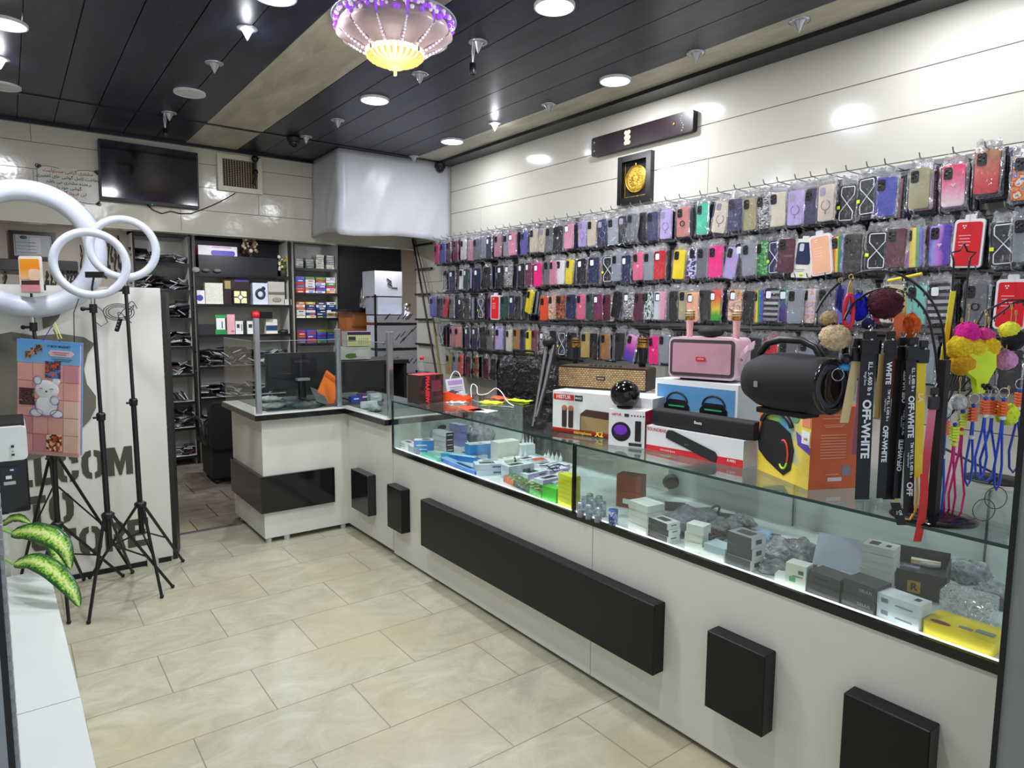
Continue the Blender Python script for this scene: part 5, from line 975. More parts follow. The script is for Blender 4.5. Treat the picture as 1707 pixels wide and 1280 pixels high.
    for i, (x, y, bc, cc, y1, lb) in enumerate(((1575, 712, '#e8601c', '#2a50c8', 868, 'blue cord keyring with orange beads, nearest the stand pole'), (1591, 722, '#d8f020', '#d01c78', 875, 'pink cord keyring with lime beads, left of the pair'), (1604, 700, '#e0f030', '#d01c78', 880, 'pink cord keyring with lime beads, right of the pair'), (1622, 690, '#e8601c', '#1e50c0', 812, 'blue cord keyring with orange beads and a white bead, straight'), (1642, 678, '#e8601c', '#1e50d0', 800, 'blue cord keyring with wide orange beads, forming a round loop'), (1654, 678, '#e05a18', '#2048b8', 806, 'blue cord keyring with orange beads behind the round loop'), (1672, 680, '#e8601c', '#1a48c8', 820, 'blue cord keyring with orange beads, longest loop on the right'), (1699, 665, '#e8601c', '#1c3a90', 790, 'blue cord keyring with orange beads at the very edge'))):
        D = 1.84+.01*(i % 3); s_ = D/FPX; p = PD(x, y, D); t2 = thing('paracord_keyring', lb, 'keyring', tuple(p), CAMYAW); m = MB()
        for k in range(5): m.rr((0, 0, (.015-k*.008)), (.020, .014, .0066), .003, c_(bc, .45), 'y', 3)
        m.build('cord_knot', t2); hl = (y1-y)*s_; wl = .010+.006*(i % 3); m = MB(); m.tube([(0, 0, -.02), (-.002, 0, -hl*.3), (-wl, 0, -hl*.7), (-wl*.7, 0, -hl*.93), (0, 0, -hl), (wl*.7, 0, -hl*.93), (wl, 0, -hl*.7), (.003, 0, -hl*.3), (.002, 0, -.02)], .0032, c_(cc, .5), 7); m.build('cord_loop', t2)
        m = MB(); m.ball((0, -.002, -hl*(.32 if i in (0, 3) else .12)), .007, c_('#e8f030' if i in (1, 2) else '#dfe4ea', .3), 10, 8, (1.3, 1, .9)); m.ball((0, 0, .024), .006, c_('#2050c8', .4), 8, 6); m.build('bead', t2); m = MB(); m.ring((0, 0, .042), .014, .0014, CHROME, 'y', 20, 4); m.build('ring', t2)
    for x, y, lb in ((1640, 850, 'thin wire bracelet loop lying at the right end of the counter'), (1660, 830, 'second thin wire loop hanging above the first at the right end')):
        p = PD(x, y, 1.8); tag(MB().ring((0, 0, 0), .030, .0012, DGREY, 'y', 24, 4).build('wire_loop', loc=tuple(p), rz=CAMYAW), lb, 'wire loop')
stands()
# ---------------------------------------------------------------- goods inside the showcase
ZI = .7005
def carton(lb, pl, pr, ytop, dep, front, side=None, top=None, n=1, name='small_carton', group=None, deco=None, z=ZI, jit=.004, lbs=None):
    mid, yaw, w, h = seat(pl, pr, z, ytop, dep); hh = h/n; out = []; R = random.Random(int(pl[0]*7+pl[1]))
    for k in range(n):
        l_ = lbs[k] if lbs else (lb if n == 1 else '%s, %s from the bottom of its stack' % (lb, ORD[k]))
        t = thing(name, l_, 'box', (mid.x+R.uniform(-jit, jit)*(k > 0), mid.y+R.uniform(-jit, jit)*(k > 0), z+hh*k+.0006*k), yaw+R.uniform(-.05, .05)*(k > 0), group)
        F, S, Tm = [c_(q, .4) if isinstance(q, str) else q for q in (front, side or front, top or side or front)]
        facebox(MB(), w, dep, hh-.0006, F, S, Tm).build('box', t)
        if deco: 
            m = MB(); deco(m, w, dep, hh-.0006); m.build('printing', t)
        out.append(t)
    return out, (mid, yaw, w, h)
K_ = lambda c: c_(c, .4)
def d_lines(c='#50555c', top='#3a3f46'):
    def f(m, w, d, h):
        for i in range(2): m.box((-w*.1, -.0006, h*(.35+.3*i)), (w*.55, .001, h*.08), K_(c))
        m.rr((w*.12, d*.5, h+.0006), (w*.4, d*.45, .001), .004, K_(top), 'z')
    return f
def d_photo(m, w, d, h):
    m.rr((-w*.1, d*.5, h+.0006), (w*.5, d*.55, .001), .003, K_('#6a7078'), 'z'); m.rr((-w*.1, d*.5, h+.0012), (w*.3, d*.3, .001), .003, K_('#2a2d33'), 'z'); m.box((w*.2, -.0006, h*.5), (w*.3, .001, h*.3), K_('#6a707a'))
def goods():
    W_, B_, K2 = '#e9edee', '#1f7fd0', '#1b1c20'
    carton('small white carton in the far left corner of the showcase', (664, 744), (680, 751), 733, .06, W_, '#dfe4e6', deco=d_lines())
    carton('blue-sided white carton near the far end of the showcase', (690, 758), (722, 758), 735, .07, '#2f86d6', '#5b6a72', W_, deco=d_lines('#d8e8f6', '#4a4a40'), n=1)
    carton('flat grey carton lying left of the blue-sided carton', (680, 751), (692, 758), 741, .05, '#8d979c', '#7a8a90', W_)
    carton('flat slim white box beside the striped stack', (700, 740), (722, 744), 730, .05, W_)
    carton('thin black and white box', (722, 748), (744, 755), 716, .055, W_, K2, '#c9ced4', n=4, deco=lambda m, w, d, h: m.box((w/2+.0006, d*.5, h*.5), (.001, d*.7, h*.2), K_('#c9ced4')))
    carton('lilac accessory box behind the black and white stack', (748, 740), (768, 745), 705, .05, '#9b9fcf', '#8b8fc4', '#b9bce0', n=3)
    p = PZ(735, 745, ZI); tag(MB().box((0, 0, .012), (.05, .03, .024), BLK, b=.004).build('black_adapter', loc=(p.x+.02, p.y+.02, ZAT(735, 716, p)-.0)), 'small black adapter on top of the black and white stack', 'adapter')
    carton('sky blue and white earphone box with dark mark', (783, 768), (826, 764), 742, .08, '#3a9ae0', '#4aa0d8', W_, n=2, deco=lambda m, w, d, h: m.ball((0, d*.5, h), .010, K_('#2a3036'), 8, 6, (1.4, .7, .1)))
    carton('mint green pouch near the far front of the showcase', (700, 762), (728, 774), 757, .03, '#66c8a8', deco=None)
    carton('pale green pouch beside the mint one', (712, 757), (748, 763), 751, .04, '#bfe6d8')
    carton('turquoise flat box between the blue cartons', (735, 762), (778, 766), 755, .05, '#3aaed0', '#48b4d0', '#7fd0e4')
    carton('long royal blue box along the front glass', (732, 774), (792, 800), 768, .05, '#2a62c4', '#2f6ac8', '#8fc4ea', deco=d_lines('#8ab0ec', '#2a4a70'))
    carton('sky blue carton behind the long royal blue box', (748, 766), (790, 772), 757, .04, '#3c8fe0', '#3c8fe0', '#cfe4f4')
    carton('silver white phone accessory box', (794, 803), (846, 800), 784, .09, '#c3c9dc', '#c9cfdf', W_, n=2, deco=d_photo)
    carton('wide pale carton behind the silver white boxes', (800, 783), (848, 781), 771, .08, '#cfd6de', '#c6ced8', W_, deco=d_photo)
    carton('long pale carton to the right of the silver white boxes', (848, 800), (890, 793), 778, .07, '#c4cad8', '#cfd4e0', W_, deco=d_photo)
    carton('cream white cube carton at the middle of the far section', (830, 771), (866, 766), 738, .08, '#dfe2d2', '#e4e6da', '#f0f0e6')
    carton('low cream carton in front of the cream cube', (838, 783), (866, 778), 768, .05, '#d9dfc8', '#dfe3d4', '#eceee4')
    # nozzle bottles
    nb = 0
    for x, y, yt in ((872, 757, 722), (878, 758, 727), (885, 758, 721), (890, 759, 728), (868, 768, 742), (876, 770, 745), (858, 779, 757), (930, 764, 748), (936, 766, 751), (942, 768, 750), (948, 770, 752), (922, 763, 752)):
        p = PZ(x, y, ZI); h = ZAT(x, yt, p)-ZI; dk = x == 858
        if p.x > 2.48: p.x = 2.48
        t = thing('glue_bottle', 'dark thin-nozzled bottle before the white nozzle bottles' if dk else 'white thin-nozzled glue bottle in the far showcase section', 'bottle', (p.x, p.y, ZI), group=None if dk else 'white glue bottles'); c = c_('#2a2e34', .3) if dk else c_('#e6e9ea', .3)
        MB().lathe([(.001, 0), (.010, 0), (.011, h*.1), (.011, h*.5), (.007, h*.58)], c, 12).build('body', t); MB().lathe([(.007, h*.58), (.006, h*.68), (.002, h*.75), (.001, h)], c, 10).build('nozzle', t)
    carton('clear grey nozzle tray under the tall nozzle bottles', (868, 768), (892, 766), 742, .06, '#cfd6d8', '#d8dee0', '#e6eaea')
    carton('brown topped tube box behind the nozzle bottles', (864, 745), (872, 745), 726, .02, '#b98a5a', '#b98a5a', '#a87848')
    fl = [(846, 775, 874, 772), (872, 776, 900, 770), (900, 772, 924, 768), (868, 788, 900, 780), (902, 784, 930, 776), (880, 800, 914, 792), (916, 794, 948, 788), (928, 784, 950, 780), (905, 810, 950, 800)]
    for i, (a, b, c, d) in enumerate(fl):
        carton(['white flat cable box with phone picture, back left of the white group', 'white flat cable box behind the orange-topped one', 'white flat box by the nozzle row', 'white flat cable box left of the orange-topped one', 'white flat cable box right under the purple cable', 'purple-edged flat box at the front of the white group', 'purple-edged flat box nearest the yellow carton', 'small white flat box beside the divider', 'flat white box with dark screen picture behind the yellow carton'][i], (a, b), (c, d), b-9, .07, '#dfe0e8' if i < 5 else '#b8a8d4', '#e4e6ea', '#eef0f4', deco=d_photo)
    carton('small white box with orange red top', (892, 783), (912, 780), 768, .05, '#e6e8ea', '#e8eaec', '#e0603a')
    m = MB()
    for k in range(3): a = PZ(900+k*14, 776+k*3, ZI+.045); b = PZ(925+k*8, 786-k*5, ZI+.05); m.tube([a, (a+b)/2+Vector((0, 0, .015)), b], .003, K_('#4a3f96') if k else BLK, 5)
    tag(m.build('purple_cable'), 'purple cable heap lying on the white flat boxes', 'cable')
    # razor box and yellow carton
    carton('orange, black and green razor carton along the front glass', (838, 812), (903, 843), 801, .07, ramp_mat('razor_front', ['#e86a28', '#24382e', '#2c4436', '#2a4a38', '#54b838'], 0, -.13, .13, const=True), '#4fd03c', blotch_mat('razor_top', ['#2f4a30', '#8fae5a', '#26382c', '#c0c8a0'], 30), deco=lambda m, w, d, h: m.text('RAZOR', h*.4, K_('#b8c4b0'), (-.01, -.001, h*.5)))
    carton('bright green box end standing beside the razor carton', (903, 846), (927, 853), 822, .05, '#52dc3c', '#48c838', '#6adf50')
    carton('tall bright yellow carton standing against the divider', (929, 856), (952, 866), 801, .05, '#f4f41a', '#e8e81a', '#f8f84a', deco=lambda m, w, d, h: [m.box((0, -.0006, h*(.15+.14*i)), (w*.8, .001, .0015), K_('#c8c81a')) for i in range(6)])
    # near section ----------------------------------------------------
    GL = clear('jar_glass', (.80, .87, .93), 2.2, .14)
    for i, (x, y) in enumerate(((968, 861), (982, 865), (997, 870), (975, 852), (989, 856), (1004, 860), (983, 846), (998, 850))):
        p = PZ(x, y, ZI); h = .058
        t = thing('glass_jar', 'small clear glass jar among the cluster beside the divider', 'jar', (p.x, p.y, ZI), group='clear jars in the near section'); MB().lathe([(.001, 0), (.0155, 0), (.0165, .004), (.0165, h-.006), (.013, h)], GL, 18).build('body', t); MB().lathe([(.014, h-.006), (.0145, h+.004), (.001, h+.005)], c_('#b4c0cc', .15, metal=.6), 18).build('lid', t); MB().lathe([(.001, .004), (.0145, .004), (.0145, .022), (.001, .022)], c_('#707a80', .3), 14).build('contents', t)
    p = PZ(1022, 876, ZI); t = thing('blue_can', 'blue and silver printed can standing right of the clear jars', 'can', (p.x, p.y, ZI)); MB().lathe([(.001, 0), (.019, 0), (.019, .066), (.001, .066)], blotch_mat('can_print', ['#8fa0b8', '#3a4a9a', '#a8b4c4', '#6a7890'], 30), 20).build('body', t); MB().lathe([(.0195, .062), (.0195, .067), (.001, .068)], c_('#4a5aa8'), 20).build('lid', t)
    BR = ['#9a4a2c', '#8f4428', '#a5532f']
    _, (mid, yaw, w, h) = carton('brown cardboard carton behind the white stack', (1027, 843), (1066, 850), 790, .07, '#96462a', '#a04c2c', '#8a3e26', n=2, name='brown_carton', lbs=['brown cardboard carton with white label, under another brown one', 'brown crumpled carton on top of the labelled brown one'])
    tag(MB().box((-.006, -.003, .03), (.034, .001, .022), PAPER).build('paper_label', loc=(mid.x-.002, mid.y-.002, ZI), rz=yaw), 'white paper label stuck on the lower brown carton', 'label')
    carton('flat white cable box', (1046, 888), (1077, 902), 840, .09, '#e4e5dc', '#dfe1d8', '#eceee8', n=4, lbs=['bottom flat white cable box of the tall stack by the can', 'second flat white cable box up in the tall stack by the can', 'third flat white cable box up in the tall stack by the can', 'top white box of the tall stack, with pink and blue lid print'])
    carton('black-fronted white charger box', (1079, 904), (1112, 918), 872, .065, '#2f3236', W_, '#dcdfe2', n=3, deco=lambda m, w, d, h: [m.rr((0, d*.5, h+.0006), (w*.5, d*.5, .001), .004, K_('#3a3f46'), 'z'), m.box((w/2+.0006, d*.5, h*.6), (.001, d*.4, h*.15), K_('#55595e'))])
    carton('small greenish white box', (1140, 930), (1170, 938), 884, .055, '#e6e9dd', '#e4e8e0', '#f2f4ee', n=3, lbs=['bottom small greenish white box with print', 'middle small greenish white box of the three', 'top small cream box of the three-box stack'])
    carton('white flat carton under a pale blue packet', (1168, 935), (1206, 951), 923, .07, '#e0e6d8', '#e4e8e0', '#e6ebe6')
    carton('pale blue flat packet on the white carton', (1172, 925), (1208, 937), 912, .07, '#b5cdd6', '#b5cdd6', '#c9dce4', z=ZI+.022)
    carton('dark-fronted earbud box', (1208, 952), (1250, 968), 896, .075, '#45494f', '#d9dbdd', '#9ea2a6', n=3, deco=lambda m, w, d, h: [m.rr((0, d*.5, h+.0006), (w*.6, d*.5, .001), .005, K_('#4a4d52'), 'z'), m.box((w/2+.0006, d*.5, h*.5), (.001, d*.4, h*.4), K_('#3a3d42'))])
    def heap(lb, name, cat, pts, m_, r, z0=ZI, sz=.5, seed=1, n=(22, 12), amp=.35):
        a = PZ(pts[0], pts[1], z0); a.x = min(max(a.x, 1.93+r[1]*1.3), 2.50-r[1]*1.3); R = random.Random(seed); ph = [R.uniform(0, 6) for _ in range(6)]
        o = MB().ball((0, 0, 0), 1, m_, n[0], n[1], (r[0], r[1], r[2]), fn=lambda d: 1+amp*(.5*math.sin(5*d[0]+ph[0])*math.sin(4*d[1]+ph[1])+.3*math.sin(9*d[0]+ph[2]+6*d[2])+R.uniform(-.12, .12))).build(name, loc=(a.x, a.y, z0+r[2]*.8), rz=R.uniform(-.4, .4)); tag(o, lb, cat); return o
    GP = mat('grey_plastic_bag', '#7b808a', .2, var=.25, scale=20, bump=1, bscale=40, bdist=.02)
    heap('large crumpled grey plastic bag behind the white boxes', 'plastic_bag', 'bag', (1150, 880), GP, (.14, .08, .045), seed=4); heap('smaller grey plastic wrap at the right of the big grey bag', 'plastic_bag', 'bag', (1205, 888), GP, (.08, .06, .03), seed=9)
    p = PZ(1196, 872, ZI); tag(MB().tube([p+Vector((.05*math.cos(a), -.03*math.sin(a)+.04, .05*math.sin(a)+.02)) for a in [i*PI/12 for i in range(13)]], .005, c_('#6e4a42', .4), 8).build('brown_cable'), 'brown cable arching over the grey plastic bag', 'cable')
    R = random.Random(8); m = MB()
    for i in range(26):
        p = PZ(1215+R.uniform(-28, 32), 895+R.uniform(-12, 12), ZI); a = R.random()*6.3; m.tube([p+Vector((.03*math.cos(a+q*1.3), .03*math.sin(a+q*1.3), .012+.02*R.random())) for q in range(5)], .004, K_('#2a262c'), 5)
    tag(m.build('cable_heap'), 'tangled heap of black beaded cables behind the dark earbud boxes', 'cables', kind='stuff')
    BLP = mat('pale_blue_pouch', '#a9c4e6', .3, var=.2, scale=30, bump=.8, bscale=40, bdist=.01); heap('pale blue plastic pouch at the rear of the near section', 'plastic_pouch', 'pouch', (1268, 902), BLP, (.07, .04, .02), seed=12)
    CB = mat('clear_grey_wrap', '#9a9ea4', .12, var=.45, scale=35, bump=1, bscale=50, bdist=.02)
    for i, (x, y, rx, ry, rz, lb) in enumerate(((1305, 935, .07, .06, .045, 'crinkled clear bag with cables, left of the tilted white tray'), (1335, 940, .06, .05, .045, 'second crinkled clear bag leaning on the white tray'), (1290, 955, .05, .05, .02, 'flat clear packet in front of the crinkled bags'), (1235, 880, .05, .05, .03, 'small clear packet heap behind the earbud boxes'), (880, 730, .09, .06, .07, 'crumpled clear bags behind the nozzle bottles'), (800, 728, .10, .06, .05, 'dull clear bags at the back of the far section'), (1650, 945, .05, .06, .04, 'grey blue pouch at the right end of the showcase'), (1655, 1000, .05, .04, .03, 'silver foil packet at the right end of the showcase'))): heap(lb, 'clear_bag', 'bag', (x, y), CB, (rx, ry, rz), seed=20+i, n=(26, 14), amp=.45)
    a, b = PZ(1352, 965, ZI), PZ(1432, 985, ZI); yaw = math.atan2(b.y-a.y, b.x-a.x); mid = (a+b)/2; tag(MB().box((0, 0, 0), ((b-a).length*1.1, .11, .004), mat('milky_tray', '#d5e0f2', .3)).build('white_tray', loc=(mid.x+.09, mid.y+.03, ZI+.075), rz=yaw), 'tilted milky white tray leaning behind the cable boxes', 'tray'); bpy.data.objects['white_tray'].rotation_euler = (math.radians(58), 0, yaw)
    carton('white flat cable box with dark cord picture', (1290, 975), (1352, 990), 962, .06, '#e6e8e2', '#e4e6e4', '#eceeec', deco=lambda m, w, d, h: m.tube([(-w*.2, d*.3, h+.002), (0, d*.7, h+.002), (w*.2, d*.3, h+.002), (w*.05, d*.5, h+.002)], .002, K_('#4a4d52'), 5))
    carton('white box with green print standing beside the dark boxes', (1307, 988), (1342, 999), 948, .05, '#e4e7d8', '#e6e8de', '#f0f2ea', deco=lambda m, w, d, h: [m.box((-w*.15, -.0008, h*.35), (w*.3, .001, h*.2), K_('#4aa874')), m.box((w*.25, -.0008, h*.7), (w*.25, .001, h*.15), K_('#5a5e62')), m.box((w*.1, -.0008, h*.5), (w*.5, .001, h*.05), K_('#8a8e90'))])
    DK = blotch_mat('dark_gloss_box', ['#33343a', '#3a3b42', '#2b2c31'], 12, .3, const=False)
    carton('long dark grey perfume box along the front glass', (1344, 1000), (1398, 1021), 962, .07, DK, '#2c2d32', '#4a4b52', n=2, deco=lambda m, w, d, h: m.box((-.01, -.0006, h*.5), (w*.4, .001, h*.12), K_('#1b1c20')))
    carton('long dark grey box nearest the white pair', (1400, 1022), (1455, 1044), 976, .08, DK, '#2c2d32', '#45464d', n=2, deco=lambda m, w, d, h: [m.text('GELIUS', h*.3, K_('#a9acb2'), (w*.2, -.001, h*.5), bold=.01)])
    carton('flat white adapter box', (1434, 981), (1486, 995), 908, .07, '#e2e5e0', '#dcdfdc', '#eef0ee', n=6, deco=lambda m, w, d, h: [m.rr((-w*.2, d*.5, h+.0006), (w*.3, d*.5, .001), .002, K_('#3a3d42'), 'z'), m.rr((w*.25, d*.45, h+.0006), (w*.15, d*.3, .001), .002, K_('#4a4d52'), 'z')])
    carton('white charger box with small square print', (1458, 1046), (1530, 1076), 1004, .065, '#dfe6ec', '#dbe3ea', '#e6ecf2', n=2, deco=lambda m, w, d, h: [[m.box((-w*.38+i*w*.035, -.0008, h*.5), (w*.02, .001, h*.35), K_('#6a7078')) for i in range(5)], m.box((w*.15, -.0008, h*.4), (w*.4, .001, h*.1), K_('#8a9098')), m.box((w*.3, d*.6, h+.0006), (w*.12, d*.3, .001), K_('#4a5058'))])
    # black open box with yellow logo
    mid, yaw, w, h = seat((1474, 985), (1560, 1004), ZI, 945); h = .07
    t = thing('open_gift_box', 'open black box with a yellow square logo holding bottles, right end of the showcase', 'box', (mid.x+.02, mid.y, ZI), yaw); BK = c_('#1a1a1c', .35); m = MB(); w *= 1.3; D_ = .2; t.location.x -= .02; h = .08
    m.box((0, .003, h/2), (w, .006, h), BK); m.box((0, D_, h/2+.008), (w, .006, h+.016), BK); m.box((-w/2, D_/2, h/2), (.006, D_, h), BK); m.box((w/2, D_/2, h/2), (.006, D_, h), BK); m.box((0, D_/2, .003), (w, D_, .006), BK); m.build('tray', t)
    m = MB(); m.box((w*.05, -.001, h*.42), (.034, .002, .036), c_('#e0a41c', .4)); m.text('R', .03, BK, (w*.05, -.003, h*.42), bold=.04); m.build('logo', t, label='yellow square logo')
    MB().box((.02, D_*.5, h*.6), (w*.7, D_*.6, .01), c_('#2a2a2c', .5)).build('inner_shelf', t)
    q = Matrix.Translation((mid.x+.02, mid.y, ZI)) @ Matrix.Rotation(yaw, 4, 'Z')
    for k, (lx, ly, c, lb) in enumerate(((-.03, .05, '#b9bcd0', 'silver and violet printed tube lying in the open black box'), (.02, .13, '#e4e2da', 'white and gold tube lying at the back of the open black box'))):
        p = q @ Vector((lx, ly, h*.6+.018)); tag(MB().lathe([(.001, -.04), (.012, -.04), (.012, .04), (.001, .04)], blotch_mat('tube%d' % k, [c, '#5a5a80', c, '#8a8a90'] if k == 0 else [c, c, '#c8a030', c], 30, .25, stretch=(.3, 1, 1)), 14, axis='x').build('tube', loc=tuple(p), rz=yaw), lb, 'tube')
    # clear hardware pack and yellow case
    mid, yaw, w, h = seat((1530, 1078), (1655, 1124), ZI, 1052)
    t = thing('yellow_case', 'bright yellow boxed case with maroon oval, nearest item at the right end of the showcase', 'case', (mid.x+.0, mid.y, ZI), yaw); m = MB(); m.rr((0, .06, .018), (w, .11, .036), .012, c_('#f2d810', .35), 'z', 5); m.build('body', t)
    m = MB(); m.ball((-w*.28, .025, .037), .018, c_('#8a2238', .4), 14, 8, (1.4, .6, .15)); m.box((w*.05, .04, .0375), (.03, .012, .002), GREY); m.box((w*.3, .05, .0375), (.04, .02, .002), GREY); m.build('printing', t)
    mid, yaw, w, h = seat((1560, 1030), (1660, 1060), ZI, 985)
    t = thing('clear_blister_pack', 'clear plastic blister pack with small metal fittings above the yellow case', 'blister pack', (mid.x+.01, mid.y+.01, ZI+.0), yaw); m = MB(); m.rr((0, .05, .04), (w*.9, .09, .07), .012, CRINK, 'z', 4); m.build('shell', t)
    m = MB(); R = random.Random(2); [m.tube([(R.uniform(-w*.35, w*.35), R.uniform(.02, .08), R.uniform(.01, .05)), (R.uniform(-w*.35, w*.35), R.uniform(.02, .08), R.uniform(.01, .05))], .0022, STEEL if k % 2 else c_('#a07a58', .4), 5) for k in range(8)]; m.build('fittings', t)
    R = random.Random(41)
    for i in range(12):
        a = PZ(700+R.random()*215, 746+R.random()*14, ZI); a.x = min(max(a.x, 2.12), 2.42); a.y = 2.35+R.random()*1.3; h = R.choice((.012, .02, .03))
        t = thing('accessory_pouch', 'small pale accessory pouch scattered in the middle of the far showcase section', 'pouch', (a.x, a.y, ZI), R.uniform(-1.6, -.9), 'pale pouches in the far section'); facebox(MB(), .085, .06, h, c_(R.choice(('#d8dde2', '#c9d8e4', '#e2e4e0', '#b9c9da')), .3)).build('box', t); m = MB(); d_photo(m, .085, .06, h); m.build('printing', t)
    for i in range(12):
        y = .62+i*.11+R.uniform(-.02, .02); x = 2.22+R.uniform(-.04, .14); h = R.choice((.008, .014, .022))
        t = thing('cable_packet', 'small grey and white cable packet lying at the back of the near showcase section', 'packet', (x, y, ZI), R.uniform(-2, -.8), 'cable packets in the near section'); facebox(MB(), .09, .065, h, c_(R.choice(('#8a8e94', '#b8bcc0', '#d8dadb', '#4a4d53')), .3)).build('box', t); m = MB(); m.box((0, .03, h+.001), (.04, .03, .001), K_('#3a3d42')); m.build('printing', t)
goods()
# ---------------------------------------------------------------- left side: sign panel, ring lights, poster, plant, dispenser
def sign_panel():
    Y = 4.50; OL = mat('cutout_olive', '#6b685b', .6, var=.04)
    t = thing('welcome_sign_panel', 'tall white standing panel with cut-out fruit logo and WELLCOM TO STORE lettering', 'sign panel', (0, Y, 0)); M0 = Matrix.Translation((0, 0, 0))
    xr = PY(289, 933, Y).x; zt = PY(263, 480, Y).z
    m = MB(); m.b2((-.75, .006, .03), (xr, .05, zt), WHITE); m.b2((-.75, .0, .0), (xr-.01, .045, .03), BLKM); m.build('board', t)
    m = MB(); p = PY(264, 482, Y); q = PY(300, 912, 4.735); m.prism([(xr+.004, .02), (xr+.055, .225), (xr+.085, .235), (xr+.03, .02)], 0, zt-.02, mat('panel_back_edge', '#1b1a18', .5), 'z'); m.build('back_frame', t, label='dark rear frame')
    def P(x, y): v = PY(x, y, Y); return (v.x, v.z)
    # logo: fruit body with a bite on the right, and a leaf
    body = [(-60, 590), (-20, 560), (20, 553), (60, 560), (100, 556), (140, 562), (158, 573)]
    bite = [(158, 573), (146, 590), (140, 615), (145, 640), (160, 660)]
    low = [(160, 660), (160, 680), (150, 700), (135, 716), (110, 745), (60, 765), (0, 770), (-60, 740), (-80, 660)]
    m = MB(); m.prism([P(x, y) for x, y in body+bite+low], .0015, .0065, OL); m.build('logo_body', t, label='olive fruit shape with a bite')
    m = MB(); m.prism([P(x, y) for x, y in ((72, 548), (70, 530), (78, 515), (90, 505), (103, 500), (105, 512), (98, 530), (86, 543))], .0015, .0065, OL); m.build('logo_leaf', t)
    # stencil letters
    OL2 = mat('cutout_dark_olive', '#4b483c', .6, var=.04)
    GL_ = {'L': [[(0, 0), (1, 0), (1, .24), (.38, .24), (.38, 1), (0, 1)]], 'T': [[(0, .76), (1, .76), (1, 1), (0, 1)], [(.31, 0), (.69, 0), (.69, .74), (.31, .74)]],
        'E': [[(0, 0), (1, 0), (1, .22), (.36, .22), (.36, .40), (.85, .40), (.85, .60), (.36, .60), (.36, .78), (1, .78), (1, 1), (0, 1)]],
        'M': [[(0, 0), (.27, 0), (.27, .55), (.45, 0), (.55, 0), (.73, .55), (.73, 0), (1, 0), (1, 1), (.68, 1), (.5, .48), (.32, 1), (0, 1)]],
        'W': [[(.12, 0), (.42, 0), (.5, .4), (.58, 0), (.88, 0), (1, 1), (.76, 1), (.7, .45), (.6, 1), (.4, 1), (.3, .45), (.24, 1), (0, 1)]],
        'O': [[(.44, 0), (.44, .2), (.32, .26), (.30, .5), (.32, .74), (.44, .8), (.44, 1), (.2, .95), (.04, .78), (0, .5), (.04, .22), (.2, .05)], [(.56, 0), (.56, .2), (.68, .26), (.70, .5), (.68, .74), (.56, .8), (.56, 1), (.8, .95), (.96, .78), (1, .5), (.96, .22), (.8, .05)]],
        'C': [[(.46, 0), (.46, .2), (.34, .26), (.32, .5), (.34, .74), (.46, .8), (.46, 1), (.2, .95), (.04, .78), (0, .5), (.04, .22), (.2, .05)], [(.58, 0), (.58, .2), (.68, .26), (.69, .38), (1, .36), (.96, .16), (.8, .04)], [(.58, 1), (.58, .8), (.68, .74), (.69, .62), (1, .64), (.96, .84), (.8, .96)]],
        'S': [[(0, 0), (.85, 0), (1, .15), (1, .45), (.85, .58), (.35, .62), (.35, .78), (1, .78), (1, 1), (.15, 1), (0, .85), (0, .58), (.15, .42), (.65, .40), (.65, .22), (0, .22)]],
        'R': [[(0, 0), (.34, 0), (.34, 1), (0, 1)], [(.42, .38), (.42, .58), (.62, .6), (.66, .7), (.62, .78), (.42, .8), (.42, 1), (.8, 1), (1, .86), (1, .58), (.84, .46), (1, 0), (.66, 0), (.5, .38)]]}
    for name, seq in (('lettering_top', [('W', -70, -28, 778, 828), ('E', -22, 12, 772, 821), ('L', 20, 52, 765, 814), ('L', 59, 88, 760, 809), ('C', 95, 130, 755, 804), ('O', 137, 173, 750, 798), ('M', 180, 220, 745, 792)]), ('lettering_middle', [('T', 47, 76, 827, 880), ('O', 83, 122, 821, 873)]), ('lettering_bottom', [('S', 55, 88, 888, 938), ('T', 97, 127, 882, 932), ('O', 133, 170, 877, 926), ('R', 177, 208, 871, 918), ('E', 214, 247, 865, 911)])):
        m = MB()
        for ch, xl, xr_, yt, yb in seq:
            x0, z0 = P(xl, yb); x1, z1 = P(xr_, yt); z0 = P((xl+xr_)/2, yb)[1]; z1 = P((xl+xr_)/2, yt)[1]
            for poly in GL_[ch]: m.prism([(x0+u*(x1-x0), z0+v*(z1-z0)) for u, v in poly], .003, .0065, OL2)
        m.build(name, t)
    MB().b2((.60, -.03, 0), (.66, 0, .05), mat('clear_foot', '#bdbdb2', .3)).build('foot', t)
sign_panel()
RINGW = mat('ring_diffuser', '#cdd3de', .35, )
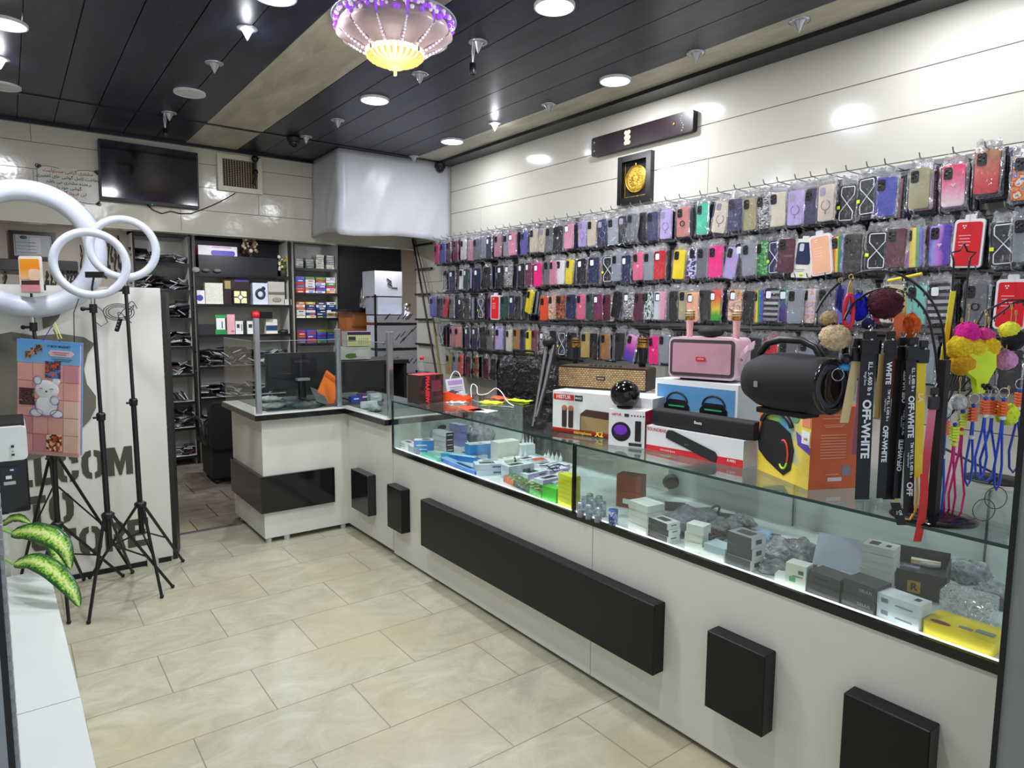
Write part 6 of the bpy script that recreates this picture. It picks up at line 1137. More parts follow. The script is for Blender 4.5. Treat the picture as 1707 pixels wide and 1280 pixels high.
def tripod(t, hub, top, feet, r=.011, brace=True):
    """hub, top, feet in world coordinates relative to t"""
    m = MB(); mid = hub.lerp(top, .48); m.tube([hub-Vector((0, 0, .16)), mid], r*1.25, BLK, 10); m.build('lower_pole', t); m = MB(); m.tube([mid, top], r*.85, BLK, 10); m.build('upper_pole', t)
    m = MB(); m.lathe([(.001, -.018), (r*1.8, -.018), (r*2, .012), (r*1.5, .022), (.001, .022)], BLK, 14, tuple(mid)); m.tube([mid, mid+Vector((-.035, -.02, 0))], .006, BLK, 6); m.build('clamp', t)
    m = MB(); m.lathe([(.001, -.012), (r*2.6, -.012), (r*2.8, .008), (r*1.8, .018), (.001, .018)], BLK, 14, tuple(hub)); m.build('hub', t)
    for f in feet:
        m = MB(); a = hub+(f-hub).to_2d().to_3d().normalized()*.02; a.z = hub.z; m.tube([a, f+Vector((0, 0, .008))], r*.72, BLK, 8); m.ball(tuple(f+Vector((0, 0, .01))), .011, BLKM, 8, 6); m.build('leg', t)
        if brace: m = MB(); b = a.lerp(f, .55); m.tube([hub-Vector((0, 0, .15)), b], r*.42, BLK, 6); m.build('brace', t)
def ring(t, c, R, r, n_, gap=0):
    v = (CP-Vector(c)); yaw = math.atan2(v.x, -v.y)
    m = MB(); pts = []; ex = Vector((math.cos(yaw), math.sin(yaw), 0)); 
    for i in range(56): a = 2*PI*i/56; pts.append(ex*(R*math.cos(a))+Vector((0, 0, R*math.sin(a))))
    fl = []; m.tube(pts, r, RINGW, 12, closed=True); m.M = Matrix.Identity(4); m.build('light_ring', t, loc=(0, 0, 0))
def ring_light(lb, top_px, bot_px, D, rt, hub_px, foot_px, pole_x, mount=None, tilt=0):
    # centre from pixel, radius from vertical extent at forward depth D
    cx_, cy_ = top_px[0], (top_px[1]+bot_px[1])/2; R = (bot_px[1]-top_px[1])/2*D/FPX*.985-rt; c = PD(cx_, cy_, D)
    feet = [PZ(x, y, 0) for x, y in foot_px]; base = Vector((c.x, c.y, 0)); t = thing('ring_light', lb, 'ring light', tuple(base)); hub = PD(hub_px[0], hub_px[1], D)-base; top = c-base-Vector((0, 0, R+rt+.06))
    tripod(t, hub, top, [f-base for f in feet])
    v = CP-c; yaw = math.atan2(v.x, -v.y)*1.0; ex = Vector((math.cos(yaw), math.sin(yaw), 0)); cc = c-base
    m = MB(); m.tube([cc+ex*((R)*math.cos(a))+Vector((0, 0, R*math.sin(a))) for a in [2*PI*i/64 for i in range(64)]], rt, RINGW, 12, closed=True); m.build('light_ring', t, label='white round tube')
    q = cc-Vector((0, 0, R+rt)); m = MB(); m.tube([q+Vector((0, 0, .008)), q-Vector((0, 0, .03))], .012, CHROME, 10); m.tube([q-Vector((0, 0, .025)), q-Vector((0, 0, .07))], .018, BLK, 10); m.tube([q-Vector((0, 0, .05)), q+ex*-.04-Vector((0, 0, .05))], .007, BLK, 6); m.ball(tuple(q+ex*-.045-Vector((0, 0, .05))), .012, BLK, 8, 6); m.build('ball_mount', t)
    return t, cc, ex, R, base
t, cc, ex, R, base = ring_light('largest ring light, cut by the left edge, holding an orange phone box', (47, 300), (47, 531), 3.55, .056, (88, 760), [(115, 1040), (221, 955), (30, 985)], 60)
# phone holder in the big ring
m = MB(); s_ = cc-Vector((0, 0, R)); m.tube([s_, s_+Vector((0, 0, .09))], .006, BLK, 6); m.box(tuple(cc+Vector((0, 0, -.20))+ex*.02), (.10, .02, .03), BLK, rz=CAMYAW); m.build('phone_clamp', t)
p = PD(52, 458, 3.50); t2 = thing('demo_phone_box', 'white phone box with orange and pink picture clamped in the largest ring light', 'phone box', tuple(p), CAMYAW); t2.scale = (1.167,)*3
MB().rr((0, 0, 0), (.098, .012, .165), .010, c_('#e8e6d8', .35)).build('frame', t2); m = MB(); m.rr((0, -.007, .025), (.088, .002, .09), .006, ramp_mat('phone_pic', ['#f0a8a0', '#f2c890', '#f09020', '#f0a030'], 2, -.08, .08)); m.rr((.02, -.0085, 0), (.05, .002, .05), .014, c_('#f0cfae')); m.box((0, -.0085, -.035), (.08, .002, .018), c_('#4a2228')); m.box((0, -.0085, -.06), (.086, .002, .03), c_('#e0909a')); m.build('picture', t2)
t, cc, ex, R, base = ring_light('middle-sized ring light on a slim tripod in front, nearest the counter', (151, 380), (151, 499), 3.40, .021, (180, 859), [(148, 1040), (288, 980), (221, 956)], 165)
m = MB(); m.box(tuple(cc+Vector((0, 0, -.055))+ex*.015), (.09, .015, .03), BLK, rz=CAMYAW); m.tube([cc+Vector((0, 0, -.07))+ex*.01, cc+Vector((0, 0, -.12)), cc-Vector((0, 0, R))], .005, BLK, 6); m.build('phone_clamp', t)
m = MB(); w0 = cc-Vector((0, 0, R+.04)); m.tube([w0, w0+Vector((.04, 0, -.04)), w0+Vector((.06, 0, -.10)), w0+Vector((.03, 0, -.12)), w0+Vector((.0, 0, -.09))], .0022, BLK, 5); m.tube([w0+Vector((-.06, 0, .02)), w0+Vector((-.085, 0, -.05)), w0+Vector((-.09, 0, -.18)), w0+Vector((-.095, 0, -.4))], .0022, BLK, 5); m.build('cord', t)
t, cc, ex, R, base = ring_light('smaller ring light at the back with its cord coiled on the pole', (206, 359), (206, 469), 3.65, .021, (234, 841), [(270, 997), (305, 937), (150, 965)], 214)
m = MB(); b0 = cc-Vector((0, 0, R+.17)); 
for k in range(5): a0 = k*1.3; m.tube([b0+ex*(.05*math.cos(a0)*q+.03*math.sin(a0)*math.sin(3*q))+Vector((0, 0, -.02*k+.04*math.sin(q*PI)))*1.0 for q in [i/8 for i in range(9)]], .0022, BLK, 5)
for k in range(3): m.tube([b0+ex*(-.04+(.05+.012*k)*math.cos(a))+Vector((0, -.012, -.02+(.03+.008*k)*math.sin(a))) for a in [i*PI/8 for i in range(17)]], .0022, BLK, 5)
m.build('cord', t); m = MB(); m.M = Matrix.Translation(b0+ex*-.045+Vector((0, -.01, -.09))) @ Matrix.Rotation(CAMYAW, 4, 'Z') @ Matrix.Rotation(.35, 4, 'Y'); m.rr((0, 0, 0), (.018, .014, .075), .005, BLK); [m.box((0, -.008, .02-.018*i), (.008, .003, .006), GREY) for i in range(3)]; m.build('cord_remote', t)
# fourth folded tripod between
base = PD(95, 900, 3.4); t = thing('light_stand', 'plain black tripod stand behind the hanging puzzle cards', 'tripod', (base.x, base.y, 0)); B0 = Vector((base.x, base.y, 0)); hub = PD(95, 875, 3.42)-B0; top = PD(84, 640, 3.42)-B0; tripod(t, hub, top, [PZ(x, y, 0)-B0 for x, y in ((205, 962), (60, 985), (140, 968))])
# hanging puzzle cards
a, b, c, d = [PD(x, y, 3.2) for x, y in ((22, 568), (128, 562), (136, 752), (42, 768))]
w = (b-a).length; h = (a-d).length; p = (a+b+c+d)/4
t = thing('puzzle_card_pack', 'hanging clear packet of pink puzzle tiles with a blue header and a white bear drawing', 'puzzle pack', tuple(p), rot=(0, math.radians(4), CAMYAW)); w = .275; h = .50; t.scale = (1.085,)*3
m = MB(); m.box((0, .002, -.01), (w*.98, .010, h), c_('#e2b0a8', .35)); m.box((.004, .0085, .0), (w*1.0, .003, h*1.005), c_('#7fa8dc', .35)); m.build('card', t)
MB().box((0, -.0045, h*.40), (w*1.0, .003, h*.20), ramp_mat('blue_header', ['#8ec6ee', '#5aa6e6'], 2, .1, .26, .25)).build('header', t, label='blue header')
m = MB(); K = c_('#24304a', .5)
for k in range(3): m.box((-w*.32+k*.024, -.0068, h*.37+k*.016), (.026, .002, .030), blotch_mat('mini_pic', ['#3a2a24', '#c89a6a', '#2a1e1a', '#8a5a3a'], 60))
m.text('17 BOX MAGNET', .0135, K, (.045, -.0068, h*.455), bold=.03); m.prism([(.0, h*.395), (.01, h*.42), (.10, h*.42), (.112, h*.395), (.10, h*.37), (.01, h*.37)], -.0075, -.006, c_('#e8c8c8', .4))
for k in range(2): m.box((.055, -.008, h*(.405-.018*k)), (.07-.02*k, .001, .003), c_('#c05060'))
m.box((.06, -.007, h*.345), (.09, .001, .002), K); m.box((.06, -.007, h*.33), (.07, .001, .002), K); m.build('printing', t)
m = MB(); TL = c_('#e8a9a0', .3); T3 = c_('#e6c2ae', .3); T4 = c_('#d9909a', .3)
R_ = random.Random(4)
for r_ in range(5):
    for q in range(4):
        m.box((-w*.37+q*w*.245, -.0055, h*.22-r_*h*.157), (w*.235, .004, h*.15), (T3 if q == 3 and r_ > 1 else [TL, TL, T4][R_.randrange(3)]))
m.build('puzzle_tile', t)
m = MB(); Wt = c_('#eef0f0', .4); Bu = c_('#5a62b0', .4); z0 = -.02
m.ball((-.005, -.008, z0+.055), .050, Wt, 20, 12, (1.05, .06, .85)); m.ball((-.005, -.008, z0-.015), .050, Wt, 20, 12, (1.0, .05, .9)); m.ball((-.045, -.008, z0+.095), .018, Wt, 12, 8, (1, .1, 1)); m.ball((.035, -.008, z0+.095), .018, Wt, 12, 8, (1, .1, 1))
m.ball((-.05, -.008, z0-.05), .022, Wt, 12, 8, (1.3, .1, .8)); m.ball((.04, -.008, z0-.05), .022, Wt, 12, 8, (1.3, .1, .8)); m.ball((.032, -.010, z0+.01), .020, Wt, 12, 8, (1, .1, 1))
m.ring((-.045, -.0095, z0+.095), .018, .0016, Bu, 'y', 18, 4); m.ring((-.005, -.010, z0-.015), .050, .0016, Bu, 'y', 26, 4, 150, 390, (1, .9)); m.ring((-.05, -.0095, z0-.05), .022, .0014, Bu, 'y', 18, 4, 0, 360, (1.3, .8)); m.ring((.04, -.0095, z0-.05), .022, .0014, Bu, 'y', 18, 4, 0, 360, (1.3, .8)); m.ring((.032, -.0125, z0+.01), .020, .0014, Bu, 'y', 18, 4)
m.ball((-.005, -.012, z0+.048), .004, BLK, 8, 6); [m.tube([(x-.007, -.012, z0+.058), (x, -.012, z0+.061), (x+.007, -.012, z0+.058)], .0012, BLK, 4) for x in (-.028, .018)]
m.build('bear_drawing', t)
for x, z, cols, nm in ((.022, .145-.02, ['#e0603a', '#4a7ac8', '#3a3a2a', '#d04a2a'], 'tA'), (-.092, -.0, ['#3a2024', '#6a2a34', '#241a1e', '#8a6a60'], 'tB'), (.028, -.20, ['#e8c090', '#c0502a', '#4a2a20', '#f0d8b0'], 'tC')): m = MB(); m.box((x, -.0085, z), (w*.24, .003, h*.15), blotch_mat(nm, cols, 40)); m.build('picture_tile', t)
m = MB(); P0 = Vector((0, 0, h*.5)); m.tube([(-.03, 0, h*.49), (-.005, .01, h*.60), (.0, .02, h*.63)], .002, c_('#2a3aa0'), 5); m.tube([(.05, 0, h*.49), (.01, .01, h*.60)], .002, c_('#2a3aa0'), 5); m.tube([(.04, 0, h*.52), (.01, .01, h*.64)], .0025, c_('#c8cc5a'), 5); m.tube([(.06, -.01, h*.53), (.015, .01, h*.66)], .0025, c_('#c8cc5a'), 5); m.build('hanging_cord', t)
# dispenser on its table
pR = PY(44, 720, 3.45); zt = PY(30, 709, 3.45).z; zm = PY(40, 763, 3.45).z; zb = PY(44, 852, 3.45).z; xr = pR.x; xl = xr-.40
t = thing('coffee_machine', 'white-topped black drinks machine cut by the left edge of the picture', 'machine', ((xl+xr)/2, 3.45, zb)); wd = xr-xl
MB().box((0, .15, (zm-zb)/2), (wd-.006, .30, zm-zb), mat('machine_black', '#08090b', .2), b=.006).build('body', t)
m = MB(); m.rr((0, .13, (zm+zt)/2-zb), (wd, .34, zt-zm), .02, c_('#dfe3e2', .3)); m.build('white_head', t, label='white rounded top'); MB().box((0, .15, zt-zb+.004), (wd-.01, .30, .012), BLK).build('lid', t)
m = MB(); m.box((wd/2-.05, -.045, zm-zb+.06), (.010, .003, .010), BLK); m.box((wd/2-.05, -.045, zm-zb+.04), (.007, .003, .003), GREY); m.box((wd/2-.05, -.045, zm-zb+.025), (.010, .003, .008), BLK); m.build('button', t)
m = MB(); m.box((wd/2-.07, -.002, zm-zb-.07), (.05, .003, .08), DGREY); m.box((wd/2-.058, -.005, zm-zb-.045), (.03, .003, .02), c_('#1a2a60')); m.box((wd/2-.058, -.008, zm-zb-.045), (.012, .002, .006), PAPER); m.box((wd/2-.07, -.006, zm-zb-.075), (.02, .003, .014), PAPER); m.box((wd/2-.068, -.006, zm-zb-.10), (.04, .003, .014), c_('#b8babc')); m.build('control_sticker', t)
t = thing('machine_table', 'white side table carrying the drinks machine, almost outside the left edge', 'table', (xl+.17, 3.6, 0)); MB().box((0, 0, zb-.012), (.30, .30, .02), WHITE).build('table_top', t)
for sx in (-1, 1):
    for sy in (-1, 1): MB().box((sx*.13, sy*.13, (zb-.022)/2), (.025, .025, zb-.022), WHITE).build('leg', t)
# plant
LF = bpy.data.materials.new('variegated_leaf'); LF.use_nodes = True; nt = LF.node_tree; N = nt.nodes.new; L = nt.links.new; b_ = nt.nodes['Principled BSDF']
tc = N('ShaderNodeTexCoord'); uv = N('ShaderNodeUVMap'); sx = N('ShaderNodeSeparateXYZ'); L(uv.outputs[0], sx.inputs[0]); no = N('ShaderNodeTexNoise'); no.inputs['Scale'].default_value = 9; no.inputs['Detail'].default_value = 3; mp = N('ShaderNodeMapping'); mp.inputs['Scale'].default_value = (.9, 4.0, 1); L(uv.outputs[0], mp.inputs[0]); L(mp.outputs[0], no.inputs['Vector'])
m1 = N('ShaderNodeMath'); m1.operation = 'SUBTRACT'; m1.inputs[1].default_value = .5; L(sx.outputs[0], m1.inputs[0]); m2 = N('ShaderNodeMath'); m2.operation = 'ABSOLUTE'; L(m1.outputs[0], m2.inputs[0]); m3 = N('ShaderNodeMath'); m3.operation = 'MULTIPLY_ADD'; m3.inputs[1].default_value = .75; L(no.outputs['Fac'], m3.inputs[0]); L(m2.outputs[0], m3.inputs[2])
r = N('ShaderNodeValToRGB'); cr = r.color_ramp; cr.elements[0].position = .42; cr.elements[0].color = lin('#dcea92'); cr.elements[1].position = .74; cr.elements[1].color = lin('#245a26'); e = cr.elements.new(.56); e.color = lin('#8cc23e'); L(m3.outputs[0], r.inputs[0]); L(r.outputs[0], b_.inputs['Base Color']); b_.inputs['Roughness'].default_value = .3
def leaf(t, P, w, droop=.1, nrm=(0, -1, .6)):
    """P: midrib points relative to t; w: half width"""
    P = [Vector(p) for p in P]; n = len(P)-1; Q = []
    for k in range(17):
        u = k/16*n; i = min(int(u), n-1); f = u-i; p0, p1, p2, p3 = P[max(i-1, 0)], P[i], P[i+1], P[min(i+2, n)]; Q.append(.5*((2*p1)+(-p0+p2)*f+(2*p0-5*p1+4*p2-p3)*f*f+(-p0+3*p1-3*p2+p3)*f**3))
    nv = Vector(nrm).normalized(); vs = []; uvs = []
    for k, q in enumerate(Q):
        tg = (Q[min(k+1, 16)]-Q[max(k-1, 0)]).normalized(); sd = tg.cross(nv).normalized(); ww = w*1.9*((k/16)**.55)*((1-k/16)**.85)+.0005
        for j in range(7): s = (j/6-.5)*2; vs.append(q+sd*ww*s-nv*(abs(s)**1.5*ww*.06)+nv*(.003*math.sin(k*1.9+j)*abs(s))); uvs.append((j/6, k/16))
    fs = [(k*7+j, k*7+j+1, k*7+j+8, k*7+j+7) for k in range(16) for j in range(6)]
    me = bpy.data.meshes.new('leaf'); me.from_pydata([tuple(v) for v in vs], [], fs); me.materials.append(LF); ul = me.uv_layers.new(name='UVMap')
    for lp in me.loops: ul.data[lp.index].uv = uvs[lp.vertex_index]
    for pp in me.polygons: pp.use_smooth = True
    o = bpy.data.objects.new('leaf', me); COL.objects.link(o); o.parent = t; sm = o.modifiers.new('thick', 'SOLIDIFY'); sm.thickness = .0012
Dp = 2.75; pot = Vector((-.40, 3.15, .4505)); t = thing('potted_dieffenbachia', 'variegated green and cream dumb cane plant leaning in from the left behind the ledge', 'plant', tuple(pot))
m = MB(); m.lathe([(.001, 0), (.10, 0), (.14, .26), (.145, .28), (.13, .28), (.12, .25), (.001, .25)], c_('#c8b8a0', .5), 28); m.build('pot', t); m = MB(); m.lathe([(.001, .255), (.12, .25)], c_('#2a2018', .9), 16); m.build('soil', t)
def LP(*a): return [PD(x, y, d)-pot for x, y, d in a]
crown = Vector((0, 0, .30)); m = MB(); m.tube([(0, 0, .25), (.01, 0, .35), (.02, -.02, .45)], .014, c_('#5a8a3a', .4), 8); m.build('stem', t)
for pts, w in ((((2, 874, 2.80), (20, 864, 2.78), (35, 864, 2.76), (50, 872, 2.74)), .028), (((18, 888, 2.72), (50, 884, 2.68), (85, 893, 2.64), (108, 915, 2.62), (118, 950, 2.62)), .058), (((22, 940, 2.60), (55, 934, 2.56), (90, 952, 2.52), (120, 985, 2.50), (133, 1012, 2.50)), .050), (((60, 900, 2.85), (88, 905, 2.80), (100, 940, 2.78), (106, 975, 2.78)), .040)):
    Q = LP(*pts); leaf(t, Q, w, nrm=tuple(-ray(60, 920).normalized()+Vector((0, 0, .5)))); m = MB(); m.tube([(.02, -.02, .40), (Vector((.02, -.02, .40))+Q[0])/2+Vector((0, 0, .05)), Q[0]], .006, c_('#8fb86a', .4), 6); m.build('leaf_stalk', t)
# ---------------------------------------------------------------- back shelves
SF = mat('shelf_black_edge', '#121216', .35); SW = mat('shelf_white_back', '#c9c8bd', .5)
YS = 7.30
def shelf_unit(name, lb, x0, x1, levels, ztop, back=None, side=.018):
    t = thing(name, lb, 'shelf unit', ((x0+x1)/2, YS, 0)); T = Matrix.Translation((-(x0+x1)/2, -YS, 0)); xm = (x0+x1)/2
    for xs in (x0, x1): m = MB(); m.M = T; m.b2((xs-side/2, YS, 0), (xs+side/2, YS+.004, ztop), SF); m.b2((xs-side/2, YS+.004, 0), (xs+side/2, YS+.32, ztop), SW); m.build('side_panel', t)
    m = MB(); m.M = T; m.b2((x0, YS+.31, 0), (x1, YS+.33, ztop), back or SW); m.build('back_panel', t)
    m = MB(); m.M = T; m.b2((x0-side/2, YS, ztop-.03), (x1+side/2, YS+.32, ztop), SF); m.build('top_panel', t)
    for z in levels: m = MB(); m.M = T; m.b2((x0+side/2, YS+.004, z-.02), (x1-side/2, YS+.31, z), SW); m.b2((x0+side/2, YS-.002, z-.026), (x1-side/2, YS+.004, z+.002), SF); m.build('shelf', t)
    return t
LV1 = [2.02, 1.76, 1.484, 1.20, .921, .645, .38, .09]; LV2 = [1.93, 1.625, 1.316, .99, .668, .337, .08]; LV3 = [2.03, 1.76, 1.485, 1.205, .92, .64, .36, .08]
shelf_unit('shelf_unit', 'left tall narrow black-edged shelf unit filled with dark phone parts packets', 1.0, 1.485, LV1, 2.32); shelf_unit('shelf_unit', 'wide middle shelf unit with a dark top compartment and boxed goods', 1.53, 2.47, LV2, 2.34)
shelf_unit('shelf_unit', 'right narrow shelf unit packed with small coloured boxes', 2.53, 3.02, LV3, 2.35)
tag(MB().b2((1.545, YS+.29, 1.94), (2.46, YS+.305, 2.31), mat('navy_board', '#10121f', .5)).build('navy_backboard'), 'dark navy backboard closing the top compartment of the middle shelves', 'board')
# heaps of flat packets
PKs = []
def packet(i):
    m = MB(); c = ['#17181b', '#222428', '#2e3136', '#121316'][i % 4]; m.box((0, 0, 0), (.085, .17, .011), c_(c, .3), b=.002); m.box((0, 0, .006), (.075, .15, .0012), c_(['#5c6066', '#c4c8cc', '#b8bcc0', '#3a3c40'][i % 4], .15)); m.box((0, -.0855, 0), (.082, .0012, .007), c_(['#c0c4c8', '#8a8e94', '#d8dadc', '#6a2a34'][i % 4], .3)); return m.mesh('packet')
for i in range(8): PKs.append(packet(i))
def fill(x0, x1, z, n, hmax, lb, grp, seed, mode):
    R = random.Random(seed); cols = max(2, int((x1-x0-.02)/.105)); per = int(math.ceil(n/cols)); 
    for k in range(n):
        c, l_ = k % cols, k//cols; x = x0+.06+(x1-x0-.12)*(c/(cols-1)); me = PKs[R.randrange(8)]; o = bpy.data.objects.new('parts_packet', me); COL.objects.link(o)
        if mode == 'flat': o.location = (x+R.uniform(-.012, .012), YS+.13+R.uniform(-.02, .02), z+.008+l_*.0155); o.rotation_euler = (R.uniform(-.02, .02), R.uniform(-.03, .03), R.uniform(-.35, .35))
        elif mode == 'lean': xx = x0+.05+(x1-x0-.13)*k/max(1, n-1); o.location = (xx, YS+.12, z+.052); o.rotation_euler = (0, math.radians(90-R.uniform(22, 42)), 0)
        else: o.location = (x+R.uniform(-.02, .02), YS+.12+R.uniform(-.03, .02), z+.026+l_*.027); o.rotation_euler = (R.uniform(-.2, .2), R.uniform(-.7, .7), R.uniform(-1.3, 1.3))
        tag(o, lb, 'packet', grp)
for i, (z, n, md) in enumerate(zip(LV1, (14, 16, 20, 20, 16, 10, 24, 24), ('mess', 'mess', 'mess', 'mess', 'mess', 'lean', 'mess', 'flat'))): fill(1.0, 1.485, z, n, .2, 'dark silver-edged packet heaped on the %s shelf of the left unit' % ORD[i], 'packets on the %s shelf of the left unit' % ORD[i], i, md)
for i, (z, n, md) in enumerate(zip(LV2[3:], (44, 32, 36, 28), ('mess', 'mess', 'mess', 'mess'))): fill(1.53, 2.47, z, n, .2, 'dark packet heaped on the %s shelf of the middle unit' % ORD[i+3], 'packets on the %s shelf of the middle unit' % ORD[i+3], 50+i, md)
# boxes on the right narrow unit
cs3 = {0: ['#8a9690', '#6e7f80', '#a9b0a8', '#59605c', '#c9c6b8', '#b8b0a0'], 1: ['#4a3aa0', '#c83a30', '#e8e4ea', '#58a050', '#d8903a', '#7a60b8', '#e4e6ea', '#b04a60', '#3a60c0'], 2: ['#3a3f98', '#d8dade', '#c86a30', '#2a4a8a', '#e4d8b0', '#30406a', '#e8e8ea', '#d8b040'], 3: ['#2a50b8', '#b84038', '#3a60c8', '#d8dae4', '#a03a60', '#70a040', '#2f55c0', '#8a4a90']}
cn3 = {'4a3aa0': 'violet'}
for lv in range(4):
    R = random.Random(90+lv); z0 = LV3[lv]; rows_ = 6 if lv in (1, 2) else 5
    for c in range(4):
        z = z0; 
        for k in range(rows_ if lv else (4 if c < 2 else 6)):
            hh = .030 if lv else .026; col = cs3[lv][R.randrange(len(cs3[lv]))]; w = .108 if lv else .09
            o = MB(); facebox(o, w-.004, .16, hh-.002, c_(col, .35), c_(col, .35)); o.box((R.uniform(-.02, .02), -.0008, hh*.45), (w*.5, .0012, hh*.35), c_(cs3[lv][R.randrange(len(cs3[lv]))], .4))
            q = o.build('small_box', loc=(2.53+.065+c*.118, YS+.02+R.uniform(0, .015), z), rz=R.uniform(-.03, .03)); tag(q, 'small coloured box in the stacks on the %s shelf of the right narrow unit' % ORD[lv], 'box', 'small boxes on the %s shelf of the right unit' % ORD[lv]); z += hh
def bx(name, lb, cat, l, t_, r, b, Y, dep, front, side=None, top=None, deco=None, z=None):
    a, c = PY(l, b, Y), PY(r, t_, Y); z0 = a.z if z is None else z; w, h = c.x-a.x, c.z-z0
    t = thing(name, lb, cat, ((a.x+c.x)/2, Y, z0)); F, S, Tm = [c_(q, .4) if isinstance(q, str) else q for q in (front, side or front, top or side or front)]
    facebox(MB(), w, dep, h, F, S, Tm).build('box', t)
    if deco: m = MB(); deco(m, w, h); m.build('printing', t)
    return t
q = YS+.03; z1, z2, z3 = LV2[0], LV2[1], LV2[2]
bx('black_shelf_box', 'long black box lying across the top compartment of the middle shelves', 'box', 332, 431, 462, 456, YS+.01, .24, '#15161d', z=z1+.001)
bx('scooter_carton', 'white carton with a violet skateboard picture on the long black box', 'box', 331, 412, 395, 429.5, YS+.02, .12, '#e6e0ea', '#c0603a', deco=lambda m, w, h: [m.rr((w*.13, -.001, h*.45), (w*.62, .002, h*.40), .02, K_('#4a3ab0')), m.box((w*.1, -.001, h*.9), (w*.5, .002, h*.1), K_('#e090b0'))])
p = PY(418, 428, YS+.06); t = thing('dried_flowers', 'bunch of dried brown and cream flowers on the long black box', 'flowers', tuple(p)); R = random.Random(6)
m = MB(); [m.ball((R.uniform(-.07, .07), R.uniform(-.03, .03), R.uniform(.02, .21)), R.uniform(.012, .024), c_(['#6a4a34', '#c8b89a', '#4a3024', '#8a6a48', '#d8cfc0'][k % 5], .8), 7, 5) for k in range(34)]; m.build('blooms', t)
for k in range(5): m = MB(); m.tube([(0, 0, 0), (-.05+.025*k, 0, .12)], .003, c_('#4a3a24', .7), 5); m.build('stem', t)
p = PY(472, 455, YS+.04); t = thing('flower_pot', 'small pot of yellow and white flowers at the right end of the dark compartment', 'flowers', (p.x, p.y, z1+.001)); m = MB(); m.lathe([(.001, 0), (.025, 0), (.032, .07), (.001, .07)], c_('#3a3a2a', .6), 14); m.build('pot', t); m = MB(); [m.ball((R.uniform(-.045, .045), R.uniform(-.02, .02), R.uniform(.07, .22)), R.uniform(.010, .020), c_(['#d8d088', '#5a6a34', '#e8e4d8', '#b8a850'][k % 4], .7), 7, 5) for k in range(22)]; m.build('blooms', t)
for x, c, lb in ((326, '#8a8078', 'small grey-brown ornament at the left end of the dark compartment'), (343, '#5a564e', 'dark shell-like ornament beside the grey-brown one'), (362, '#6a665c', 'flat stone ornament in the dark compartment')):
    p = PY(x, 455, YS+.015) ; o = MB().ball((0, 0, .03), .03, c_(c, .7), 10, 7, (1.3, .5, .95 if x == 326 else .6)).build('ornament', loc=(p.x+.0, YS-.003+.0, z1+.003)); tag(o, lb, 'ornament')
bx('earphone_box', 'small white and violet box at the left end of the second shelf', 'box', 325, 484, 341, 506, q, .06, '#e0dcea', deco=lambda m, w, h: m.ball((0, -.001, h*.45), w*.33, K_('#4a4a9a'), 10, 8, (1, .05, 1)), z=z2)
bx('patterned_box', 'cream box with fine line pattern on the second middle shelf', 'box', 343, 472, 371, 506.5, q, .09, blotch_mat('line_pattern', ['#d8d6c8', '#c4c2b2', '#dedccf'], 60, .5, stretch=(1, 1, 2)), '#c0b890', z=z2)
t = bx('cube_puzzle_carton', 'brown and black carton with a big cream four-square cube puzzle picture', 'box', 374, 465, 416, 506.5, q+.01, .09, '#2a1c20', '#8a6a40', '#8a7040', deco=lambda m, w, h: [m.box((w*.18, -.001, h*.95), (w*.55, .002, h*.15), K_('#4a3a80')), m.box((-w*.35, -.001, h*.75), (w*.22, .002, h*.3), K_('#a08858'))], z=z2)
p = PY(401, 506, q-.03); t = thing('cube_puzzle', 'black-framed cube puzzle with four cream facets standing before the brown carton', 'toy', (p.x, q-.035, z2)); MB().box((0, .03, .075), (.15, .06, .15), BLK, b=.005).build('body', t); m = MB()
for sx in (-1, 1):
    for sz in (-1, 1): m.prism([(sx*.006, .075+sz*.03), (sx*.006, .075+sz*.062), (sx*.062, .075+sz*.062), (sx*.062, .075+sz*.006), (sx*.03, .075+sz*.006)], -.003, .001, c_('#e8dfa8', .4))
m.prism([(0, .05), (.025, .075), (0, .10), (-.025, .075)], -.003, .001, c_('#e8dfd0', .4)); m.build('facets', t)
bx('headphone_carton', 'pale blue box picturing a black coiled headset', 'box', 422, 472, 446, 506, q, .08, '#c9d3de', deco=lambda m, w, h: [m.ring((0, -.002, h*.5), w*.26, w*.09, K_('#2a2c38'), 'y', 20, 6, 0, 360, (1, 1.1)), m.ball((w*.2, -.003, h*.75), w*.14, K_('#20222c'), 8, 6, (1, .1, 1))], z=z2)
bx('grey_carton', 'grey banded carton at the right of the second middle shelf', 'box', 448, 470, 474, 506, q, .1, '#b8b4a8', deco=lambda m, w, h: [m.box((0, -.001, h*.5), (w, .002, h*.12), K_('#6a6862')), m.ball((0, -.001, h*.22), w*.2, K_('#8a8680'), 10, 6, (1.4, .05, .8))], z=z2)
bx('white_slip_box', 'flat white box beside the grey banded carton', 'box', 474, 499, 486, 506, q, .1, '#d8d8d8', z=z2)
t = bx('green_packet', 'white and green hanging packet on the third middle shelf', 'box', 361, 529, 375, 552, q-.01, .05, '#e4e8e4', '#2a8a4a', '#2a8a4a', deco=lambda m, w, h: [m.box((w*.15, -.001, h*.45), (w*.1, .002, h*.5), K_('#20242a')), m.box((0, -.001, -.01), (w*1.3, .004, .05), K_('#2a8a4a')), m.box((0, -.001, h+.01), (w*1.2, .004, .03), K_('#2a9a50'))], z=z3+.035)
bx('dark_cable_bundle', 'low dark bundle of cables at the left of the third middle shelf', 'box', 330, 540, 358, 555, q, .12, '#26282a', '#3a3c3c', z=z3)
bx('pink_carton', 'tall pale pink box on the third middle shelf', 'box', 379, 524, 391, 556, q, .07, '#dba8b0', '#c88a94', deco=lambda m, w, h: m.box((w*.2, -.001, h*.15), (w*.4, .002, h*.08), K_('#b06a78')), z=z3)
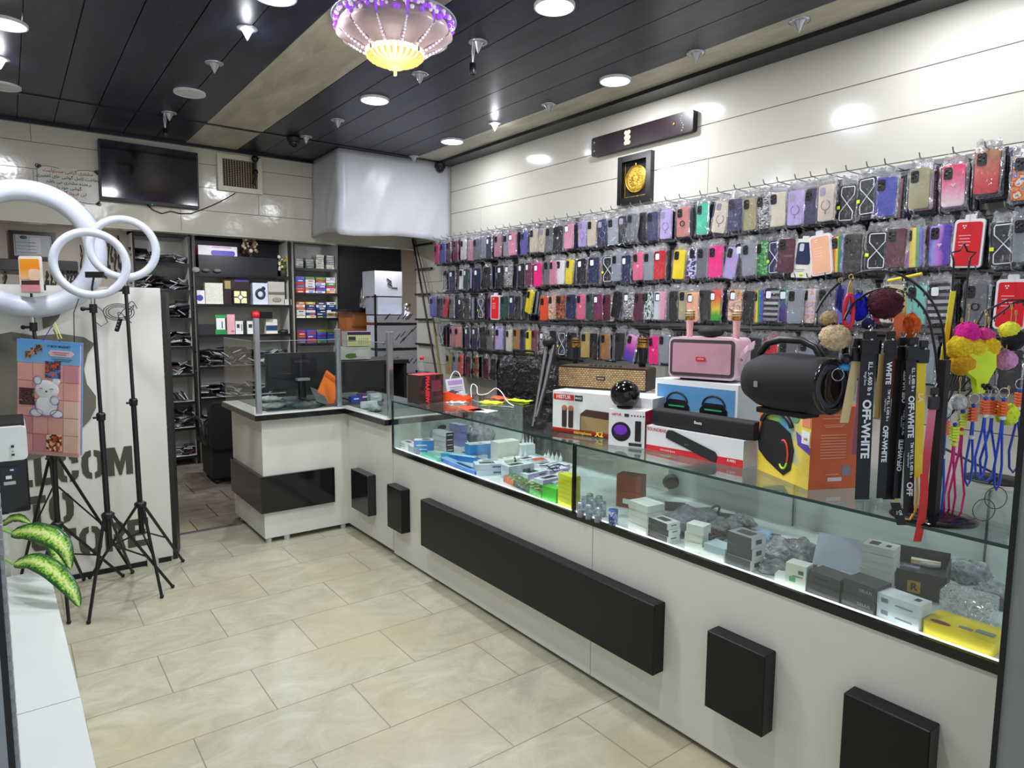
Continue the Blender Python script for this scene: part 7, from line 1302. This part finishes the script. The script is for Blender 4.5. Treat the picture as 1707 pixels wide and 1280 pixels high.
for l_, r, lb in ((393, 405, 'left of the two small white cup-picture boxes'), (412, 428, 'right of the two small white cup-picture boxes')): bx('cup_box', lb, 'box', l_, 535, r, 556, q, .08, '#dfe0dc', '#25272a', deco=lambda m, w, h: [m.box((-w*.15, -.001, h*.62), (w*.35, .002, h*.28), K_('#3a3d40')), m.box((w*.3, -.001, h*.5), (w*.08, .002, h*.5), K_('#26282a'))], z=z3)
bx('dark_slim_box', 'slim black box between the two white cup boxes', 'box', 405.5, 537, 411.5, 556, q, .08, '#26282c', z=z3)
bx('cream_jar_box', 'white box with navy mountain band right of the red fan', 'box', 444, 532, 462, 556, q, .08, '#dcdcd0', deco=lambda m, w, h: m.box((0, -.001, h*.4), (w, .002, h*.35), K_('#28406a')), z=z3)
p = PY(430, 519, YS-.02); t = thing('red_speaker', 'red round-ended black cylinder lying above the cup boxes', 'speaker', (p.x, YS+.02, PY(430, 530, YS).z+.03)); MB().lathe([(.001, -.05), (.04, -.05), (.045, .0), (.04, .02), (.001, .02)], c_('#d0202a', .4), 18, axis='x').build('red_end', t); MB().box((.09, 0, 0), (.13, .06, .07), BLK, b=.008).build('body', t)
t['label'] = 'red round-ended black speaker above the cup boxes on the middle unit'
# long thin support under it so it rests on the boxes: the black tray
R = random.Random(31); p = PY(474, 556, YS+.08); tag(MB().ball((0, 0, .02), .05, c_('#101114', .5), 12, 7, (1.3, .8, .45), fn=lambda d: 1+R.uniform(-.2, .2)).build('black_cable_coil', loc=(p.x, YS+.08, z3)), 'black cable coil at the right end of the third middle shelf', 'cable')
# certificate, wall tools
a, b = PY(14, 381, 7.64), PY(95, 430, 7.64); t = thing('framed_certificate', 'dark framed pale certificate on the back wall behind the ring lights', 'picture frame', ((a.x+b.x)/2, 7.648, (a.z+b.z)/2-.02)); w, h = b.x-a.x, (a.z-b.z)*1.06; FR = c_('#2a1c16', .35)
m = MB(); [m.box((s_*(w/2-.015), -.015, 0), (.03, .03, h), FR) for s_ in (-1, 1)]; [m.box((0, -.015, s_*(h/2-.015)), (w-.06, .03, .03), FR) for s_ in (-1, 1)]; m.build('frame', t); MB().box((0, -.004, 0), (w-.06, .006, h-.06), c_('#aeb2b6', .3)).build('certificate', t)
m = MB(); [m.box((s_*w*.38, -.0085, 0), (.004, .002, h*.7), K_('#6a6e78')) for s_ in (-1, 1)]; m.box((w*.05, -.0085, 0), (.08, .002, h*.6), K_('#c4c6cc')); m.ball((-w*.2, -.008, h*.28), .02, K_('#3a4a50'), 8, 6, (1.4, .05, .8)); [m.box((-w*.15, -.0085, h*.1-.03*i), (.15, .002, .004), K_('#7a808a')) for i in range(5)]; m.build('printing', t)
k0 = 0
for i in range(22):
    x = [134, 140, 150, 158, 165, 172, 178, 184, 190, 196, 200, 204, 8, 36, 78, 86, 92, 104, 112, 118, 124, 128][i]; y0 = (395+R.uniform(-8, 20)) if i < 12 else (452+R.uniform(-4, 4)); L_ = R.uniform(.18, .42) if i < 12 else R.uniform(.10, .16); p = PY(x, y0, 7.64)
    yel = i in (1,)
    t = thing('hanging_cable', 'thin dark cable with plug hanging on the back wall behind the ring lights' if not yel else 'yellow-green cable hanging on the back wall inside the middle ring light', 'cable', tuple(p), group=None if yel else 'cables hanging on the back wall'); m = MB(); m.tube([(0, -.01, 0), (.01, -.015, -L_*.4), (-.008, -.012, -L_*.8), (0, -.012, -L_)], .006 if not yel else .009, c_('#2a2426', .5) if not yel else c_('#a8a040', .5), 6); m.build('cord', t); m = MB(); m.box((0, -.014, -L_), (.024, .016, .045), BLK); m.build('plug', t); m = MB(); m.box((.005, -.014, -L_*.35), (.02, .014, .03), BLK); m.build('ferrite_bead', t)
p = PY(20, 440, 7.5); tag(MB().box((0, 0, 0), (.26, .06, .1), c_('#4a4c50', .4), b=.005).build('wall_gadget', loc=(p.x, 7.60, p.z)), 'grey wall device under the certificate at the left edge', 'device')
p = PY(110, 442, 7.5); tag(MB().rr((0, 0, 0), (.20, .06, .09), .02, BLK).build('wall_gadget', loc=(p.x, 7.60, p.z)), 'black rounded wall device seen through the middle ring light', 'device')
# ---------------------------------------------------------------- dark board, kitchen corner and racks beyond the counter
a, b = PY(563, 406, 7.62), PY(667, 540, 7.62)
tag(MB().b2((a.x, 7.58, .0), (b.x, 7.62, a.z), mat('navy_wall_board', '#10131c', .45, var=.2)).build('chalk_board'), 'tall dark navy board on the back wall beside the shelves', 'board')
bx('white_print_carton', 'tall silver-white carton with black brush mark on the appliance stack', 'box', 625, 453, 670, 493, 6.5, .3, '#c6c8d2', '#a8aab4', deco=lambda m, w, h: [m.tube([(-.02, -.003, h*.7), (.03, -.003, h*.6), (-.01, -.003, h*.5), (.04, -.003, h*.4)], .006, K_('#2a2a30'), 5), m.box((w*.22, -.002, h*.33), (w*.2, .002, h*.05), K_('#3a3a40'))])
bx('grey_storage_box', 'plain pale grey box under the brush-mark carton', 'box', 630, 496, 670, 524, 6.5, .3, '#b6bac6', '#9a9eaa')
# marble-print shelving rack
t = thing('marble_rack', 'black metal rack with marble-print white drawers in the back right corner', 'rack', (0, 6.3, 0)); A0 = PY(627, 524, 6.3); A1 = PY(700, 524, 6.3); MW = blotch_mat('marble_print', ['#b8bcc8', '#c0c4d0', '#b0b4c0'], 3, const=False)
zs_ = [PY(660, y, 6.3).z for y in (524, 540, 582, 625)]+[.45, .05]
for i, (zh, zl) in enumerate(zip(zs_, zs_[1:])):
    m = MB(); m.box(((A0.x+A1.x)/2, .13, (zh+zl)/2), (A1.x-A0.x-.03, .26, zh-zl-.03), MW); R2 = random.Random(i+1)
    for k in range(7): x = A0.x+.05+R2.random()*(A1.x-A0.x-.14); z = zl+.04+R2.random()*max(.01, zh-zl-.12); m.prism([(x, z), (x+.012, z), (x+.065, z+.06), (x+.055, z+.062)], -.003, -.0005, K_('#3a3c44'))
    m.build('drawer', t)
for x in (A0.x-.0, A1.x): m = MB(); m.box((x, .02, zs_[0]/2+.1), (.018, .018, zs_[0]+.2), BLK); m.build('upright', t)
for z in zs_[1:]: m = MB(); m.box(((A0.x+A1.x)/2, .0, z), (A1.x-A0.x, .018, .022), BLK); m.build('crossbar', t)
p = PY(683, 524, 6.35); t = thing('steel_cup', 'shiny steel cup standing on the marble-print rack', 'cup', (p.x, 6.40, zs_[0]-.0135)); h = .125; m = MB(); m.lathe([(.001, 0), (.035, 0), (.04, h), (.036, h), (.033, .005), (.001, .006)], CHROME, 18); m.build('body', t)
# wooden cabinet with kettle
w0 = PY(586, 548, 6.9); w1 = PY(624, 520, 6.9); WO = mat('orange_wood', '#a8683a', .4, var=.2, scale=8); t = thing('wooden_cabinet', 'small orange wooden cabinet under the kettle in the back corner', 'cabinet', ((w0.x+w1.x)/2, 6.9, 0)); W2 = w1.x-w0.x
m = MB(); m.box((0, .18, w1.z/2), (W2, .36, w1.z), WO); m.build('body', t); m = MB(); m.box((0, .17, w1.z+.015), (W2+.16, .40, .03), BLK); m.build('top_board', t, label='black top'); m = MB(); m.box((0, -.006, w1.z-.09), (W2*.94, .012, .13), c_('#b0703c', .4)); m.build('drawer', t); m = MB(); m.box((0, -.006, w1.z-.45), (W2*.94, .012, .52), c_('#a88258', .45)); m.build('door', t)
p = Vector((PY(612, 512, 7.0).x, 7.02, w1.z+.031)); t = thing('electric_kettle', 'tall steel electric kettle with black handle on the wooden cabinet', 'kettle', tuple(p)); m = MB(); m.lathe([(.001, 0), (.075, 0), (.078, .02), (.062, .20), (.05, .24), (.001, .245)], CHROME, 24); m.build('body', t); m = MB(); m.tube([(.06, 0, .22), (.12, 0, .22), (.13, 0, .12), (.085, 0, .03)], .014, BLK, 8); m.build('handle', t); m = MB(); m.lathe([(.001, .262), (.03, .258), (.05, .243)], BLK, 16); m.build('lid', t)
# screen parts box and white carton
bx('parts_carton', 'yellow and white printed carton standing on a white box behind the glass screen', 'box', 579, 552, 618, 575, 5.6, .12, '#d8d89a', '#a8a8a0', '#5a3a8a', deco=lambda m, w, h: [m.box((0, -.001, h*.86), (w*.98, .002, h*.2), K_('#3a2850')), m.box((-w*.3, -.001, h*.5), (w*.3, .002, h*.3), K_('#3a3a34')), [m.box((w*(.0+.09*i), -.001, h*.35), (w*.015, .002, h*.4), K_('#8a8a60')) for i in range(5)]], z=PY(590, 577, 5.6).z)
bx('white_parts_box', 'pale white box with green printing under the yellow carton', 'box', 568, 577.5, 618, 600, 5.6, .15, '#c8ccbc', '#b8bcb0', deco=lambda m, w, h: [m.ball((-w*.15, -.001, h*.3), .03, K_('#5a7a2a'), 10, 6, (2, .05, .8)), m.box((w*.2, -.001, h*.5), (w*.4, .002, h*.5), K_('#d8dad0'))])
t = thing('rear_desk', 'dark rear desk behind the glass-screened counter', 'desk', (2.45, 5.75, 0)); zz = PY(590, 600.5, 5.6).z; MB().box((0, 0, zz-.02), (1.0, .5, .035), BLKM).build('desk_top', t)
for sx in (-1, 1): MB().box((sx*.47, 0, (zz-.04)/2), (.03, .46, zz-.04), BLKM).build('side_panel', t)
MB().box((0, .22, (zz-.04)/2), (.9, .02, zz-.05), BLKM).build('back_panel', t)
# leaning rods and wall rails beyond the slat wall
for (x0, y0, x1, y1, X0, c, r, lb) in ((688, 398, 735, 665, 3.0, '#1a1014', .010, 'dark metal rod leaning against the wall end beyond the cases'), (692, 400, 728, 560, 3.05, '#5a2a3a', .006, 'thin wine red rod leaning beside the dark rod'), (722, 530, 738, 660, 2.98, '#8a8a3a', .010, 'olive yellow rod leaning lowest beside the dark rod'), (600, 392, 603, 406, None, '#2a1810', .02, 'short dark pipe coming down under the draped box')):
    if X0: a, b = PX(x0, y0, 3.06), PX(x1, y1, X0)
    else: a, b = PY(x0, y0, 7.0), PY(x1, y1+2, 7.0)
    tag(MB().tube([a, b], r, c_(c, .4), 8).build('metal_rod'), lb, 'rod')
t = thing('wall_rack', 'black horizontal wall bars at the far end of the right wall', 'rack', (3.1, 5.45, 0)); 
for z in (2.17, 1.95, 1.72, 1.49, 1.26, 1.0): MB().box((-.02, 0, z), (.02, .3, .018), BLK).build('bar', t)
# upholstered chair behind corner counter
p0, p1 = PY(345, 775, 6.3), PY(394, 690, 6.3); t = thing('office_chair', 'black padded office chair partly behind the left end of the corner counter', 'chair', ((p0.x+p1.x)/2+.13, 6.5, 0)); BV = mat('black_leatherette', '#0e0f14', .35, bump=.3, bscale=60)
m = MB(); m.rr((0, -.18, .53), (.46, .09, .42), .06, BV, 'y', 6); m.build('backrest', t); m = MB(); m.rr((0, .08, .40), (.50, .48, .10), .06, BV, 'z', 6); m.build('seat', t); m = MB(); m.box((0, .02, .19), (.42, .40, .30), BLKM, b=.01); m.build('storage_base', t)
for sx in (-1, 1): m = MB(); m.tube([(sx*.25, -.1, .40), (sx*.27, -.1, .58), (sx*.27, .14, .58), (sx*.25, .14, .40)], .016, BLK, 8); m.build('armrest', t)
for k in range(4): a = k*PI/2+.78; MB().ball((.24*math.cos(a), .24*math.sin(a), .02), .02, BLK, 8, 6).build('caster', t)
# ---------------------------------------------------------------- behind the glass screens
ZD = .886
def monitor(lb, l, t_, r, b, Y, extra=None):
    a, c = PY(l, b, Y), PY(r, t_, Y); w, h = c.x-a.x, c.z-a.z; t = thing('monitor', lb, 'monitor', ((a.x+c.x)/2, Y, ZD)); z0 = a.z-ZD
    MB().rr((0, .02, z0+h/2), (w, .035, h), .008, BLK).build('casing', t); MB().rr((0, .0015, z0+h/2), (w-.02, .003, h-.02), .004, mat('matt_panel_back', '#14161a', .35)).build('panel', t); m = MB(); m.box((0, .03, z0/2+.05), (.06, .03, z0+.1), BLK); m.build('stand', t); m = MB(); m.box((0, .05, .006), (.24, .18, .012), BLK, b=.003); m.build('stand_base', t); return t, w, h, z0
t, w, h, z0 = monitor('wide black monitor behind the front glass screen, maker name faint on its back', 445, 586, 560, 652, 4.95)
m = MB(); m.text('SAMSUNG', .026, c_('#4a4e55', .4), (.0, -.001, z0+h*.76), bold=.01); m.build('lettering', t)
monitor('smaller black monitor behind the right glass screen', 570, 600, 640, 652, 4.75)
for l, t_, r, b, Y, dep, c, lb, nm in ((496, 630, 517, 635, 4.86, .05, '#8b9196', 'small silver clamp plate in front of the wide monitor', 'phone_clamp_plate'), (586, 660, 602, 683, 4.62, .05, '#2a50b0', 'blue and white small box behind the right screen', 'small_box'), (600, 656, 618, 678, 4.66, .06, '#6a2a70', 'purple carton behind the right glass screen', 'purple_carton'), (618, 656, 636, 672, 4.60, .06, '#c4d2d2', 'pale carton right of the purple one', 'pale_carton'), (603, 668, 629, 690, 4.30, .02, '#d3e2e0', 'pale blue square notebook standing by the right screen', 'notebook')):
    a, c2 = PY(l, b, Y), PY(r, t_, Y); zb = ZD if nm != 'phone_clamp_plate' else a.z
    tt = thing(nm, lb, 'box' if 'clamp' not in nm else 'clamp', ((a.x+c2.x)/2, Y, zb)); facebox(MB(), c2.x-a.x, dep, c2.z-zb, c_(c, .4)).build('box', tt)
    if nm == 'phone_clamp_plate': m = MB(); m.tube([(0, .03, 0), (.01, .04, -(zb-ZD)*.5), (0, .03, -(zb-ZD))], .008, BLK, 8); m.lathe([(.05, 0), (.045, .012), (.001, .012)], BLK, 18, (0, .03, -(zb-ZD))); m.build('stalk', tt)
    else: m = MB(); m.box((0, -.001, (c2.z-zb)*.6), ((c2.x-a.x)*.5, .002, (c2.z-zb)*.2), PAPER if c != '#d3e2e0' else c_('#b8ccca')); m.build('printing', tt)
a = PY(550, 660, 4.70); t = thing('orange_folder', 'bright orange folder leaning diagonally behind the front glass screen', 'folder', (a.x, 4.72, ZD+.10), rot=(math.radians(-30), math.radians(38), 0)); MB().box((0, 0, 0), (.15, .012, .26), c_('#f07818', .4)).build('cover', t); MB().box((.0, -.008, .09), (.15, .004, .03), c_('#c85a10', .4)).build('flap', t)
a = PY(535, 675, 4.62); tag(MB().box((0, 0, 0), (.12, .006, .15), c_('#5a6468', .4)).build('grey_tablet', loc=(a.x, 4.64, ZD+.06), rz=.1), 'grey tablet leaning left of the orange folder', 'tablet'); bpy.data.objects['grey_tablet'].rotation_euler = (math.radians(-50), .4, .3)
R = random.Random(77)
for x, y, lb, c in ((460, 685, 'crumpled pale paper heap at the left inside the front glass screen', '#7a8478'), (490, 680, 'dark grey crumpled packet behind the front screen', '#3a4240'), (520, 683, 'grey-green packet near the middle screen post', '#4a5450'), (635, 688, 'clear crumpled wrap by the last screen post', '#8a9694'), (455, 672, 'small round pale roll beside the first screen post', '#a8b0b0')):
    p = PZ(x, y, ZD); tag(MB().ball((0, 0, .02), .06, mat('crumple_'+c, c, .35, var=.3, scale=40, bump=1, bscale=50, bdist=.01), 16, 8, (1.5 if x < 600 else .7, .8, .4), fn=lambda d: 1+R.uniform(-.2, .25)).build('crumpled_packet', loc=(p.x, p.y+.09, ZD)), lb, 'packet')
# ---------------------------------------------------------------- world and view
w = bpy.data.worlds.new('world'); scene.world = w; w.use_nodes = True
w.node_tree.nodes['Background'].inputs[0].default_value = (.80, .88, 1, 1); w.node_tree.nodes['Background'].inputs[1].default_value = .6
scene.view_settings.view_transform = 'Standard'; scene.view_settings.look = 'None'; scene.view_settings.gamma = 1; scene.view_settings.use_curve_mapping = False
scene.view_settings.exposure = .75
